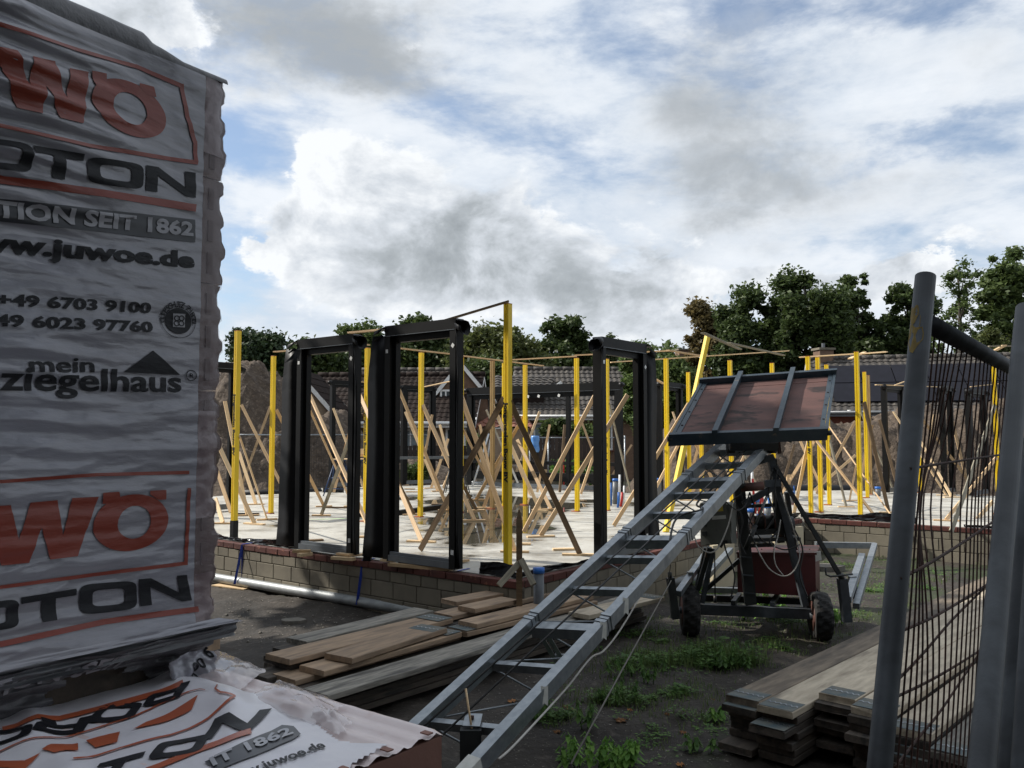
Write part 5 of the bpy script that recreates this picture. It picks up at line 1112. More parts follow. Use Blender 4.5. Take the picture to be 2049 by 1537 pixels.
# short stakes far away
for (u, v0, v1, y, lab) in ((567, 944, 990, 17.6, 'short upright timber stub behind the second yellow post'), (1091, 940, 968, 23, 'short orange stake in front of the grey post of the back mesh fence'), (815, 962, 972, 23.5, 'little wooden stub beyond the far frame sill'), (1578, 950, 985, 20, 'short stake before the right sand heap'), (1309, 935, 975, 18.5, 'short stake just right of the single door frame')):
    a = D(u, v1, y); b = D(u, v0, y); a.z = min(a.z, 0); tag(beam_obj('stake', a, b, .09, .05, 'batten', (0, -1, 0)), lab, 'stake', 'short timber stakes')
# cream sheets standing behind the lift, small pale sheet on the soil, slab pieces
def sheet(label, u0, u1, vt, vb, y0, y1, m='cream', t=.05):
    a, b = D(u0, vb, y0), D(u1, vb, y1); zt = D(u0, vt, y0).z; a.z = b.z = max(GZ, min(a.z, b.z)); c = (b - a).normalized(); nn = Vector((-c.y, c.x, 0)) * t
    o = MB().hexa([a, b, b + nn, a + nn], [Vector((p.x, p.y, zt)) for p in (a, b, b + nn, a + nn)]).build('insulation_board', m); tag(o, label, 'board', 'cream insulation boards')
sheet('tall cream board standing behind the left wheel of the lift', 1428, 1471, 1092, 1172, 9.3, 9.5)
sheet('cream board standing behind the red engine box', 1551, 1609, 1057, 1120, 11.2, 11.4)
o = MB().beam(G(432, 1170, GZ + .02), G(497, 1178, GZ + .02), .14, .012).build('wood_sheet', 'batten_pale'); tag(o, 'pale flat piece of wood lying on the soil by the silver pipe', 'wood piece')
for (u, v, r, lab) in ((1655, 1142, .20, 'broken concrete slab piece right of the red engine box'), (586, 1247, .10, 'clod-like stone lying on the soil beside the boards'), (2, 3, 0, '')):
    if r:
        c = G(u, v, GZ); n = 9; poly = [(c.x + r * (1 + .3 * rnd.random()) * math.cos(k * 6.283 / n), c.y + r * .8 * (1 + .3 * rnd.random()) * math.sin(k * 6.283 / n)) for k in range(n)]
        o = MB().prism(poly, GZ - .02, GZ + r * .35).build('rubble', 'stone'); tag(o, lab, 'rubble')
# ================================================================ LADDER LIFT
def proj(P):
    d = Vector(P) - Vector((0, 0, EYE)); c, s = math.cos(PITCH), math.sin(PITCH); f = d.y * c + d.z * s; up = -d.y * s + d.z * c
    return 1024.5 + FPX * d.x / f, 768.5 - FPX * up / f
LL0, LL1, LR0, LR1 = D(853, 1440, 4.6), D(1450, 888, 7.65), D(1020, 1457, 4.42), D(1544, 883, 7.5)
def t_of_v(A, B, v):
    lo, hi = -.3, 1.3
    for _ in range(40):
        m = (lo + hi) / 2
        if proj(A.lerp(B, m))[1] > v: lo = m
        else: hi = m
    return lo
lift = empty('ladder_lift', (LR0.x + 1.6, 7.4, GZ), 'galvanised inclined ladder lift with dark tray platform, red engine box and two tyres', 'ladder lift')
pn = (LL1 - LL0).cross(LR0 - LL0).normalized(); pn = -pn if pn.z < 0 else pn
def LP(side, t): return (LL0.lerp(LL1, t) if side == 0 else LR0.lerp(LR1, t))
joints = [t_of_v(LL0, LL1, v) for v in (1244, 1072, 956)]
for side in (0, 1):
    cuts = [-.10] + joints + [1.0]; r = None
    for i in range(4):
        m_ = MB().beam(LP(side, cuts[i] + .001), LP(side, cuts[i + 1] - .0015), .062 - .002 * (i % 2), .088 - .002 * (i % 2), pn); m_.build('rail', 'galv', lift)
    for j in joints:
        for k in (-.010, .008): MB().beam(LP(side, j + k), LP(side, j + k + .006), .072, .098, pn).build('joint_flange', 'galv', lift)
def rung(v, w=.035, h=.05, m='galv'):
    t = t_of_v(LL0, LL1, v); a, b = LP(0, t), LP(1, t); X = (b - a).normalized(); a2, b2 = a + X * .032, b - X * .032
    q = MB().beam(a2, b2, w, .006, pn); d = (LL1 - LL0).normalized(); q.beam(a2 - d * (w / 2 - .003) - pn * h / 2, b2 - d * (w / 2 - .003) - pn * h / 2, .005, h - .006, pn); q.build('rung', m, lift)
for v in (1440, 1325, 1176, 1114, 1027, 988, 929, 903): rung(v)
for v in (1250, 1077, 961): rung(v, .075, .07)
MB().beam(LP(0, -.1) + (LR0 - LL0).normalized() * .032, LP(1, -.1) - (LR0 - LL0).normalized() * .032, .05, .05, pn).build('rung', 'galv', lift)
lc = lambda t: (LP(0, t) + LP(1, t)) / 2 - pn * .22
MB().tube([lc(-.1), lc(1.0)], .02, 10).build('lower_chord', 'galv', lift, True)
ts = [t_of_v(LL0, LL1, v) for v in (1440, 1325, 1244, 1176, 1114, 1072, 1027, 988, 956, 929, 903)]
for i, t in enumerate(ts):
    for side in (0, 1):
        MB().tube([LP(side, t) - pn * .03, lc(t + .012)], .0065, 6).build('strut', 'galv', lift, True)
        if i + 1 < len(ts): MB().tube([LP(side, t + .012) - pn * .03, lc(ts[i + 1] - .01)], .0055, 6).build('diagonal', 'galv', lift, True)
# drive chain cables between the rails, loose cables along the right rail
def cab(name, pts, r, m, parent=lift): return MB().tube(pts, r, 6).build(name, m, parent, True)
def spl(P, n=8):
    P = [Vector(p) for p in P]; out = []
    for i in range(len(P) - 1):
        p0, p1, p2, p3 = P[max(i - 1, 0)], P[i], P[i + 1], P[min(i + 2, len(P) - 1)]
        for k in range(n):
            t = k / n; out.append(.5 * ((2 * p1) + (-p0 + p2) * t + (2 * p0 - 5 * p1 + 4 * p2 - p3) * t * t + (-p0 + 3 * p1 - 3 * p2 + p3) * t ** 3))
    return out + [P[-1]]
for f0, f1 in ((.12, .42), (.42, .72)):
    cab('drive_cable', [LP(0, -.08).lerp(LP(1, -.08), f0) + pn * .035, LP(0, .98).lerp(LP(1, .98), f1) + pn * .035], .006, 'cable')
cab('steel_cable', [D(1142, 1530, 3.9), D(1245, 1340, 5.1), D(1343, 1162, 7.2)], .005, 'cable_grey')
cab('electric_cable', spl([D(1290, 1172, 6.1), D(1275, 1204, 5.9), D(1238, 1265, 5.6), D(1207, 1303, 5.35), D(1181, 1318, 5.2), D(1130, 1381, 4.8), D(1033, 1487, 4.2), D(998, 1519, 4.05)]), .006, 'cable_white')
cab('electric_cable', spl([D(1480, 905, 7.3), D(1440, 968, 6.95), D(1395, 1030, 6.6), D(1358, 1066, 6.4), D(1330, 1100, 6.2), D(1290, 1150, 5.9), D(1240, 1212, 5.55)]), .006, 'cable')
cab('electric_cable', spl([LP(1, .9) + pn * .05, D(1400, 1000, 6.9), LP(1, .62) + pn * .06, LP(0, .58).lerp(LP(1, .58), .7) + pn * .05, LP(1, .45) - pn * .02, LP(1, .3) - pn * .07, LP(1, .12) - pn * .06]), .008, 'cable')
for t in (.29, .22, .06):                                    # torn tape and rubber bits
    c = LP(1, t) + pn * .02; V = [tuple(c + Vector((.03 + a * .02, a * .012, b * .05 + .01 * math.sin(a * 9 + b * 7)))) for a in range(3) for b in range(-1, 2)]
    mesh('torn_tape', V, [(i * 3 + j, i * 3 + j + 1, i * 3 + j + 4, i * 3 + j + 3) for i in range(2) for j in range(2)], 'label_white', lift)
MB().beam(LP(1, -.10), LP(1, -.07), .075, .10, pn).build('end_wrap', 'label_white', lift)
a_ = D(944, 1452, 4.5); MB().beam(a_ + Vector((-.04, 0, .03)), a_ + Vector((.05, -.01, .03)), .10, .006, pn).build('foot_plate', 'galv', lift)
MB().box(tuple(D(942, 1490, 4.45)), (.11, .06, .16)).build('foot_block', 'steel_dark', lift)
MB().tube([a_ + Vector((.0, 0, .03)), a_ + Vector((.0, 0, .05))], .012, 8).build('bolt', 'rust', lift, True)
for u0, u1, s_ in ((1078, 1120, 0), (1092, 1134, 1)): MB().beam(D(u0, 1266, 5.5), D(u1, 1335, 5.6), .028, .02, (0, -1, 0)).build('prop_leg', 'galv', lift)
MB().beam(D(1111, 1312, 5.6), D(1130, 1312, 5.62), .02, .02).build('prop_leg', 'galv', lift)
# --- tray platform
TB0, TB1, TT0 = D(1343, 876, 7.25), D(1654, 864, 7.25), D(1402, 769, 8.3); TT1 = D(1671, 750, 8.3)
tx = (TB1 - TB0).normalized(); ty = (TT0 - TB0).normalized(); tn = tx.cross(ty).normalized(); tn = -tn if tn.z < 0 else tn
def TP(a, b, h=0.0): return TB0.lerp(TB1, a).lerp(TT0.lerp(TT1, a), b) + tn * h
def slabq(nm, m, a0, a1, b0, b1, h0, h1): MB().hexa([TP(a0, b0, h0), TP(a1, b0, h0), TP(a1, b1, h0), TP(a0, b1, h0)], [TP(a0, b0, h1), TP(a1, b0, h1), TP(a1, b1, h1), TP(a0, b1, h1)]).build(nm, m, tray)
tray = MB().hexa([TP(.02, .02, -.03), TP(.98, .02, -.03), TP(.98, .98, -.03), TP(.02, .98, -.03)], [TP(.02, .02, -.012), TP(.98, .02, -.012), TP(.98, .98, -.012), TP(.02, .98, -.012)]).build('platform', 'steel_dark', lift)
slabq('plywood', 'plywood_red', .025, .975, .03, .865, -.010, .004); slabq('plywood', 'plywood_red', .025, .975, .872, .965, -.010, .004)
slabq('edge_rail', 'steel_blue', -.01, 1.01, -.035, .0, -.06, .05); slabq('edge_rail', 'steel_blue', -.01, 1.01, .985, 1.02, -.04, .06)
slabq('edge_rail', 'steel_blue', -.008, .015, .002, .983, -.03, .02); slabq('edge_rail', 'steel_blue', .985, 1.006, .002, .983, -.03, .02)
slabq('edge_rail', 'steel_blue', .017, .05, .002, .983, .006, .014); slabq('edge_rail', 'steel_blue', .95, .983, .002, .983, .006, .014)
for a in (.285, .675): slabq('stiffener', 'steel_blue', a - .018, a + .018, -.05, 1.06, .0505, .085); slabq('stiffener', 'steel_blue', a - .018, a - .011, .002, .983, .0045, .0503); slabq('stiffener', 'steel_blue', a + .011, a + .018, .002, .983, .0045, .0503)
for b in (.18, .42, .64, .86):
    for a in (.033, .967): MB().tube([TP(a, b, .0145), TP(a, b, .017)], .011, 8).build('bolt_hole', 'hole', tray, True)
for a in (-.02, 1.0): MB().tube([TP(a, -.02, .0), TP(a + .03, -.02, .0)], .022, 8).build('pin', 'steel_dark', tray, True)
cc = [D(1455, 886, 7.35), D(1550, 886, 7.35)]
MB().beam(cc[0], cc[1], .22, .07, pn).build('carriage', 'steel_dark', tray)
for u in (1462, 1545): MB().tube([D(u, 896, 7.35) - tx * .03, D(u, 896, 7.35) + tx * .03], .05, 12).build('carriage_roller', 'rubber', tray, True)
MB().beam(D(1557, 884, 7.4), D(1560, 908, 7.38), .02, .035).build('carriage_hook', 'rust', tray); MB().beam(D(1567, 878, 7.35), D(1584, 884, 7.3), .02, .02).build('carriage_hook', 'steel_dark', tray)
# --- undercarriage
def bm_(nm, u0, v0, d0, u1, v1, d1, w, t, m='steel_dark', up=(0, -1, 0), par=None): return MB().beam(D(u0, v0, d0), D(u1, v1, d1), w, t, up).build(nm, m, par or lift)
bm_('axle_beam', 1388, 1218, 7.65, 1628, 1228, 7.55, .09, .08, 'galv_dull')
bm_('upright', 1477, 964, 7.38, 1502, 1209, 7.5, .095, .06, 'steel_dark'); bm_('upright', 1541, 914, 7.3, 1611, 1212, 7.5, .055, .05, 'galv_dull'); bm_('upright', 1546, 918, 7.36, 1562, 1085, 7.46, .06, .05, 'steel_dark')
for v in (1114, 1150, 1186): f = (v - 964) / 245; bm_('weld_band', 1477 + 25 * f - 11, v, 7.335 + .12 * f, 1477 + 25 * f + 11, v + 2, 7.335 + .12 * f, .012, .012, 'galv_dull')
bm_('cross_bar', 1508, 927, 7.3, 1548, 914, 7.3, .05, .05); bm_('knee_brace', 1487, 1010, 7.3, 1550, 973, 7.3, .055, .04, 'galv_dull'); bm_('knee_brace', 1530, 968, 7.28, 1562, 966, 7.28, .06, .04, 'galv_dull')
MB().tube([D(1483, 976, 7.22), D(1527, 972, 7.22)], .036, 12).build('roller', 'rust_tube', lift, True)
bm_('strut_bar', 1552, 934, 7.28, 1683, 1156, 7.15, .034, .034, 'steel_dark'); bm_('cross_bar', 1470, 965, 7.36, 1486, 952, 7.3, .05, .08)
jk = MB().beam(D(1685, 1158, 7.15), D(1695, 1244, 7.15), .07, .07, (0, -1, 0)).build('jack_leg', 'galv_dull', lift)
MB().tube([D(1652, 1136, 7.1), D(1653, 1150, 7.1), D(1662, 1154, 7.1), D(1706, 1149, 7.1)], .008, 8).build('crank', 'steel_dark', jk, True)
MB().tube([D(1682, 1148, 7.14), D(1685, 1160, 7.14)], .024, 10).build('jack_screw', 'steel_dark', jk, True)
jl = MB().beam(D(1341, 1156, 7.3), D(1352, 1238, 7.3), .065, .065, (0, -1, 0)).build('jack_leg', 'steel_dark', lift)
MB().tube([D(1340, 1145, 7.3), D(1341, 1157, 7.3)], .018, 8).build('jack_screw', 'steel_dark', jl, True)
for a in ((1357, 1188, 7.35, 1412, 1110, 8.2, .055), (1400, 1168, 7.8, 1462, 1100, 9.0, .055), (1750, 1091, 9.25, 1713, 1213, 7.5, .055), (1725, 1112, 8.7, 1696, 1200, 7.4, .06), (1632, 1090, 9.3, 1752, 1092, 9.3, .07), (1412, 1180, 8.6, 1478, 1182, 8.6, .06)):
    bm_('outrigger', *a[:6], a[6], a[6] * .9, 'galv', (0, 0, 1))
for a in ((1709, 1164, 7.9, 1714, 1212, 7.8), (1380, 1160, 7.7, 1384, 1186, 7.7)): bm_('drop_bar', *a, .035, .035, 'galv_dull')
bm_('collar', 1700, 1163, 7.95, 1712, 1162, 7.95, .09, .07, 'galv'); bm_('collar', 1376, 1153, 7.7, 1386, 1153, 7.7, .08, .07, 'galv')
bm_('frame_bar', 1467, 1207, 7.6, 1480, 1190, 8.2, .04, .04, 'galv_dull', (0, 0, 1)); bm_('frame_bar', 1545, 1210, 7.6, 1556, 1190, 8.2, .04, .04, 'galv_dull', (0, 0, 1))
bm_('frame_bar', 1427, 1098, 7.55, 1405, 1206, 7.6, .04, .03, 'galv_dull'); bm_('frame_bar', 1413, 1096, 7.75, 1392, 1190, 7.9, .045, .03)
MB().tube([D(1430, 1100, 7.45), D(1431, 1205, 7.45)], .006, 6).build('rod', 'steel_dark', lift, True); MB().tube([D(1431, 1192, 7.45), D(1431, 1206, 7.45)], .015, 8).build('rod', 'steel_dark', lift, True)
for (u, v, y) in ((1380, 1222, 7.66), (1641, 1233, 7.5)):
    c = D(u, v, y); ax_ = (D(1628, 1228, 7.55) - D(1388, 1218, 7.65)).normalized(); R_ = c.z - GZ + .015; wd = .145
    wh = bpy.data.objects.new('wheel', None); link(wh, lift, Matrix.Translation(c)); e1 = ax_.cross(Vector((0, 0, 1))).normalized(); e2 = Vector((0, 0, 1))
    prof = [(-.5, .62), (-.52, .80), (-.46, .93), (-.30, .99), (-.10, 1.0), (.10, 1.0), (.30, .99), (.46, .93), (.52, .80), (.5, .62)]; n = 60; V = []; F = []
    for i in range(n):
        th = 2 * math.pi * i / n
        for j, (a, r) in enumerate(prof):
            lug = (.955 if ((i // 2 + (j // 2)) % 2) and 1 < j < 8 else 1.0); V.append(tuple(c + ax_ * a * wd + (e1 * math.cos(th) + e2 * math.sin(th)) * R_ * r * lug))
    k = len(prof)
    for i in range(n):
        for j in range(k - 1): F.append((i * k + j, i * k + j + 1, ((i + 1) % n) * k + j + 1, ((i + 1) % n) * k + j))
    mesh('tyre', V, F, 'rubber', wh); MB().tube([c - ax_ * .07, c + ax_ * .07], R_ * .63, 20).build('rim', 'rust_tube', wh, True); MB().tube([c - ax_ * .09, c + ax_ * .09], .03, 10).build('hub', 'galv_dull', wh, True)
# winch, drum, hoses: the dark clutter between the uprights
bm_('cross_bar', 1490, 1066, 7.45, 1562, 1062, 7.45, .05, .04); bm_('cross_bar', 1484, 1014, 7.42, 1556, 1010, 7.42, .03, .03)
MB().tube([D(1505, 1046, 7.5), D(1545, 1044, 7.5)], .062, 16).build('winch_drum', 'steel_dark', lift, True)
for u in (1504, 1525, 1546): MB().tube([D(u, 1045, 7.5), D(u + 2, 1045, 7.5)], .085, 18).build('drum_flange', 'rust_tube', lift, True)
MB().tube([D(1558, 1050, 7.55), D(1586, 1049, 7.55)], .07, 14).build('winch_motor', 'steel_dark', lift, True)
MB().beam(D(1494, 1078, 7.5), D(1594, 1076, 7.5), .22, .03).build('winch_plate', 'steel_dark', lift)
MB().tube([D(1492, 1100, 7.3), D(1512, 1050, 7.3)], .022, 10).build('ram', 'steel_dark', lift, True); MB().tube([D(1512, 1050, 7.3), D(1540, 980, 7.3)], .012, 10).build('ram_rod', 'galv', lift, True)
bm_('upright', 1574, 985, 7.7, 1590, 1100, 7.8, .04, .04); bm_('strut_bar', 1440, 1094, 7.5, 1488, 1000, 7.4, .035, .035); bm_('strut_bar', 1396, 1180, 7.6, 1420, 1095, 7.5, .04, .04)
bm_('strut_bar', 1405, 1186, 7.7, 1480, 1120, 7.6, .035, .03); bm_('strut_bar', 1640, 1200, 7.8, 1600, 1110, 7.8, .035, .03); bm_('axle_beam', 1400, 1196, 8.1, 1640, 1204, 8.1, .06, .06)
for P_ in (((1500, 985), (1510, 1020), (1498, 1055), (1512, 1090)), ((1546, 940), (1538, 990), (1550, 1030), (1532, 1062)), ((1470, 1004), (1486, 1040), (1480, 1080), (1492, 1110)), ((1560, 1060), (1540, 1085), (1570, 1100), (1600, 1090)), ((1482, 990), (1458, 1010), (1444, 1050), (1452, 1100), (1470, 1150), (1462, 1200)), ((1590, 1060), (1606, 1100), (1600, 1150), (1616, 1195))):
    cab('hose', spl([D(u, v, 7.28) for u, v in P_]), .007, 'cable')
# red engine box
b0, b1, b2, b3 = D(1476, 1185, 7.75), D(1633, 1194, 7.7), D(1641, 1182, 8.2), D(1500, 1178, 8.25); zt = D(1500, 1108, 7.72).z
eb = MB().hexa([b0, b1, b2, b3], [Vector((p.x, p.y, zt - .008)) for p in (b0, b1, b2, b3)]).build('engine_box', 'red_box', lift)
MB().hexa([Vector((p.x, p.y, zt - .006)) + o_ for p, o_ in zip((b0, b1, b2, b3), map(Vector, ((-.01, -.012, 0), (.01, -.012, 0), (.01, .01, 0), (-.01, .01, 0))))],
          [Vector((p.x, p.y, zt + .012)) + o_ for p, o_ in zip((b0, b1, b2, b3), map(Vector, ((-.01, -.012, 0), (.01, -.012, 0), (.01, .01, 0), (-.01, .01, 0))))]).build('lid', 'red_box', eb)
MB().beam(D(1636, 1104, 7.7), D(1638, 1122, 7.72), .004, .06, (1, .2, 0)).build('label_plate', 'label_white', eb)
for k in range(6): MB().tube([D(1500 + k * 24, 1101, 7.9), D(1500 + k * 24, 1101, 7.9) + Vector((0, 0, .012))], .006, 6).build('rivet', 'rust', eb, True)
MB().beam(D(1500, 1092, 7.5), D(1548, 1090, 7.5), .05, .03, (0, 0, 1)).build('handle_bar', 'steel_dark', eb)
# control cabinet
q0, q1, q2, q3 = D(1402, 1092, 7.15), D(1464, 1088, 7.0), D(1474, 1087, 7.25), D(1412, 1091, 7.4); zt = D(1402, 1008, 7.1).z
cb = MB().hexa([q0, q1, q2, q3], [Vector((p.x - .0, p.y, zt)) for p in (q0, q1, q2, q3)]).build('control_cabinet', 'cabinet', lift)
cx_ = (q1 - q0).normalized(); cn_ = Vector((cx_.y, -cx_.x, 0))
def onface(a, b, wa, hb, nm, m, dp=.006): c = q0.lerp(q1, a) + Vector((0, 0, (zt - q0.z) * b)) + cn_ * dp / 2; MB().beam(c - cx_ * wa / 2, c + cx_ * wa / 2, dp, hb, (0, 0, 1)).build(nm, m, cb)
onface(.5, .5, .235, .335, 'door_panel', 'cabinet', .008); onface(.62, .84, .07, .05, 'warning_label', 'label_yellow', .012); onface(.62, .63, .12, .03, 'name_plate', 'label_white', .012)
onface(.16, .50, .035, .035, 'switch', 'steel_dark', .03); onface(.16, .28, .035, .035, 'switch', 'steel_dark', .03); onface(.8, .05, .05, .03, 'cable_gland', 'steel_dark', .02)
cab('electric_cable', spl([D(1466, 1000, 7.0), D(1463, 1026, 6.98), D(1455, 1057, 6.97), D(1437, 1096, 6.96), D(1419, 1106, 6.96), D(1398, 1094, 6.98), D(1389, 1073, 7.0)]), .006, 'cable_white')
cab('electric_cable', spl([D(1508, 1082, 7.3), D(1523, 1114, 7.28), D(1541, 1140, 7.27), D(1567, 1153, 7.26), D(1588, 1143, 7.25), D(1600, 1114, 7.25), D(1596, 1088, 7.28), D(1580, 1035, 7.28), D(1562, 985, 7.28)]), .006, 'cable_white')
cab('electric_cable', spl([D(1562, 1040, 7.27), D(1556, 1075, 7.25), D(1549, 1100, 7.22), D(1552, 1130, 7.22), D(1567, 1151, 7.22)]), .005, 'cable_white')
cab('electric_cable', spl([D(1418, 1000, 6.95), D(1442, 997, 6.95), D(1465, 1015, 6.98), D(1478, 1021, 7.15), D(1492, 1010, 7.22), D(1500, 985, 7.25)]), .006, 'cable')
cab('electric_cable', spl([D(1478, 962, 7.2), D(1486, 1000, 7.25), D(1500, 1040, 7.3), D(1520, 1075, 7.35), D(1535, 1088, 7.4)]), .006, 'cable')
cab('electric_cable', spl([D(1556, 940, 7.25), D(1550, 980, 7.24), D(1552, 1015, 7.24), D(1545, 1050, 7.26)]), .005, 'cable')
for k in range(5): cab('cable_coil', spl([D(1478 + k, 960 + k * 3, 7.2), D(1490 - k, 968 + k, 7.15), D(1484 + k, 976 - k, 7.18), D(1474, 968 - k, 7.2), D(1480, 958, 7.2)]), .006, 'cable')
cab('tie_wire', [D(1342, 1130, 6.2), D(1337, 1165, 7.25)], .004, 'cable_grey')
# ================================================================ STACKED SCAFFOLD BOARDS
TH = .040
def board(label, A, B, w, m, grp, teal=None, brackets=True):
    o = beam_obj('scaffold_board', A, B, w, TH - .002, m, (0, 0, 1), None, .0035); tag(o, label, 'board', grp)
    X = (B - A).normalized(); Y = Vector((-X.y, X.x, 0)); Z = Vector((0, 0, 1))
    if teal:                                                   # painted end with its zigzag metal strip
        for P, s in ((A, 1),) if teal == 1 else ((B, -1),) if teal == 2 else ((A, 1), (B, -1)):
            c = P + X * s * .09 + Z * (TH / 2 + .0035)
            MB().beam(P + X * s * .002 + Z * (TH / 2 + .0032), P + X * s * .17 + Z * (TH / 2 + .0032), w - .012, .001, Z).build('painted_end', 'end_paint', o)
            V = []; n = 12
            for i in range(n + 1): y = (i / n - .5) * (w - .02); k = .010 * (1 if i % 2 else -1); V += [tuple(c + Y * y + X * (k - .007) + Z * .0028), tuple(c + Y * y + X * (k + .007) + Z * .0028)]
            mesh('end_strip', V, [(2 * i, 2 * i + 1, 2 * i + 3, 2 * i + 2) for i in range(n)], 'galv', o)
    return o
SDX = Vector((.68, .733, 0)).normalized(); SWX = Vector((.733, -.68, 0)).normalized()
F0 = G(1451, 1390, -.19); grp = 'stacked scaffold boards at the right'
cols = [(0, -.19, 0, 'board', 'leftmost'), (.215, -.19, -.04, 'board_pale', 'second'), (.43, -.150, .27, 'board_pale', 'third'), (.645, -.150, .17, 'board_pale', 'fourth'), (.86, -.19, .10, 'board_pale', 'fifth'), (1.075, -.23, .02, 'board_grey', 'outermost')]
ordn = ['top', 'second', 'third', 'fourth', 'fifth', 'sixth', 'seventh', 'eighth']
for ci, (w0, z0, s0, m, cn_) in enumerate(cols):
    k = 0; z = z0
    while z - TH > GZ + .015:
        st = s0 if k == 0 else s0 + rnd.uniform(-.09, .07); jw = 0 if k == 0 else rnd.uniform(-.006, .006)
        A = Vector((F0.x, F0.y, 0)) + SWX * (w0 + .104 + jw) + SDX * st; L = 5.45 + rnd.uniform(-.3, .2) if k else 5.5 - ci * .12
        mm = m if k == 0 else 'board_dark_shaded'
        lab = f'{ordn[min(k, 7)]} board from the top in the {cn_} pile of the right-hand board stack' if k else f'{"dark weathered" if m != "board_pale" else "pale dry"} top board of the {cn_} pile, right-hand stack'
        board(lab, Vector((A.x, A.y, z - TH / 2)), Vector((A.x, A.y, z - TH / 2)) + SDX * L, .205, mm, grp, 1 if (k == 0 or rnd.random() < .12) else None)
        z -= TH; k += 1
for s in (.5, 2.6, 4.7):
    c = Vector((F0.x, F0.y, GZ + .012)) + SDX * s; o = beam_obj('bearer', c - SWX * .02, c + SWX * 1.3, .08, .03, 'board', (0, 0, 1)); tag(o, {.5: 'front bearer on the soil under the right-hand board stack', 2.6: 'middle bearer under the right-hand board stack', 4.7: 'rear bearer under the right-hand board stack'}[s], 'bearer')
# left stack
grp = 'stacked scaffold boards in the middle'
def pxboard(lab, u0, v0, u1, v1, z, m, w=.205, teal=None):
    A, B = G(u0, v0, z), G(u1, v1, z); X = (B - A).normalized(); Y = Vector((-X.y, X.x, 0))
    return board(lab, A + Y * w / 2 - Vector((0, 0, TH / 2)), B + Y * w / 2 - Vector((0, 0, TH / 2)), w, m, grp, teal)
pxboard('short topmost board at the back of the middle stack with a dark knot patch', 914, 1205, 1026, 1184, -.118, 'board_warm')
pxboard('short board lying topmost in front of the other short one on the middle stack', 951, 1219, 1037, 1200, -.118, 'board_warm', .20)
pxboard('long orange-brown board reaching behind the ladder from under the short ones', 906, 1233, 1109, 1186, -.160, 'board_warm', .22)
pxboard('long pale board in front of the two short ones, second layer of the middle stack', 954, 1248, 1188, 1192, -.160, 'board_warm')
pxboard('board just below it showing a teal painted left end', 935, 1264, 1196, 1203, -.202, 'board_warm', .225, 1)
pxboard('board end with a metal strip at the right end of the middle stack', 1178, 1232, 1330, 1194, -.202, 'board_pale', .22, 2)
pxboard('grey board at the far back of the middle stack, chalk mark near its left end', 614, 1283, 867, 1221, -.165, 'board_grey', .22)
pxboard('widest warm brown board crossing the left half of the middle stack', 580, 1321, 907, 1237, -.165, 'board_warm', .26, 2)
pxboard('shorter warm board in front of the widest one, its left end set back', 705, 1318, 895, 1257, -.165, 'board_warm', .25, 2)
pxboard('board under the shorter warm one, its left end showing', 648, 1343, 925, 1264, -.207, 'board_warm', .24, 2)
pxboard('thin board edge below it at the left of the middle stack', 592, 1362, 922, 1270, -.249, 'board_warm', .24)
pxboard('big grey front board of the middle stack, lichen-grey top', 655, 1393, 1290, 1196, -.249, 'board_grey', .235)
p0 = G(655, 1393, -.29); p1 = G(1290, 1196, -.249); dX = (Vector((p1.x, p1.y, 0)) - Vector((p0.x, p0.y, 0))); Ln = dX.length; dX.normalize(); dY = Vector((-dX.y, dX.x, 0)); p0 = Vector((p0.x, p0.y, 0))
for ci, (w0, zt, s0, s1, cn_) in enumerate(((0, -.291, 0, 0, 'front'), (.245, -.291, 0, .1, 'second'), (.49, -.207, .05, -.2, 'third'), (.74, -.207, .2, -.4, 'rear'))):
    z = zt; k = 0
    while z - TH > GZ + .01:
        a = p0 + dY * (w0 + .11 + rnd.uniform(-.008, .012)) + dX * (s0 + rnd.uniform(-.25, .12)); b = p0 + dY * (w0 + .11) + dX * (Ln + s1 + rnd.uniform(-.22, .12))
        board(f'{ordn[k + 1]} layer board of the {cn_} pile inside the middle board stack', Vector((a.x, a.y, z - TH / 2)), Vector((b.x, b.y, z - TH / 2)), .22, 'board_dark_shaded', grp, None); z -= TH + .002; k += 1
# ================================================================ SITE FENCE IN FRONT (leaning, bent wires)
fr = empty('site_fence', (1.0, 1.4, GZ), 'leaning mesh fence panel in front at the right with bent rusty wires', 'fence')
def lean_post(nm, a, b, par, r=.0212):
    A, B = D(*a), D(*b); t = (A.z - GZ) / (A.z - B.z); C_ = A.lerp(B, min(t, 2.6)); MB().tube([A, A.lerp(C_, .5), C_], r, 20).build(nm, 'galv_dull', par, True); return A, C_
PA, PB = lean_post('fence_post', (1852, 553, 1.80), (1760, 1537, 1.53), fr)
MB().tube([PA + Vector((0, 0, .0005)), PA + (PB - PA).normalized() * -.001 + Vector((0, 0, .001))], .0195, 20).build('post_mouth', 'hole', fr)
pax = (PB - PA).normalized(); pe = Vector((-1, -.6, 0)); pe = (pe - pax * pe.dot(pax)).normalized(); pf = pax.cross(pe)
for k_, (h0, ang0, sz) in enumerate(((.12, .55, .026), (.155, -.1, .02), (.10, .25, .014))):
    Vp = [tuple(PA + pax * (h0 + sz * 1.5 * math.cos(t_) * (1 + .35 * math.sin(3 * t_ + k_))) + (pe * math.cos(ang0 + .9 * sz / .021 * math.sin(t_)) + pf * math.sin(ang0 + .9 * sz / .021 * math.sin(t_))) * .0216) for t_ in [6.283 * q_ / 14 for q_ in range(14)]]
    mesh('paint_patch', Vp + [tuple(PA + pax * h0 + (pe * math.cos(ang0) + pf * math.sin(ang0)) * .0218)], [(q_, (q_ + 1) % 14, 14) for q_ in range(14)], 'paint_patch', fr)
RA, RB = D(1866, 652, 1.79), D(2040, 746, 2.72); RC = RA + (RB - RA) * 1.6
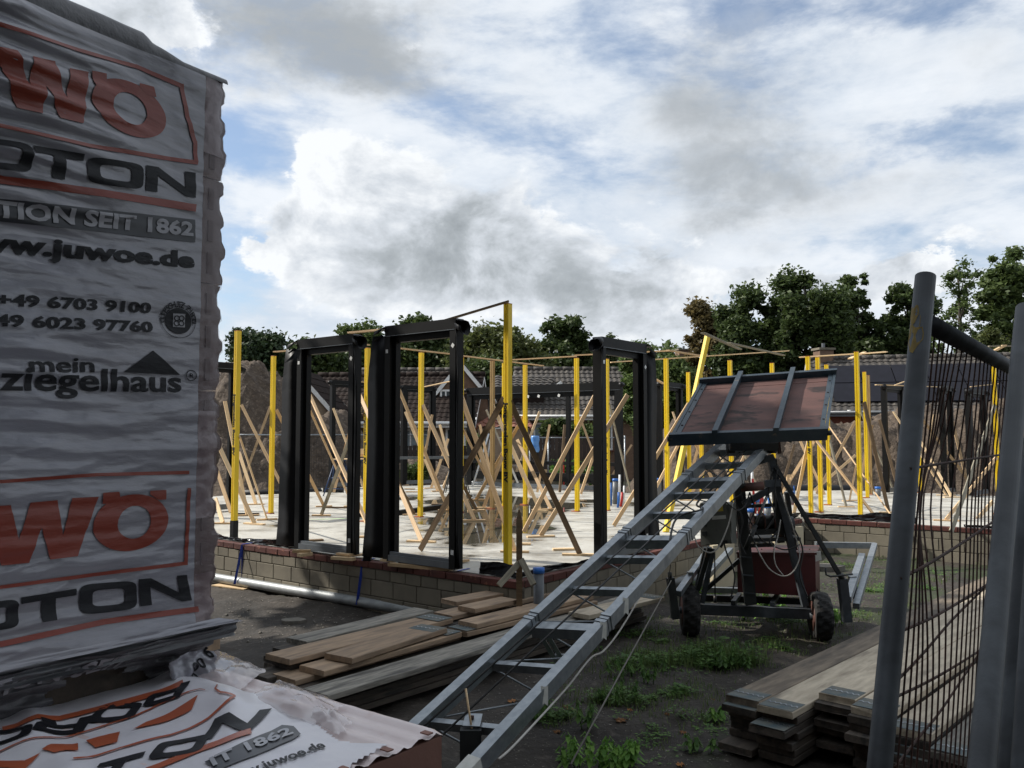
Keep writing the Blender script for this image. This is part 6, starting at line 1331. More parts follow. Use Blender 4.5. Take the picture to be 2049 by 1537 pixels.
MB().tube([RA, RC], .0205, 18).build('top_rail', 'galv_dull', fr, True)
pN = (RB - RA).cross(PB - PA).normalized()
def fp(u, v): return PL(u, v, RA, pN)
for sgn, (A, B) in enumerate(((D(1838, 600, 1.77), D(1858, 604, 1.78)), (D(1842, 616, 1.77), D(1856, 620, 1.78)))):
    pass
rl = (RB - RA).length; rx = (RB - RA).normalized(); dz = (PB - PA).normalized()
NW = 27
for i in range(NW):
    a = .028 + i * .052; top = RA + rx * a; pts = []; n = 26; ph = rnd.random() * 6; amp = .14 * math.exp(-((i - 5.0) / 3.2) ** 2) + .035 * math.exp(-((i - 15) / 5.0) ** 2)
    for k in range(n + 1):
        s = 2.02 * k / n; b1 = amp * (1.15 * math.exp(-((s - .27) / .13) ** 2) - .45 * math.exp(-((s - .58) / .2) ** 2)); o_ = amp * .5 * math.exp(-((s - .32) / .2) ** 2)
        pts.append(top + dz * s + rx * (b1 + .0015 * math.sin(s * 5 + ph)) + pN * o_)
    MB().tube(spl(pts, 2), .0021, 5, False).build('vertical_wire', 'rust', fr, True)
for k, (pl, r) in enumerate(((((1826, 938), (1880, 929), (1940, 920), (2000, 911), (2045, 905)), .003), (((1806, 1158), (1860, 1130), (1930, 1086), (1985, 1048), (2040, 1012)), .0033), (((1800, 1267), (1880, 1231), (1960, 1182), (2040, 1130)), .003),
    (((1789, 1374), (1850, 1310), (1910, 1240), (1967, 1183), (2030, 1120)), .0028), (((1788, 1400), (1870, 1360), (1954, 1309), (2040, 1250)), .0028), (((1795, 1537), (1850, 1468), (1888, 1421), (1951, 1326), (2010, 1240)), .0028))):
    MB().tube(spl([fp(*p) + pN * .004 for p in pl], 5), r, 6).build('cross_wire', 'rust', fr, True)
f2 = empty('site_fence', (1.25, 1.1, GZ), 'second fence panel post crossing close in front at the right picture edge', 'fence')
lean_post('fence_post', (2050, 618, 1.86), (1964, 1537, 1.20), f2, .0180)
a, b = D(2052, 700, 1.8), D(2140, 760, 2.6); MB().tube([a, b], .02, 14).build('top_rail', 'galv_dull', f2, True)
f3 = empty('site_fence', (1.4, 1.5, GZ), 'third fence panel with rusty wires squeezed behind the second post at the edge', 'fence')
lean_post('fence_post', (2060, 880, 1.95), (2013, 1537, 1.72), f3, .017); lean_post('fence_post', (2086, 860, 1.75), (2046, 1537, 1.45), f3, .018)
for i in range(7): A, B = D(2012 + i * 5, 980 + i * 8, 2.1 + i * .05), D(1988 + i * 4, 1537, 1.9 + i * .05); MB().tube([A, B + (B - A) * .3], .0022, 5, False).build('vertical_wire', 'rust', f3, True)
MB().tube(spl([D(2012, 1010, 1.9), D(2006, 1120, 1.8), D(2000, 1270, 1.7), D(1990, 1340, 1.7), D(1975, 1390, 1.8)]), .003, 6).build('tie_cable', 'cable', f3, True)

# ================================================================ WEEDS
def weed_quads(c, r, n, h, ls, g, flat=.5):
    """n leaves on short stems within radius r of c: bent two-face leaves"""
    V = []
    for _ in range(n):
        a = g.uniform(0, 6.283); q = r * math.sqrt(g.random()); x, y = c[0] + q * math.cos(a), c[1] + q * math.sin(a) * .8; hh = h * (1 - .6 * (q / r) ** 2) * g.uniform(.15, 1); z0 = ground_z(x, y) + hh
        b = g.uniform(0, 6.283); l = ls * g.uniform(.5, 1.2); dx, dy = math.cos(b), math.sin(b); w = l * g.uniform(.28, .42); up = g.uniform(-.25, .55)
        p0 = (x, y, z0); p2 = (x + dx * l, y + dy * l, z0 + up * l * .5); m = (x + dx * l * .5, y + dy * l * .5, z0 + up * l * .5 + l * .06)
        V += [p0, (m[0] - dy * w, m[1] + dx * w, m[2] - .2 * w), p2, (m[0] + dy * w, m[1] - dx * w, m[2] - .2 * w)]
    return V
def grassq(c, r, n, h, g):
    V = []
    for _ in range(n):
        a = g.uniform(0, 6.283); q = r * math.sqrt(g.random()); x, y = c[0] + q * math.cos(a), c[1] + q * math.sin(a); b = g.uniform(0, 6.283); l = h * g.uniform(.4, 1.1); ln = g.uniform(.1, .7) * l; w = .003
        z = ground_z(x, y) - .004; dx, dy = math.cos(b), math.sin(b)
        V += [(x - dy * w, y + dx * w, z), (x + dy * w, y - dx * w, z), (x + dx * ln + dy * w * .3, y + dy * ln - dx * w * .3, z + l), (x + dx * ln - dy * w * .3, y + dy * ln + dx * w * .3, z + l)]
    return V
gw = random.Random(3); V = []; Vg = []
for (u, v, ru, n, h, ls) in ((1290, 1330, 70, 420, .10, .045), (1380, 1318, 80, 500, .11, .045), (1455, 1320, 60, 420, .14, .05), (1490, 1335, 40, 200, .14, .05), (1230, 1400, 60, 300, .09, .04), (1310, 1275, 60, 220, .06, .035), (1205, 1410, 35, 160, .09, .04), (1330, 1395, 70, 200, .05, .035),
                             (1420, 1190, 45, 420, .10, .035), (1590, 1240, 60, 160, .06, .04), (1725, 1180, 60, 350, .04, .03), (1700, 1240, 60, 260, .05, .03), (1560, 1290, 70, 200, .05, .035), (1660, 1130, 50, 180, .05, .03), (1810, 1120, 60, 240, .04, .03), (1110, 1440, 50, 180, .07, .035), (1420, 1440, 50, 80, .05, .03), (1330, 1480, 60, 80, .04, .03),
                             (1540, 1240, 60, 200, .08, .04), (1450, 1250, 60, 120, .05, .03), (1840, 1175, 60, 200, .04, .03)):
    c = G(u, v, GZ); r = ru / FPX * c.y
    for _ in range(7):
        a = gw.uniform(0, 6.28); q = r * gw.uniform(.1, 1.0); cc_ = (c.x + q * math.cos(a), c.y + q * math.sin(a)); f_ = gw.uniform(.35, 1.25)
        V += weed_quads(cc_, r * gw.uniform(.22, .5), int(n * .2 * gw.uniform(.5, 1.5)), h * f_, ls * gw.uniform(.6, 1.25), gw); Vg += grassq(cc_, r * .6, int(n * .22), h * gw.uniform(.5, 1.2), gw)
for _ in range(46):
    u, v = gw.uniform(1090, 1480), gw.uniform(1250, 1530); c = G(u, v, GZ); V += weed_quads((c.x, c.y), gw.uniform(.03, .12), gw.randint(6, 26), gw.uniform(.02, .08), gw.uniform(.02, .04), gw)
for _ in range(30):
    u, v = gw.uniform(1450, 1960), gw.uniform(1105, 1250); c = G(u, v, GZ); V += weed_quads((c.x, c.y), gw.uniform(.06, .2), gw.randint(10, 40), gw.uniform(.02, .06), gw.uniform(.02, .035), gw)
for _ in range(110):
    u, v = gw.uniform(1150, 1900), gw.uniform(1110, 1440); c = G(u, v, GZ); Vg += grassq((c.x, c.y), .25, 50, .05, gw)
o = mesh_np('low_weeds', np.array(V), 4, 'weed'); tag(o, 'low green weeds spreading over the dark soil between ladder and right board stack', 'weeds', kind='stuff')
o = mesh_np('grass_tufts', np.array(Vg), 4, 'grass'); tag(o, 'sparse grass blades growing among the weeds', 'grass', kind='stuff')
def nettle(lab, u, v, nst, h, ls, seed, spread=.12, m='weed_bright'):
    g = random.Random(seed); c = G(u, v, GZ); root = empty('weed_plant', (c.x, c.y, GZ), lab, 'weed', 'larger broad-leaved weeds'); st = MB(); V = []; F = []
    for _ in range(nst):
        a = g.uniform(0, 6.28); q = g.uniform(0, spread); b = Vector((c.x + q * math.cos(a), c.y + q * math.sin(a), 0)); b.z = ground_z(b.x, b.y); hh = h * g.uniform(.6, 1.05)
        tp = b + Vector((math.cos(a) * .3 * hh, math.sin(a) * .3 * hh, hh)); st.tube([b, b.lerp(tp, .5) + Vector((0, 0, .02)), tp], [.004, .003, .0015], 5, False)
        nl = 7
        for i in range(nl):
            f = .25 + .75 * i / (nl - 1); p = b.lerp(tp, f); s = ls * (1.15 - .55 * f) * g.uniform(.8, 1.2)
            for k in range(2 if i < nl - 1 else 3):
                th = i * 1.57 + k * 3.14 + g.uniform(-.4, .4); d = Vector((math.cos(th), math.sin(th), g.uniform(.05, .35))).normalized(); sd = Vector((-math.sin(th), math.cos(th), 0)); n0 = len(V)
                tip = p + d * s - Vector((0, 0, s * .30)); m1 = p + d * s * .28 + Vector((0, 0, .02)); m2 = p + d * s * .65
                V += [tuple(p), tuple(m1 + sd * s * .27 + Vector((0, 0, s * .06))), tuple(m1), tuple(m1 - sd * s * .27 + Vector((0, 0, s * .06))), tuple(m2 + sd * s * .22), tuple(m2), tuple(m2 - sd * s * .22), tuple(tip)]
                F += [tuple(n0 + q_ for q_ in f_) for f_ in ((0, 2, 1), (0, 3, 2), (1, 2, 5, 4), (2, 3, 6, 5), (4, 5, 7), (5, 6, 7))]
    st.build('stem', 'weed', root, True); mesh('leaves', V, F, m, root, None, False)
nettle('broad-leaved weed at the bottom edge right of the ladder foot', 1175, 1530, 9, .17, .060, 3, .16)
nettle('bright broad-leaved weed right of it at the bottom edge', 1245, 1540, 8, .13, .065, 4, .16)
nettle('upright weed with one big leaf a little above the bottom plants', 1172, 1462, 4, .16, .055, 5, .05, 'weed')
nettle('leafy weed in front of the lift axle', 1545, 1232, 7, .26, .07, 6, .20)
nettle('weed left of it under the red engine box', 1500, 1245, 5, .14, .06, 7, .14)
nettle('weed beside the right tyre of the lift', 1680, 1252, 4, .15, .07, 8, .12)
nettle('bushy weed in the middle of the bare ground', 1460, 1340, 12, .17, .045, 9, .22, 'weed')
nettle('weed against the front of the right-hand board stack', 1440, 1438, 4, .08, .05, 10, .10)
nettle('small weed below the right board stack corner', 1400, 1510, 3, .08, .05, 11, .08, 'weed')
nettle('weed patch left of the bushy one', 1290, 1360, 10, .12, .045, 12, .26, 'weed')
nettle('weed under the ladder by the grey cable', 1240, 1405, 7, .12, .045, 13, .18, 'weed')
nettle('bright low plant behind the left tyre', 1420, 1195, 10, .13, .04, 14, .22)
nettle('weed by the pale stick under the ladder foot', 1085, 1440, 5, .10, .04, 15, .14, 'weed')
# fallen leaves
gl = random.Random(9)
for k, (u, v, s, lab) in enumerate(((1242, 1452, .055, 'brown five-lobed maple leaf lying on bare soil right of the ladder'), (1141, 1427, .035, 'curled orange leaf beside the ladder rail'), (1131, 1414, .03, 'pale curled leaf next to the orange one'), (1115, 1470, .035, 'yellowish leaf by the ladder foot'), (1025, 1405, .045, 'orange leaf seen between the ladder rails'), (1366, 1466, .03, 'small brown leaf near the right board stack'), (1335, 1436, .02, 'tiny pale leaf in the bare patch'), (1425, 1395, .025, 'small grey leaf left of the right board stack'), (1362, 1537, .03, 'yellow leaf at the bottom edge right of the big weeds'), (1260, 1425, .02, 'tiny leaf above the maple leaf'))):
    c = G(u, v, GZ); z = ground_z(c.x, c.y) + .008; P = []; a0 = gl.random() * 6
    for i in range(20): a = a0 + 6.283 * i / 20; r = s * (1 if i % 4 == 0 else .48 if i % 4 == 2 else .66); P.append((c.x + r * math.cos(a), c.y + r * math.sin(a), z + .008 * math.sin(i * 1.9 + k)))
    o = mesh('fallen_leaf', P + [(c.x, c.y, z + .004)], [(i, (i + 1) % 20, 20) for i in range(20)], 'dead_leaf'); tag(o, lab, 'leaf', 'fallen leaves')
V = []
for _ in range(900):
    u, v = gl.uniform(900, 1500), gl.uniform(1250, 1536); c = G(u, v, GZ); z = ground_z(c.x, c.y); s = gl.uniform(.002, .007); a = gl.random() * 6
    V += [(c.x + s * math.cos(a + k * 1.57), c.y + s * math.sin(a + k * 1.57) * .7, z + s * .8 * (1 if k % 2 else .4)) for k in range(4)]
for _ in range(1200):
    u, v = gl.uniform(900, 1850), gl.uniform(1110, 1536); c = G(u, v, GZ); z = ground_z(c.x, c.y); s = gl.uniform(.004, .013) * gl.uniform(.5, 1); a = gl.random() * 6
    V += [(c.x + s * math.cos(a + k * 1.57), c.y + s * math.sin(a + k * 1.57) * .7, z + s * .8 * (1 if k % 2 else .4)) for k in range(4)]
for _ in range(700):
    u, v = gl.uniform(440, 900), gl.uniform(1190, 1300); c = G(u, v, GZ); z = ground_z(c.x, c.y); s = gl.uniform(.004, .014); a = gl.random() * 6
    V += [(c.x + s * math.cos(a + k * 1.57), c.y + s * math.sin(a + k * 1.57) * .7, z + s * .8 * (1 if k % 2 else .4)) for k in range(4)]
o = mesh_np('grit', np.array(V), 4, 'stone'); tag(o, 'small stones and grit strewn over the soil', 'grit', kind='stuff')
o = MB().tube([D(932, 1378, 4.5), D(938, 1420, 4.48), D(945, 1465, 4.45)], .006, 6).build('stick', 'batten_pale', None, True); tag(o, 'thin pale stick standing at the lowest rung of the ladder', 'stick')
gs = random.Random(21); pb = MB()
for k in range(60):
    u, v = gs.uniform(450, 880), gs.uniform(1200, 1300)
    if k > 22: u, v = gs.uniform(1150, 1900), gs.uniform(1120, 1530)
    c = G(u, v, GZ); z = ground_z(c.x, c.y); s = gs.uniform(.008, .024); V = []
    for j in range(4):
        for i in range(6): a = 6.283 * i / 6 + j; r = s * (.55, 1, .9, .4)[j] * gs.uniform(.8, 1.15); V.append((c.x + r * math.cos(a), c.y + r * math.sin(a), z - s * .3 + s * .42 * j))
    pb.add(V, [(j * 6 + i, j * 6 + (i + 1) % 6, j * 6 + 6 + (i + 1) % 6, j * 6 + 6 + i) for j in range(3) for i in range(6)] + [tuple(range(18, 24))])
tag(pb.build('pebbles', 'stone'), 'scattered small pebbles half sunk in the dark soil', 'pebbles', kind='stuff')
# ================================================================ WRAPPED BRICK PALLETS
FE = Vector((.559, .829, 0)).normalized(); FNn = Vector((FE.y, -FE.x, 0)); R0 = Vector((-.607, 1.73, 0)); ZB, ZT = .903, 2.035
def fq(u, v): P = PL(u, v, R0, FNn); return -((P - R0).dot(FE)), P.z
def corr(z):                                                # ribbed brick edge
    return .0075 * min(.8, max(-.25, 1.7 * math.sin(z * 2 * math.pi / .066))) + .004 * math.sin(z * 31) + .003 * fbm(z * 40, 0, 0, 2)
def wr(q, z):                                               # wrinkles of the film on the front face
    a = min(1, max(0, (q - .12) / .25)); tp = min(1, max(0, (z - 1.55) / .3)); bt = min(1, max(0, (1.15 - z) / .15))
    w = .0036 * a * math.sin(z * 150 + 3 * fbm(q * 3, z * 4, 0, 2) + q * 6 * tp) * (.35 + .9 * tp * a + .5 * max(0, fbm(q * 2, z * 3, 7, 2)))
    w += .0030 * fbm(q * 6, z * 30, 3, 4) + .0035 * fbm(q * 1.5, z * 5, 9, 3) * a
    w += .0045 * a * (max(0, 1 - 3.2 * abs(fbm(q * 2.2 + z * 2, z * 16, 21, 3))) ** 3) * (.3 + .7 * tp + .5 * bt)
    w += .014 * tp * math.sin((z - 1.55) * 9 - q * 3.2) * a
    w += .014 * max(0, (.98 - z) / .08) ** 2 * (1 if z < .98 else 0)
    return w
def ztop(q): return ZT + .012 * min(1, max(0, (q - .10) / .05)) * (1 + .5 * fbm(q * 4, 0, 0, 2)) + .02 * min(1, max(0, (q - .16) / .02)) + .03 * max(0, q - .18)
def FPnt(q, z, off=0.0): return R0 - FE * q + FNn * (.006 + wr(q, z) + off) + Vector((0, 0, z))
up = empty('brick_pallet', (R0.x - .3, R0.y - .1, ZB), 'tall upper stack of bricks wrapped in white printed film', 'brick pallet')
# bricks: five courses, the end ones seen at the right edge with ribbed ends
zs = [ZB + .035 + i * (ZT - ZB - .035) / 5 for i in range(6)]
for i in range(5):
    for j in range(4):
        za, zb = zs[i] + .0015, zs[i + 1] - .0015; nz = 26; prof = []
        q0_, q1_ = (0, .248) if j == 0 else (.25 * j + .001, .25 * j + .249)
        if j == 0: prof = [(-(corr(za + (zb - za) * k / nz)) + rnd.uniform(-.0008, .0008) - .002 * (i % 2), za + (zb - za) * k / nz) for k in range(nz + 1)] + [(q1_, zb), (q1_, za)]
        else: prof = [(q0_, za), (q0_, zb), (q1_, zb), (q1_, za)]
        P = [R0 - FE * q + FNn * -.002 + Vector((0, 0, z)) for q, z in prof]; MB().extr(P, -FNn * .9).build('brick', 'brick_end', up)
        if j == 0:
            for h_ in range(3): c = R0 - FE * .026 + Vector((0, 0, za + (zb - za) * (h_ + .6) / 3.2)) - FNn * .0006; MB().beam(c - Vector((0, 0, .022)), c + Vector((0, 0, .022)), .012, .003, FNn).build('brick_hole', 'brick_slot', up)
# pallet deck and blocks under it
DK = MB(); a = R0 - FE * 1.05 - FNn * .02; b = R0 + FE * .02 - FNn * .02
DK.beam(Vector((a.x, a.y, ZB - .004)) - FNn * .5, Vector((b.x, b.y, ZB - .004)) - FNn * .5, 1.02, .022).build('pallet_deck', 'board', up)
for k in range(3):
    c = R0 - FNn * (.10 + .4 * k); MB().beam(Vector((c.x, c.y, ZB - .055)) + FE * (-.02 if k == 0 else -.04), Vector((c.x, c.y, ZB - .055)) - FE * 1.0, .09, .10).build('pallet_runner', 'board_dark_shaded', up)
def grid(name, fn, q0, q1, nq, z0, z1, nz, m, parent, keep=None, thick=0):
    V = [tuple(fn(q0 + (q1 - q0) * i / nq, z0 + (z1 - z0) * j / nz)) for j in range(nz + 1) for i in range(nq + 1)]
    F = [(j * (nq + 1) + i, j * (nq + 1) + i + 1, (j + 1) * (nq + 1) + i + 1, (j + 1) * (nq + 1) + i) for j in range(nz) for i in range(nq) if keep is None or keep(q0 + (q1 - q0) * (i + .5) / nq, z0 + (z1 - z0) * (j + .5) / nz)]
    o = mesh(name, V, F, m, parent, None, True); bmx = bmesh.new(); bmx.from_mesh(o.data); bmesh.ops.delete(bmx, geom=[v for v in bmx.verts if not v.link_faces], context='VERTS'); bmx.to_mesh(o.data); bmx.free(); return o
film = grid('printed_film', lambda q, z: FPnt(q, z), .050, 1.02, 190, ZB + .012, ZT - .012, 360, 'film', up)
# clear film over the brick end at the right edge, rounding the corner; shoulder over the top; flared foot
def clearf(s, z):
    q = .052 - s * .052; cz = corr(z); k = s ** 3
    return R0 + FE * (cz * k - q + .002 * k) + FNn * (.005 - .010 * k + .0015 * fbm(q * 60, z * 50, 2, 3) + wr(.05, z) * (1 - s)) + Vector((0, 0, z))
grid('wrap_film', lambda s, z: clearf(s, z) + FNn * .0015 + FE * .0012, 0, 1, 10, ZB + .01, ZT - .012, 240, 'film_wrap', up)
for z0_, z1_ in ((1.865, ZT - .012), (1.12, 1.335), (ZB + .01, 1.01)): grid('clear_film', clearf, 0, 1, 10, z0_, z1_, int((z1_ - z0_) * 240), 'film_edge', up)
def shoulder(q, s):
    zt = ztop(q); a = s * 1.5; r = .035 if q > .15 else .018
    return R0 - FE * q + FNn * (.006 + wr(q, ZT - .012) * (1 - s) - r * (1 - math.cos(a)) * 1.0 - .14 * max(0, s - .6)) + Vector((0, 0, ZT - .012 + (zt - ZT + .012 + r * .3) * math.sin(min(a, 1.57)) + .02 * max(0, s - .6) * math.sin(q * 7)))
grid('top_film', shoulder, -.004, 1.02, 110, 0, 1.25, 16, 'film_skirt', up)
def cover(q, s): P = shoulder(q, 1.25); return P - FNn * (.9 * s) + Vector((0, 0, -.012 * s + .006 * fbm(q * 6, s * 6, 1, 3)))
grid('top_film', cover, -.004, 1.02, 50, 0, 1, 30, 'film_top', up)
def flare(q, s):                                            # lip above the deck edge, dark underside
    z = ZB + .014 - s * .012; f = s; ex = .010 * f + .02 * f * max(0, 1 - q / .05 if q < .05 else 0)
    return R0 - FE * (q - .045 * f * max(0, 1 - q / .06)) + FNn * (.006 + wr(q, ZB + .012) + ex * .6 + .003 * fbm(q * 9, s * 3, 4, 3)) + Vector((0, 0, z))
grid('foot_film', flare, -.002, 1.02, 120, 0, 1, 8, 'film', up)
def skirt(q, s):                                            # film drawn in below the deck, torn
    z = ZB - .004 - s * .118; inn = .022 - .075 * math.sin(min(1, s * 1.1) * 1.6)
    return R0 - FE * (q - .02 * (1 - s)) + FNn * (inn + .010 * fbm(q * 10, s * 7, 6, 4) + .004 * math.sin(s * 26 + q * 9)) + Vector((0, 0, z + .006 * fbm(q * 7, s * 3, 8, 3)))
def torn(q, s):
    e_ = .05 * fbm(q * 18, s * 9, 2, 4)
    hole = ((q - .215) / .10) ** 2 + ((s - .70 + (q - .2) * 1.1) / .30) ** 2 < 1 + e_ * 8
    return not hole and not (s > .93 + e_ * 2)
grid('torn_film', skirt, .005, 1.02, 260, 0, 1, 60, 'film_skirt', up, torn)
grid('foot_film', lambda q, s: R0 - FE * (q - .045 * max(0, 1 - q / .06)) + FNn * (.018 - .012 * s + .007 * fbm(q * 8, s * 5, 14, 4) + .004 * math.sin(s * 14)) + Vector((0, 0, ZB + .004 - s * .034)), -.002, 1.02, 160, 0, 1, 14, 'film_grey', up)

def print2d(name, V, F, fn, m, parent, off=.0012, step=.0055, span=None, vertical=True, stepx=.03):
    """flat print: 2-D outline cut into strips and laid on the film by fn(x, y, off)"""
    bmx = bmesh.new(); vs = [bmx.verts.new((x, y, 0)) for x, y in V]
    for f in F:
        try: bmx.faces.new([vs[i] for i in f])
        except ValueError: pass
    xs = [v[0] for v in V]; ys = [v[1] for v in V]
    for lo, hi, st, no in ((min(ys), max(ys), step, (0, 1, 0)), (min(xs), max(xs), stepx, (1, 0, 0))):
        k = lo + st
        while k < hi:
            co = (0, k, 0) if no[1] else (k, 0, 0)
            bmesh.ops.bisect_plane(bmx, geom=bmx.verts[:] + bmx.edges[:] + bmx.faces[:], plane_co=co, plane_no=no); k += st
    P = [tuple(fn(v.co.x, v.co.y, off + .0009)) for v in bmx.verts]; bmx.verts.index_update(); F2 = [tuple(v.index for v in f.verts) for f in bmx.faces]; bmx.free()
    o = mesh(name, P, F2, m, parent, None, True)
    if name == 'printed_text': o['kind'] = 'stuff'
    return o
FF = lambda x, y, off: FPnt(-x, y, off)                     # x = -q, y = z
def PX(pts): return [(-fq(u, v)[0], fq(u, v)[1]) for u, v in pts]
def poly_print(name, pts, m, parent=up, off=.0012): P = PX(pts); print2d(name, P, [tuple(range(len(P)))], FF, m, parent, off)
def z1(x, y): return x * .3384, y * .3384
def z2(x, y): return x * .3384, 480 + y * .3384
def z3(x, y): return x * .3623, 980 + y * .3623
def ring(c, rx, ry, c2, rx2, ry2, n=40, sq=2.0):
    V = []; F = []
    for i in range(n):
        a = 2 * math.pi * i / n; ca, sa = math.cos(a), math.sin(a); g1 = lambda w: math.copysign(abs(w) ** (2 / sq), w)
        V += [(c[0] + rx * g1(ca), c[1] + ry * g1(sa)), (c2[0] + rx2 * g1(ca), c2[1] + ry2 * g1(sa))]
    return V, [(2 * i, 2 * ((i + 1) % n), 2 * ((i + 1) % n) + 1, 2 * i + 1) for i in range(n)]
LET = {'T': ([(0, 1), (1, 1), (1, .76), (.62, .76), (.62, 0), (.36, 0), (.36, .76), (0, .76)], [(0, 1, 2, 3, 6, 7), (3, 4, 5, 6)]),
       'N': ([(0, 0), (0, 1), (.24, 1), (.78, .34), (.78, 1), (1, 1), (1, 0), (.80, 0), (.22, .66), (.22, 0)], [(0, 1, 2, 8, 9), (2, 3, 7, 8), (3, 4, 5, 6, 7)]),
       'O': ring((.5, .5), .5, .5, (.5, .5), .28, .27, 28, 5), 
       'P': ([(0, 0), (0, 1), (.9, 1), (1, .9), (1, .4), (.9, .3), (.25, .3), (.25, 0), (.25, .75), (.76, .75), (.76, .53), (.25, .53)], [(0, 1, 8, 11, 6, 7), (1, 2, 3, 9, 8), (3, 4, 10, 9), (4, 5, 6, 11, 10)]),
       'R': ([(0, 0), (0, 1), (.9, 1), (1, .9), (1, .45), (.9, .35), (.62, .35), (.25, .35), (.25, 0), (.25, .75), (.76, .75), (.76, .56), (.25, .56), (.72, 0), (1, 0)], [(0, 1, 9, 12, 7, 8), (1, 2, 3, 10, 9), (3, 4, 11, 10), (4, 5, 6, 7, 12, 11), (5, 14, 13, 6)])}
def letter(ch, TL, TR, BR, BL, conv, fn, m, parent, mapx=None, off=.0012):
    V, F = LET[ch]; Q = []
    a, b, c, d_ = [conv(*p) for p in (TL, TR, BR, BL)]
    mp = mapx or (lambda p: (-fq(*p)[0], fq(*p)[1])); a, b, c, d_ = map(mp, (a, b, c, d_))
    for x, y in V: Q.append(tuple((d_[i] * (1 - x) + c[i] * x) * (1 - y) + (a[i] * (1 - x) + b[i] * x) * y for i in (0, 1)))
    print2d('printed_letter', Q, F, fn, m, parent, off)
for TL, TR, BR, BL, ch in (((175, 868), (470, 922), (470, 1085), (175, 1045), 'T'), ((490, 932), (830, 978), (830, 1130), (490, 1085), 'O'), ((845, 982), (1145, 1025), (1143, 1174), (845, 1132), 'N'), ((-150, 812), (165, 860), (165, 1030), (-150, 995), 'O'), ((-480, 765), (-170, 810), (-170, 990), (-480, 955), 'R')):
    letter(ch, TL, TR, BR, BL, z1, FF, 'print_black', up)
for TL, TR, BR, BL, ch in (((103, 592), (410, 543), (410, 698), (103, 745), 'T'), ((425, 522), (742, 498), (745, 655), (425, 690), 'O'), ((752, 492), (1020, 468), (1044, 608), (760, 642), 'N'), ((-215, 640), (92, 596), (90, 757), (-215, 800), 'O'), ((-530, 690), (-235, 645), (-235, 805), (-530, 850), 'R')):
    letter(ch, TL, TR, BR, BL, z3, FF, 'print_black', up)
# red W and O with its two notches, upper and lower
Wt = [(-130, 290), (65, 318), (135, 525), (155, 350), (292, 378), (360, 595), (385, 415), (500, 437), (462, 742), (318, 712), (238, 520), (212, 688), (62, 655), (-25, 420)]
Pw = PX([z1(*p) for p in Wt]); print2d('printed_letter', Pw, [(0, 1, 2, 12, 13), (2, 11, 12), (2, 3, 10, 11), (3, 4, 5, 9, 10), (5, 8, 9), (5, 6, 7, 8)], FF, 'print_red', up)
def oq(pc, prx, pry, z_): c = fq(*z_(*pc)); e1 = fq(*z_(pc[0] + prx, pc[1])); e2 = fq(*z_(pc[0], pc[1] - pry)); return (-c[0], c[1]), abs(e1[0] - c[0]), abs(e2[1] - c[1])
c, rx, ry = oq((752, 650), 218, 158, z1); c2_, rx2, ry2 = oq((752, 650), 100, 92, z1); V, F = ring(c, rx, ry, c2_, rx2, ry2, 44); print2d('printed_letter', V, F, FF, 'print_red', up)
poly_print('printed_letter', [z1(*p) for p in ((520, 428), (608, 445), (612, 500), (560, 540), (527, 498))], 'print_red', off=.0016); poly_print('printed_letter', [z1(*p) for p in ((808, 498), (892, 520), (908, 582), (850, 565), (806, 520))], 'print_red', off=.0016)
Wb = [(-95, 92), (45, 84), (92, 275), (155, 70), (305, 57), (335, 250), (385, 45), (530, 38), (415, 365), (265, 383), (216, 205), (152, 402), (0, 418), (-60, 250)]
Pw = PX([z3(*p) for p in Wb]); print2d('printed_letter', Pw, [(0, 1, 2, 12, 13), (2, 11, 12), (2, 3, 10, 11), (3, 4, 5, 9, 10), (5, 8, 9), (5, 6, 7, 8)], FF, 'print_red', up)
c, rx, ry = oq((717, 180), 200, 155, z3); c2_, rx2, ry2 = oq((730, 178), 90, 90, z3); V, F = ring(c, rx, ry, c2_, rx2, ry2, 44); print2d('printed_letter', V, F, FF, 'print_red', up)
poly_print('printed_letter', [z3(*p) for p in ((553, 16), (643, 10), (650, 42), (600, 75), (553, 77))], 'print_red', off=.0016); poly_print('printed_letter', [z3(*p) for p in ((815, 5), (905, 0), (903, 53), (860, 55), (815, 25))], 'print_red', off=.0016)
# red frames and lines
def stripe(P, w, conv, m='print_red', name='printed_line', off=.0012):
    """polyline band of w conv-pixels measured downwards / sideways"""
    for i in range(len(P) - 1):
        (x0, y0), (x1, y1) = P[i], P[i + 1]; L = math.hypot(x1 - x0, y1 - y0); nx_, ny_ = -(y1 - y0) / L * w / 2, (x1 - x0) / L * w / 2
        e_ = .5 * w / L; x0 -= (x1 - x0) * e_; y0 -= (y1 - y0) * e_
        poly_print(name, [conv(*p) for p in ((x0 + nx_, y0 + ny_), (x0 - nx_, y0 - ny_), (x1 - nx_, y1 - ny_), (x1 + nx_, y1 + ny_))], m, off=off + .0002 * (i % 2))
stripe([(-300, 90), (0, 178), (420, 300), (800, 400), (1060, 515), (1095, 700), (1142, 850), (1145, 965), (1000, 945), (500, 870), (0, 762), (-300, 700)], 24, z1)
stripe([(-200, 1012), (0, 1070), (600, 1150), (1146, 1234)], 44, z1)
stripe([(-300, 1452), (0, 1428), (560, 1388), (1108, 1375)], 20, z2); stripe([(1032, 0), (1014, 404), (500, 468), (0, 536), (-300, 590)], 20, z3)
stripe([(-300, 895), (0, 845), (560, 725), (1078, 655)], 30, z3)
def stripe2(): pass
poly_print('printed_band', [z1(*p) for p in ((-300, 1135), (0, 1182), (600, 1245), (1141, 1302), (1140, 1437), (600, 1378), (0, 1314), (-300, 1270))], 'print_band')
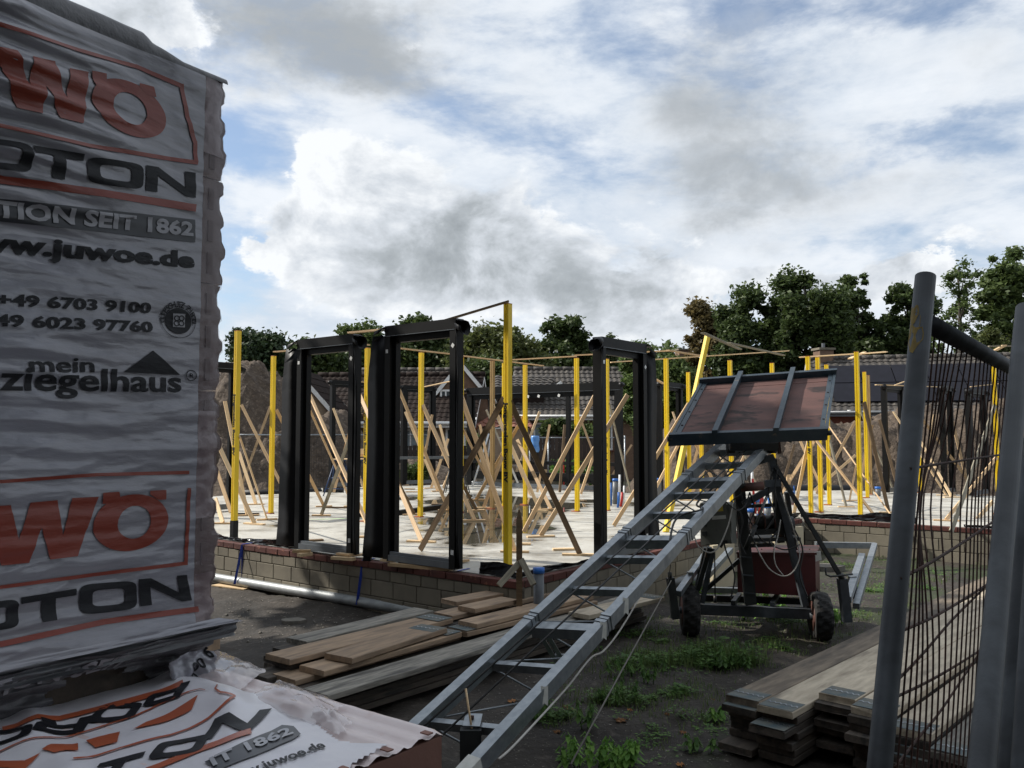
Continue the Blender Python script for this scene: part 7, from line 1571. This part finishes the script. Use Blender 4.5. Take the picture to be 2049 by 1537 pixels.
def line_text(full, vis, pa, pb, hpx, conv, m, bold=.02, off=.0012, capr=.73, sp=1.0, name='printed_text'):
    """text whose visible tail `vis` runs from pixel pa to pb on its baseline; hpx = capital height in conv pixels at pb"""
    qa, za = fq(*conv(*pa)); qb, zb = fq(*conv(*pb)); _, zh = fq(*conv(pb[0], pb[1] - hpx)); size = (zh - zb) / capr
    Va, _f = text_polys(vis, size, bold * size); wv = max(v[0] for v in Va); V, F = text_polys(full, size, bold * size); wf = max(v[0] for v in V); sx = (qa - qb) / wv
    sl = (zb - za) / (qa - qb)
    P = [(-qb + (x - wf) * sx, zb + y + sl * (x - wf) * sx) for x, y in V]; print2d(name, P, F, FF, m, up, off, .0055, stepx=.05)
line_text('TRADITION SEIT 1862', 'ION SEIT 1862', (80, 1296), (1125, 1397), 80, z1, 'print_light', .038, .0028)
line_text('www.juwoe.de', 'w.juwoe.de', (45, 76), (1137, 166), 92, z2, 'print_black', .045)
line_text('+49 6703 9100', '49 6703 9100', (58, 390), (880, 434), 60, z2, 'print_black', .038)
line_text('+49 6023 97760', '9 6023 97760', (40, 512), (888, 546), 60, z2, 'print_black', .038)
line_text('mein', 'mein', (150, 780), (546, 782), 88, z2, 'print_black', .022)
line_text('ziegelhaus', 'ziegelhaus', (-10, 887), (1060, 898), 125, z2, 'print_black', .022)
poly_print('printed_roof', [z2(*p) for p in ((892, 655), (1052, 800), (716, 784))], 'print_black', off=.0013)
def circ(pc, r, conv, m, r0=0, off=.0012):
    c, rx, ry = oq(pc, r, r, conv); rx = max(rx, .001)
    if r0: c2, a, b = oq(pc, r0, r0, conv)
    else: a = b = .00001
    V, F = ring(c, rx, ry, c, a, b, 28); print2d('printed_seal', V, F, FF, m, up, off)
circ((1043, 482), 76, z2, 'print_black'); circ((1043, 482), 101, z2, 'print_black', 98); circ((1118, 803), 32, z2, 'print_black', 27); line_text('R', 'R', (1104, 818), (1133, 819), 30, z2, 'print_black', .01)
poly_print('printed_seal', [z2(*p) for p in ((1008, 438), (1078, 440), (1078, 520), (1008, 516))], 'print_light', off=.0022)
for dx, dy in ((-14, -14), (14, -14), (-14, 16), (14, 16)): circ((1043 + dx, 480 + dy), 17, z2, 'print_black', 11, .0032)
sealt = 'GÜTESCHUTZ ZIEGEL'
for i, ch in enumerate(sealt):
    if ch == ' ': continue
    th = math.pi * (1.02 - 1.04 * i / (len(sealt) - 1)); c, rx, ry = oq((1043, 482), 80, 80, z2); V, F = text_polys(ch, .017, .0003); w = max(v[0] for v in V) / 2; ang = th - math.pi / 2
    P = [(c[0] + rx * math.cos(th) + ((x - w) * math.cos(ang) - y * math.sin(ang)) * .8, c[1] + ry * math.sin(th) + (x - w) * math.sin(ang) + y * math.cos(ang)) for x, y in V]; print2d('printed_text', P, F, FF, 'print_black', up)
# worn white letters on the torn skirt
def SK(x, y, off): s = (ZB - .004 - y) / .118; return skirt(-x, s) + FNn * off
V, F = text_polys('TRADITION SEIT', .044, .0012); wf = max(v[0] for v in V)
k = 1.25; P = [(-.19 + (x - wf) * k, ZB - .046 + y) for x, y in V]; print2d('printed_text', P, F, SK, 'print_light', up, .0025, .006, stepx=.02)
def dangling(): pass
# hanging torn flap with digits
def flap(a, b):
    P0 = R0 - FE * .085 + Vector((0, 0, ZB - .055)); return P0 + FE * (a * .10 - .015) + FNn * (.004 + .020 * b + .016 * fbm(a * 3, b * 3, 5, 3)) + Vector((0, 0, -b * .075 + .012 * math.sin(a * 3)))
grid('torn_flap', flap, 0, 1, 24, 0, 1, 20, 'film', up, lambda a, b: b < .95 - .25 * abs(a - .45) + .12 * fbm(a * 6, b * 6, 3, 3) and not (a < .25 and b > .4 + a))
for s_, ax, ay, sz in (('00', .50, .55, .030), ('6', .84, .2, .03), ('00', .42, .80, .020)):
    V, F = text_polys(s_, sz, .0008); P = [(ax + (x * .85 - y * .4) / .1, ay - (x * .45 + y * .85) / .08) for x, y in V]; print2d('printed_text', P, F, lambda x, y, o_: flap(x, y) + FNn * .002, 'print_black', up, 0, .15, stepx=.15)

# ---------------------------------------------------------------- lower pallet
LK = Vector((-.113, 1.41, 0)); LN = Vector((.80, -.60, 0)); LE = Vector((.60, .80, 0)); ZL = .80
def lw(a, b, z): return LK - LN * a + LE * (-b) + Vector((0, 0, z))     # a: away from the right corner along the back edge, b: towards the camera
lo_ = empty('brick_pallet', (LK.x - .4, LK.y - .2, GZ), 'lower wrapped brick pallet whose printed film top fills the bottom left', 'brick pallet')
BE = (Vector((-.113, 1.41, 0)) - Vector((-.688, 1.91, 0))).normalized()  # measured back edge
MB().box((lw(.60, .52, 0).x, lw(.60, .52, 0).y, (ZL - .02 + GZ + .13) / 2), (1.14, 1.0, ZL - GZ - .15), math.atan2(-.60, .80)).build('brick_core', 'terracotta', lo_)
bz = [GZ + .12 + i * (ZL - .004 - GZ - .12) / 5 for i in range(6)]
for i in range(1, 5):
    for j in range(4):                                       # bricks of the right-hand face, holes towards the viewer
        a0 = .002 + .25 * j; c = lw(.12, a0 + .123, (bz[i] + bz[i + 1]) / 2); o = MB().box(tuple(c), (.24, .243, bz[i + 1] - bz[i] - .004), math.atan2(-.60, .80)).build('brick', 'terracotta', lo_)
        for r in range(3):
            for k in range(5):
                p = lw(-.0006, a0 + .03 + .046 * k + (.01 if r % 2 else 0), bz[i] + .045 + .062 * r); MB().beam(p - Vector((0, 0, .022 if (k + r) % 2 else .013)), p + Vector((0, 0, .022 if (k + r) % 2 else .013)), .017 if (k + r) % 2 else .012, .003, LN).build('brick_hole', 'hole', o)
def ribs(a, b): return .004 * math.sin(b * 2 * math.pi / .045) * (1 if b < .40 else .4)
def sheet_h(x, y):                                            # height of the film over the lower stack
    d = Vector((x, y, 0)) - LK; a = -d.dot(LN); b = -d.dot(LE)
    k = .006 + .006 * fbm(x * 5, y * 5, 3, 4) + .011 * max(0, math.sin((a * .35 + b) * 24 + 2.2 * fbm(x * 3, y * 3, 8, 2))) ** 3 * min(1, max(0, a - .1) * 3)
    k += .020 * math.exp(-((a - .42) / .10) ** 2 - ((b - .16) / .05) ** 2)
    return ZL + max(.003, k)
# brick top under clear film
V = []; F = []; na, nb = 60, 120
for j in range(nb + 1):
    for i in range(na + 1):
        a, b = 1.15 * i / na, 1.0 * j / nb; e_ = 0.0 if j else .0; jag = .0
        p = lw(a, b, 0); V.append((p.x, p.y, ZL + ribs(a, b) + .0015 * fbm(a * 20, b * 20, 1, 2) - (.006 if i == 0 and (j % 12) in (0, 1) else 0)))
F = [(j * (na + 1) + i, j * (na + 1) + i + 1, (j + 1) * (na + 1) + i + 1, (j + 1) * (na + 1) + i) for j in range(nb) for i in range(na)]
mesh('brick_top', V, F, 'film_pink', lo_, None, True)
for k in range(11): a = lw(.0, .03 + .09 * k, ZL + .0045); b = lw(.018, .03 + .09 * k, ZL + .0045); MB().beam(a, b, .012, .002).build('edge_notch', 'terracotta', lo_)
# white printed sheet, edge traced where it lies
edge = [G(*p, ZL) for p in ((300, 1330), (372, 1330), (430, 1378), (470, 1392), (520, 1402), (560, 1425), (590, 1440), (640, 1462), (672, 1490), (730, 1496), (775, 1494))]
edge = [(p.x, p.y) for p in edge]; c0 = lw(.01, .36, 0); front = [(lw(-.004, .23, 0).x, lw(-.004, .23, 0).y), (lw(-.004, 1.0, 0).x, lw(-.004, 1.0, 0).y), (lw(1.1, 1.0, 0).x, lw(1.1, 1.0, 0).y), (lw(1.1, .2, 0).x, lw(1.1, .2, 0).y)]
outline = edge + front
xs = [p[0] for p in outline]; ys = [p[1] for p in outline]; st = .0065; nx_ = int((max(xs) - min(xs)) / st); ny_ = int((max(ys) - min(ys)) / st); V = []; idx = {}
for j in range(ny_ + 1):
    for i in range(nx_ + 1): x, y = min(xs) + i * st, min(ys) + j * st; V.append((x, y, sheet_h(x, y)))
F = []
for j in range(ny_):
    for i in range(nx_):
        if inpoly(min(xs) + (i + .5) * st, min(ys) + (j + .5) * st, outline): F.append((j * (nx_ + 1) + i, j * (nx_ + 1) + i + 1, (j + 1) * (nx_ + 1) + i + 1, (j + 1) * (nx_ + 1) + i))
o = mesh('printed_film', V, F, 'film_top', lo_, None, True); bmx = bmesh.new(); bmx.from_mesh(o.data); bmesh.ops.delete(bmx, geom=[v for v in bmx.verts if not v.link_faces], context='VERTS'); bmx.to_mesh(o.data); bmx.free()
# film hanging over the right face, grey
def sidef(b, s): p = lw(-.003 - .003 * math.sin(s * 3) - .0015 * fbm(b * 20, s * 8, 1, 3), b, 0); return Vector((p.x, p.y, ZL + .005 - .5 * s))
grid('side_film', sidef, .205, 1.0, 100, 0, 1, 50, 'film_grey', lo_)
TF = lambda x, y, off: Vector((x, y, sheet_h(x, y) + off))
def gp(u, v): p = G(u, v, ZL + .006); return (p.x, p.y)
zP = lambda x, y: (x * .244, 1180 + y * .244); z4 = lambda x, y: (400 + x * .2929, 1250 + y * .2929)
def tpoly(pts, m, conv, name='printed_line', off=.0016): P = [gp(*conv(*p)) for p in pts]; print2d(name, P, [tuple(range(len(P)))], TF, m, lo_, off, .012, stepx=.012)
def tband(P, w, conv, m='print_red_top', off=.0016):
    for i in range(len(P) - 1):
        (x0, y0), (x1, y1) = P[i], P[i + 1]; L = math.hypot(x1 - x0, y1 - y0); nx2, ny2 = -(y1 - y0) / L * w / 2, (x1 - x0) / L * w / 2
        tpoly([(x0 + nx2, y0 + ny2), (x0 - nx2, y0 - ny2), (x1 - nx2, y1 - ny2), (x1 + nx2, y1 + ny2)], m, conv, 'printed_line', off + .0002 * (i % 2))
for TL, TR, BR, BL, ch, cv in (((1250, 845), (1560, 818), (1470, 945), (1160, 965), 'P', zP), ((850, 945), (1185, 925), (1085, 1065), (690, 1095), 'O', zP), ((330, 1095), (760, 1035), (680, 1165), (255, 1222), 'R', zP), ((-120, 1185), (275, 1160), (250, 1260), (-200, 1330), 'O', zP),
                           ((820, 1435), (1195, 1340), (1100, 1500), (700, 1600), 'T', zP), ((1310, 1265), (1735, 1190), (1640, 1345), (1195, 1405), 'O', zP), ((1760, 1100), (2230, 1000), (2060, 1180), (1645, 1250), 'N', zP)):
    flip = ch in 'PR'
    if flip: letter(ch, BR, BL, TL, TR, cv, TF, 'print_black', lo_, lambda p: gp(*p), .0018)
    else: letter(ch, TL, TR, BR, BL, cv, TF, 'print_black', lo_, lambda p: gp(*p), .0018)
tband([(20, 1160), (500, 1050), (1100, 905), (1500, 820)], 36, zP); tband([(-40, 1370), (500, 1220), (1100, 1040), (1300, 960), (1640, 900), (1680, 925)], 11, zP); tband([(1780, 880), (1760, 930), (1800, 960), (1930, 985), (1880, 1010), (1700, 1090), (1400, 1200), (1000, 1310), (600, 1440)], 13, zP)
tband([(1200, 1480), (1700, 1300), (2060, 1190)], 40, zP)
tpoly([(340, 1380), (420, 1325), (640, 1262), (640, 1350), (440, 1400)], 'print_red_top', zP, 'printed_letter'); tpoly([(705, 1240), (985, 1170), (960, 1265), (780, 1305)], 'print_red_top', zP, 'printed_letter'); tpoly([(1090, 1150), (1200, 1095), (1450, 1010), (1620, 960), (1570, 1030), (1300, 1110)], 'print_red_top', zP, 'printed_letter'); tpoly([(-60, 1470), (0, 1430), (200, 1440), (330, 1400), (200, 1500)], 'print_red_top', zP, 'printed_letter')
tpoly([(30, 945), (480, 745), (560, 702), (640, 712), (690, 765), (640, 800), (380, 910), (120, 1000)], 'print_band', z4, 'printed_band')
def top_text(s_, pa, pb, hpt, m, conv, off, name='printed_text', bold=.03):
    a, b, h = Vector(gp(*conv(*pa))), Vector(gp(*conv(*pb))), Vector(gp(*conv(*hpt))); ex = (b - a); Lw = ex.length; ex.normalize(); ey = (h - b); hh = ey.length
    size = hh / .73; V, F = text_polys(s_, size, bold * size); wv = max(v[0] for v in V); ey.normalize()
    print2d(name, [tuple(a + ex * x * Lw / wv + ey * y) for x, y in V], F, TF, m, lo_, off, .015, stepx=.015)
top_text('IT 1862', (80, 985), (640, 765), (600, 722), 'print_light', z4, .0034); top_text('www.juwoe.de', (150, 1090), (862, 852), (820, 815), 'print_black', z4, .0018)
# crumpled clear film: a lifted sheet and a rolled fold
def lump(name, cu, cv, au, av, bu, bv, h, seed, m='film_loose', nx2=26, ny2=20):
    A, B, C_ = G(cu, cv, ZL), G(au, av, ZL), G(bu, bv, ZL); e1_, e2_ = B - A, C_ - A; V = []
    for j in range(ny2 + 1):
        for i in range(nx2 + 1):
            s, t = i / nx2 * 2 - 1, j / ny2 * 2 - 1; k = max(0, 1 - abs(s) ** 2.6) * max(0, 1 - abs(t) ** 2.2); p = A + e1_ * s * (1 + .15 * fbm(t * 2, seed, 0, 2)) + e2_ * t * (1 + .2 * fbm(s * 2, seed, 4, 2))
            z = ZL + .009 + h * k * (.55 + .8 * abs(fbm(s * 1.1, t * 1.1, seed, 2))) + .0012 * fbm(s * 5, t * 5, seed + 3, 2); V.append((p.x, p.y, z))
    return mesh(name, V, [(j * (nx2 + 1) + i, j * (nx2 + 1) + i + 1, (j + 1) * (nx2 + 1) + i + 1, (j + 1) * (nx2 + 1) + i) for j in range(ny2) for i in range(nx2)], m, lo_, None, True)
lump('loose_film', 450, 1352, 500, 1374, 415, 1378, .014, 3)
lump('loose_film', 590, 1412, 660, 1440, 555, 1432, .018, 8); lump('loose_film', 655, 1448, 692, 1468, 640, 1462, .018, 12); lump('loose_film', 410, 1400, 480, 1420, 380, 1412, .010, 21)
# wooden beam end lying between the two pallets, behind
a, b = D(340, 1262, 1.80), D(441, 1262, 1.93); zt = D(441, 1250, 1.93).z
o = MB().hexa([Vector((a.x, a.y, ZL + .004)), Vector((b.x, b.y, ZL + .004)), Vector((b.x - .035, b.y + .05, ZL + .004)), Vector((a.x - .02, a.y + .06, ZL + .004))], [Vector((a.x, a.y, zt)), Vector((b.x, b.y, zt)), Vector((b.x - .035, b.y + .05, zt)), Vector((a.x - .02, a.y + .06, zt))]).build('timber_block', 'board_warm')
tag(o, 'square timber block jutting out between the two wrapped pallets', 'wood block')
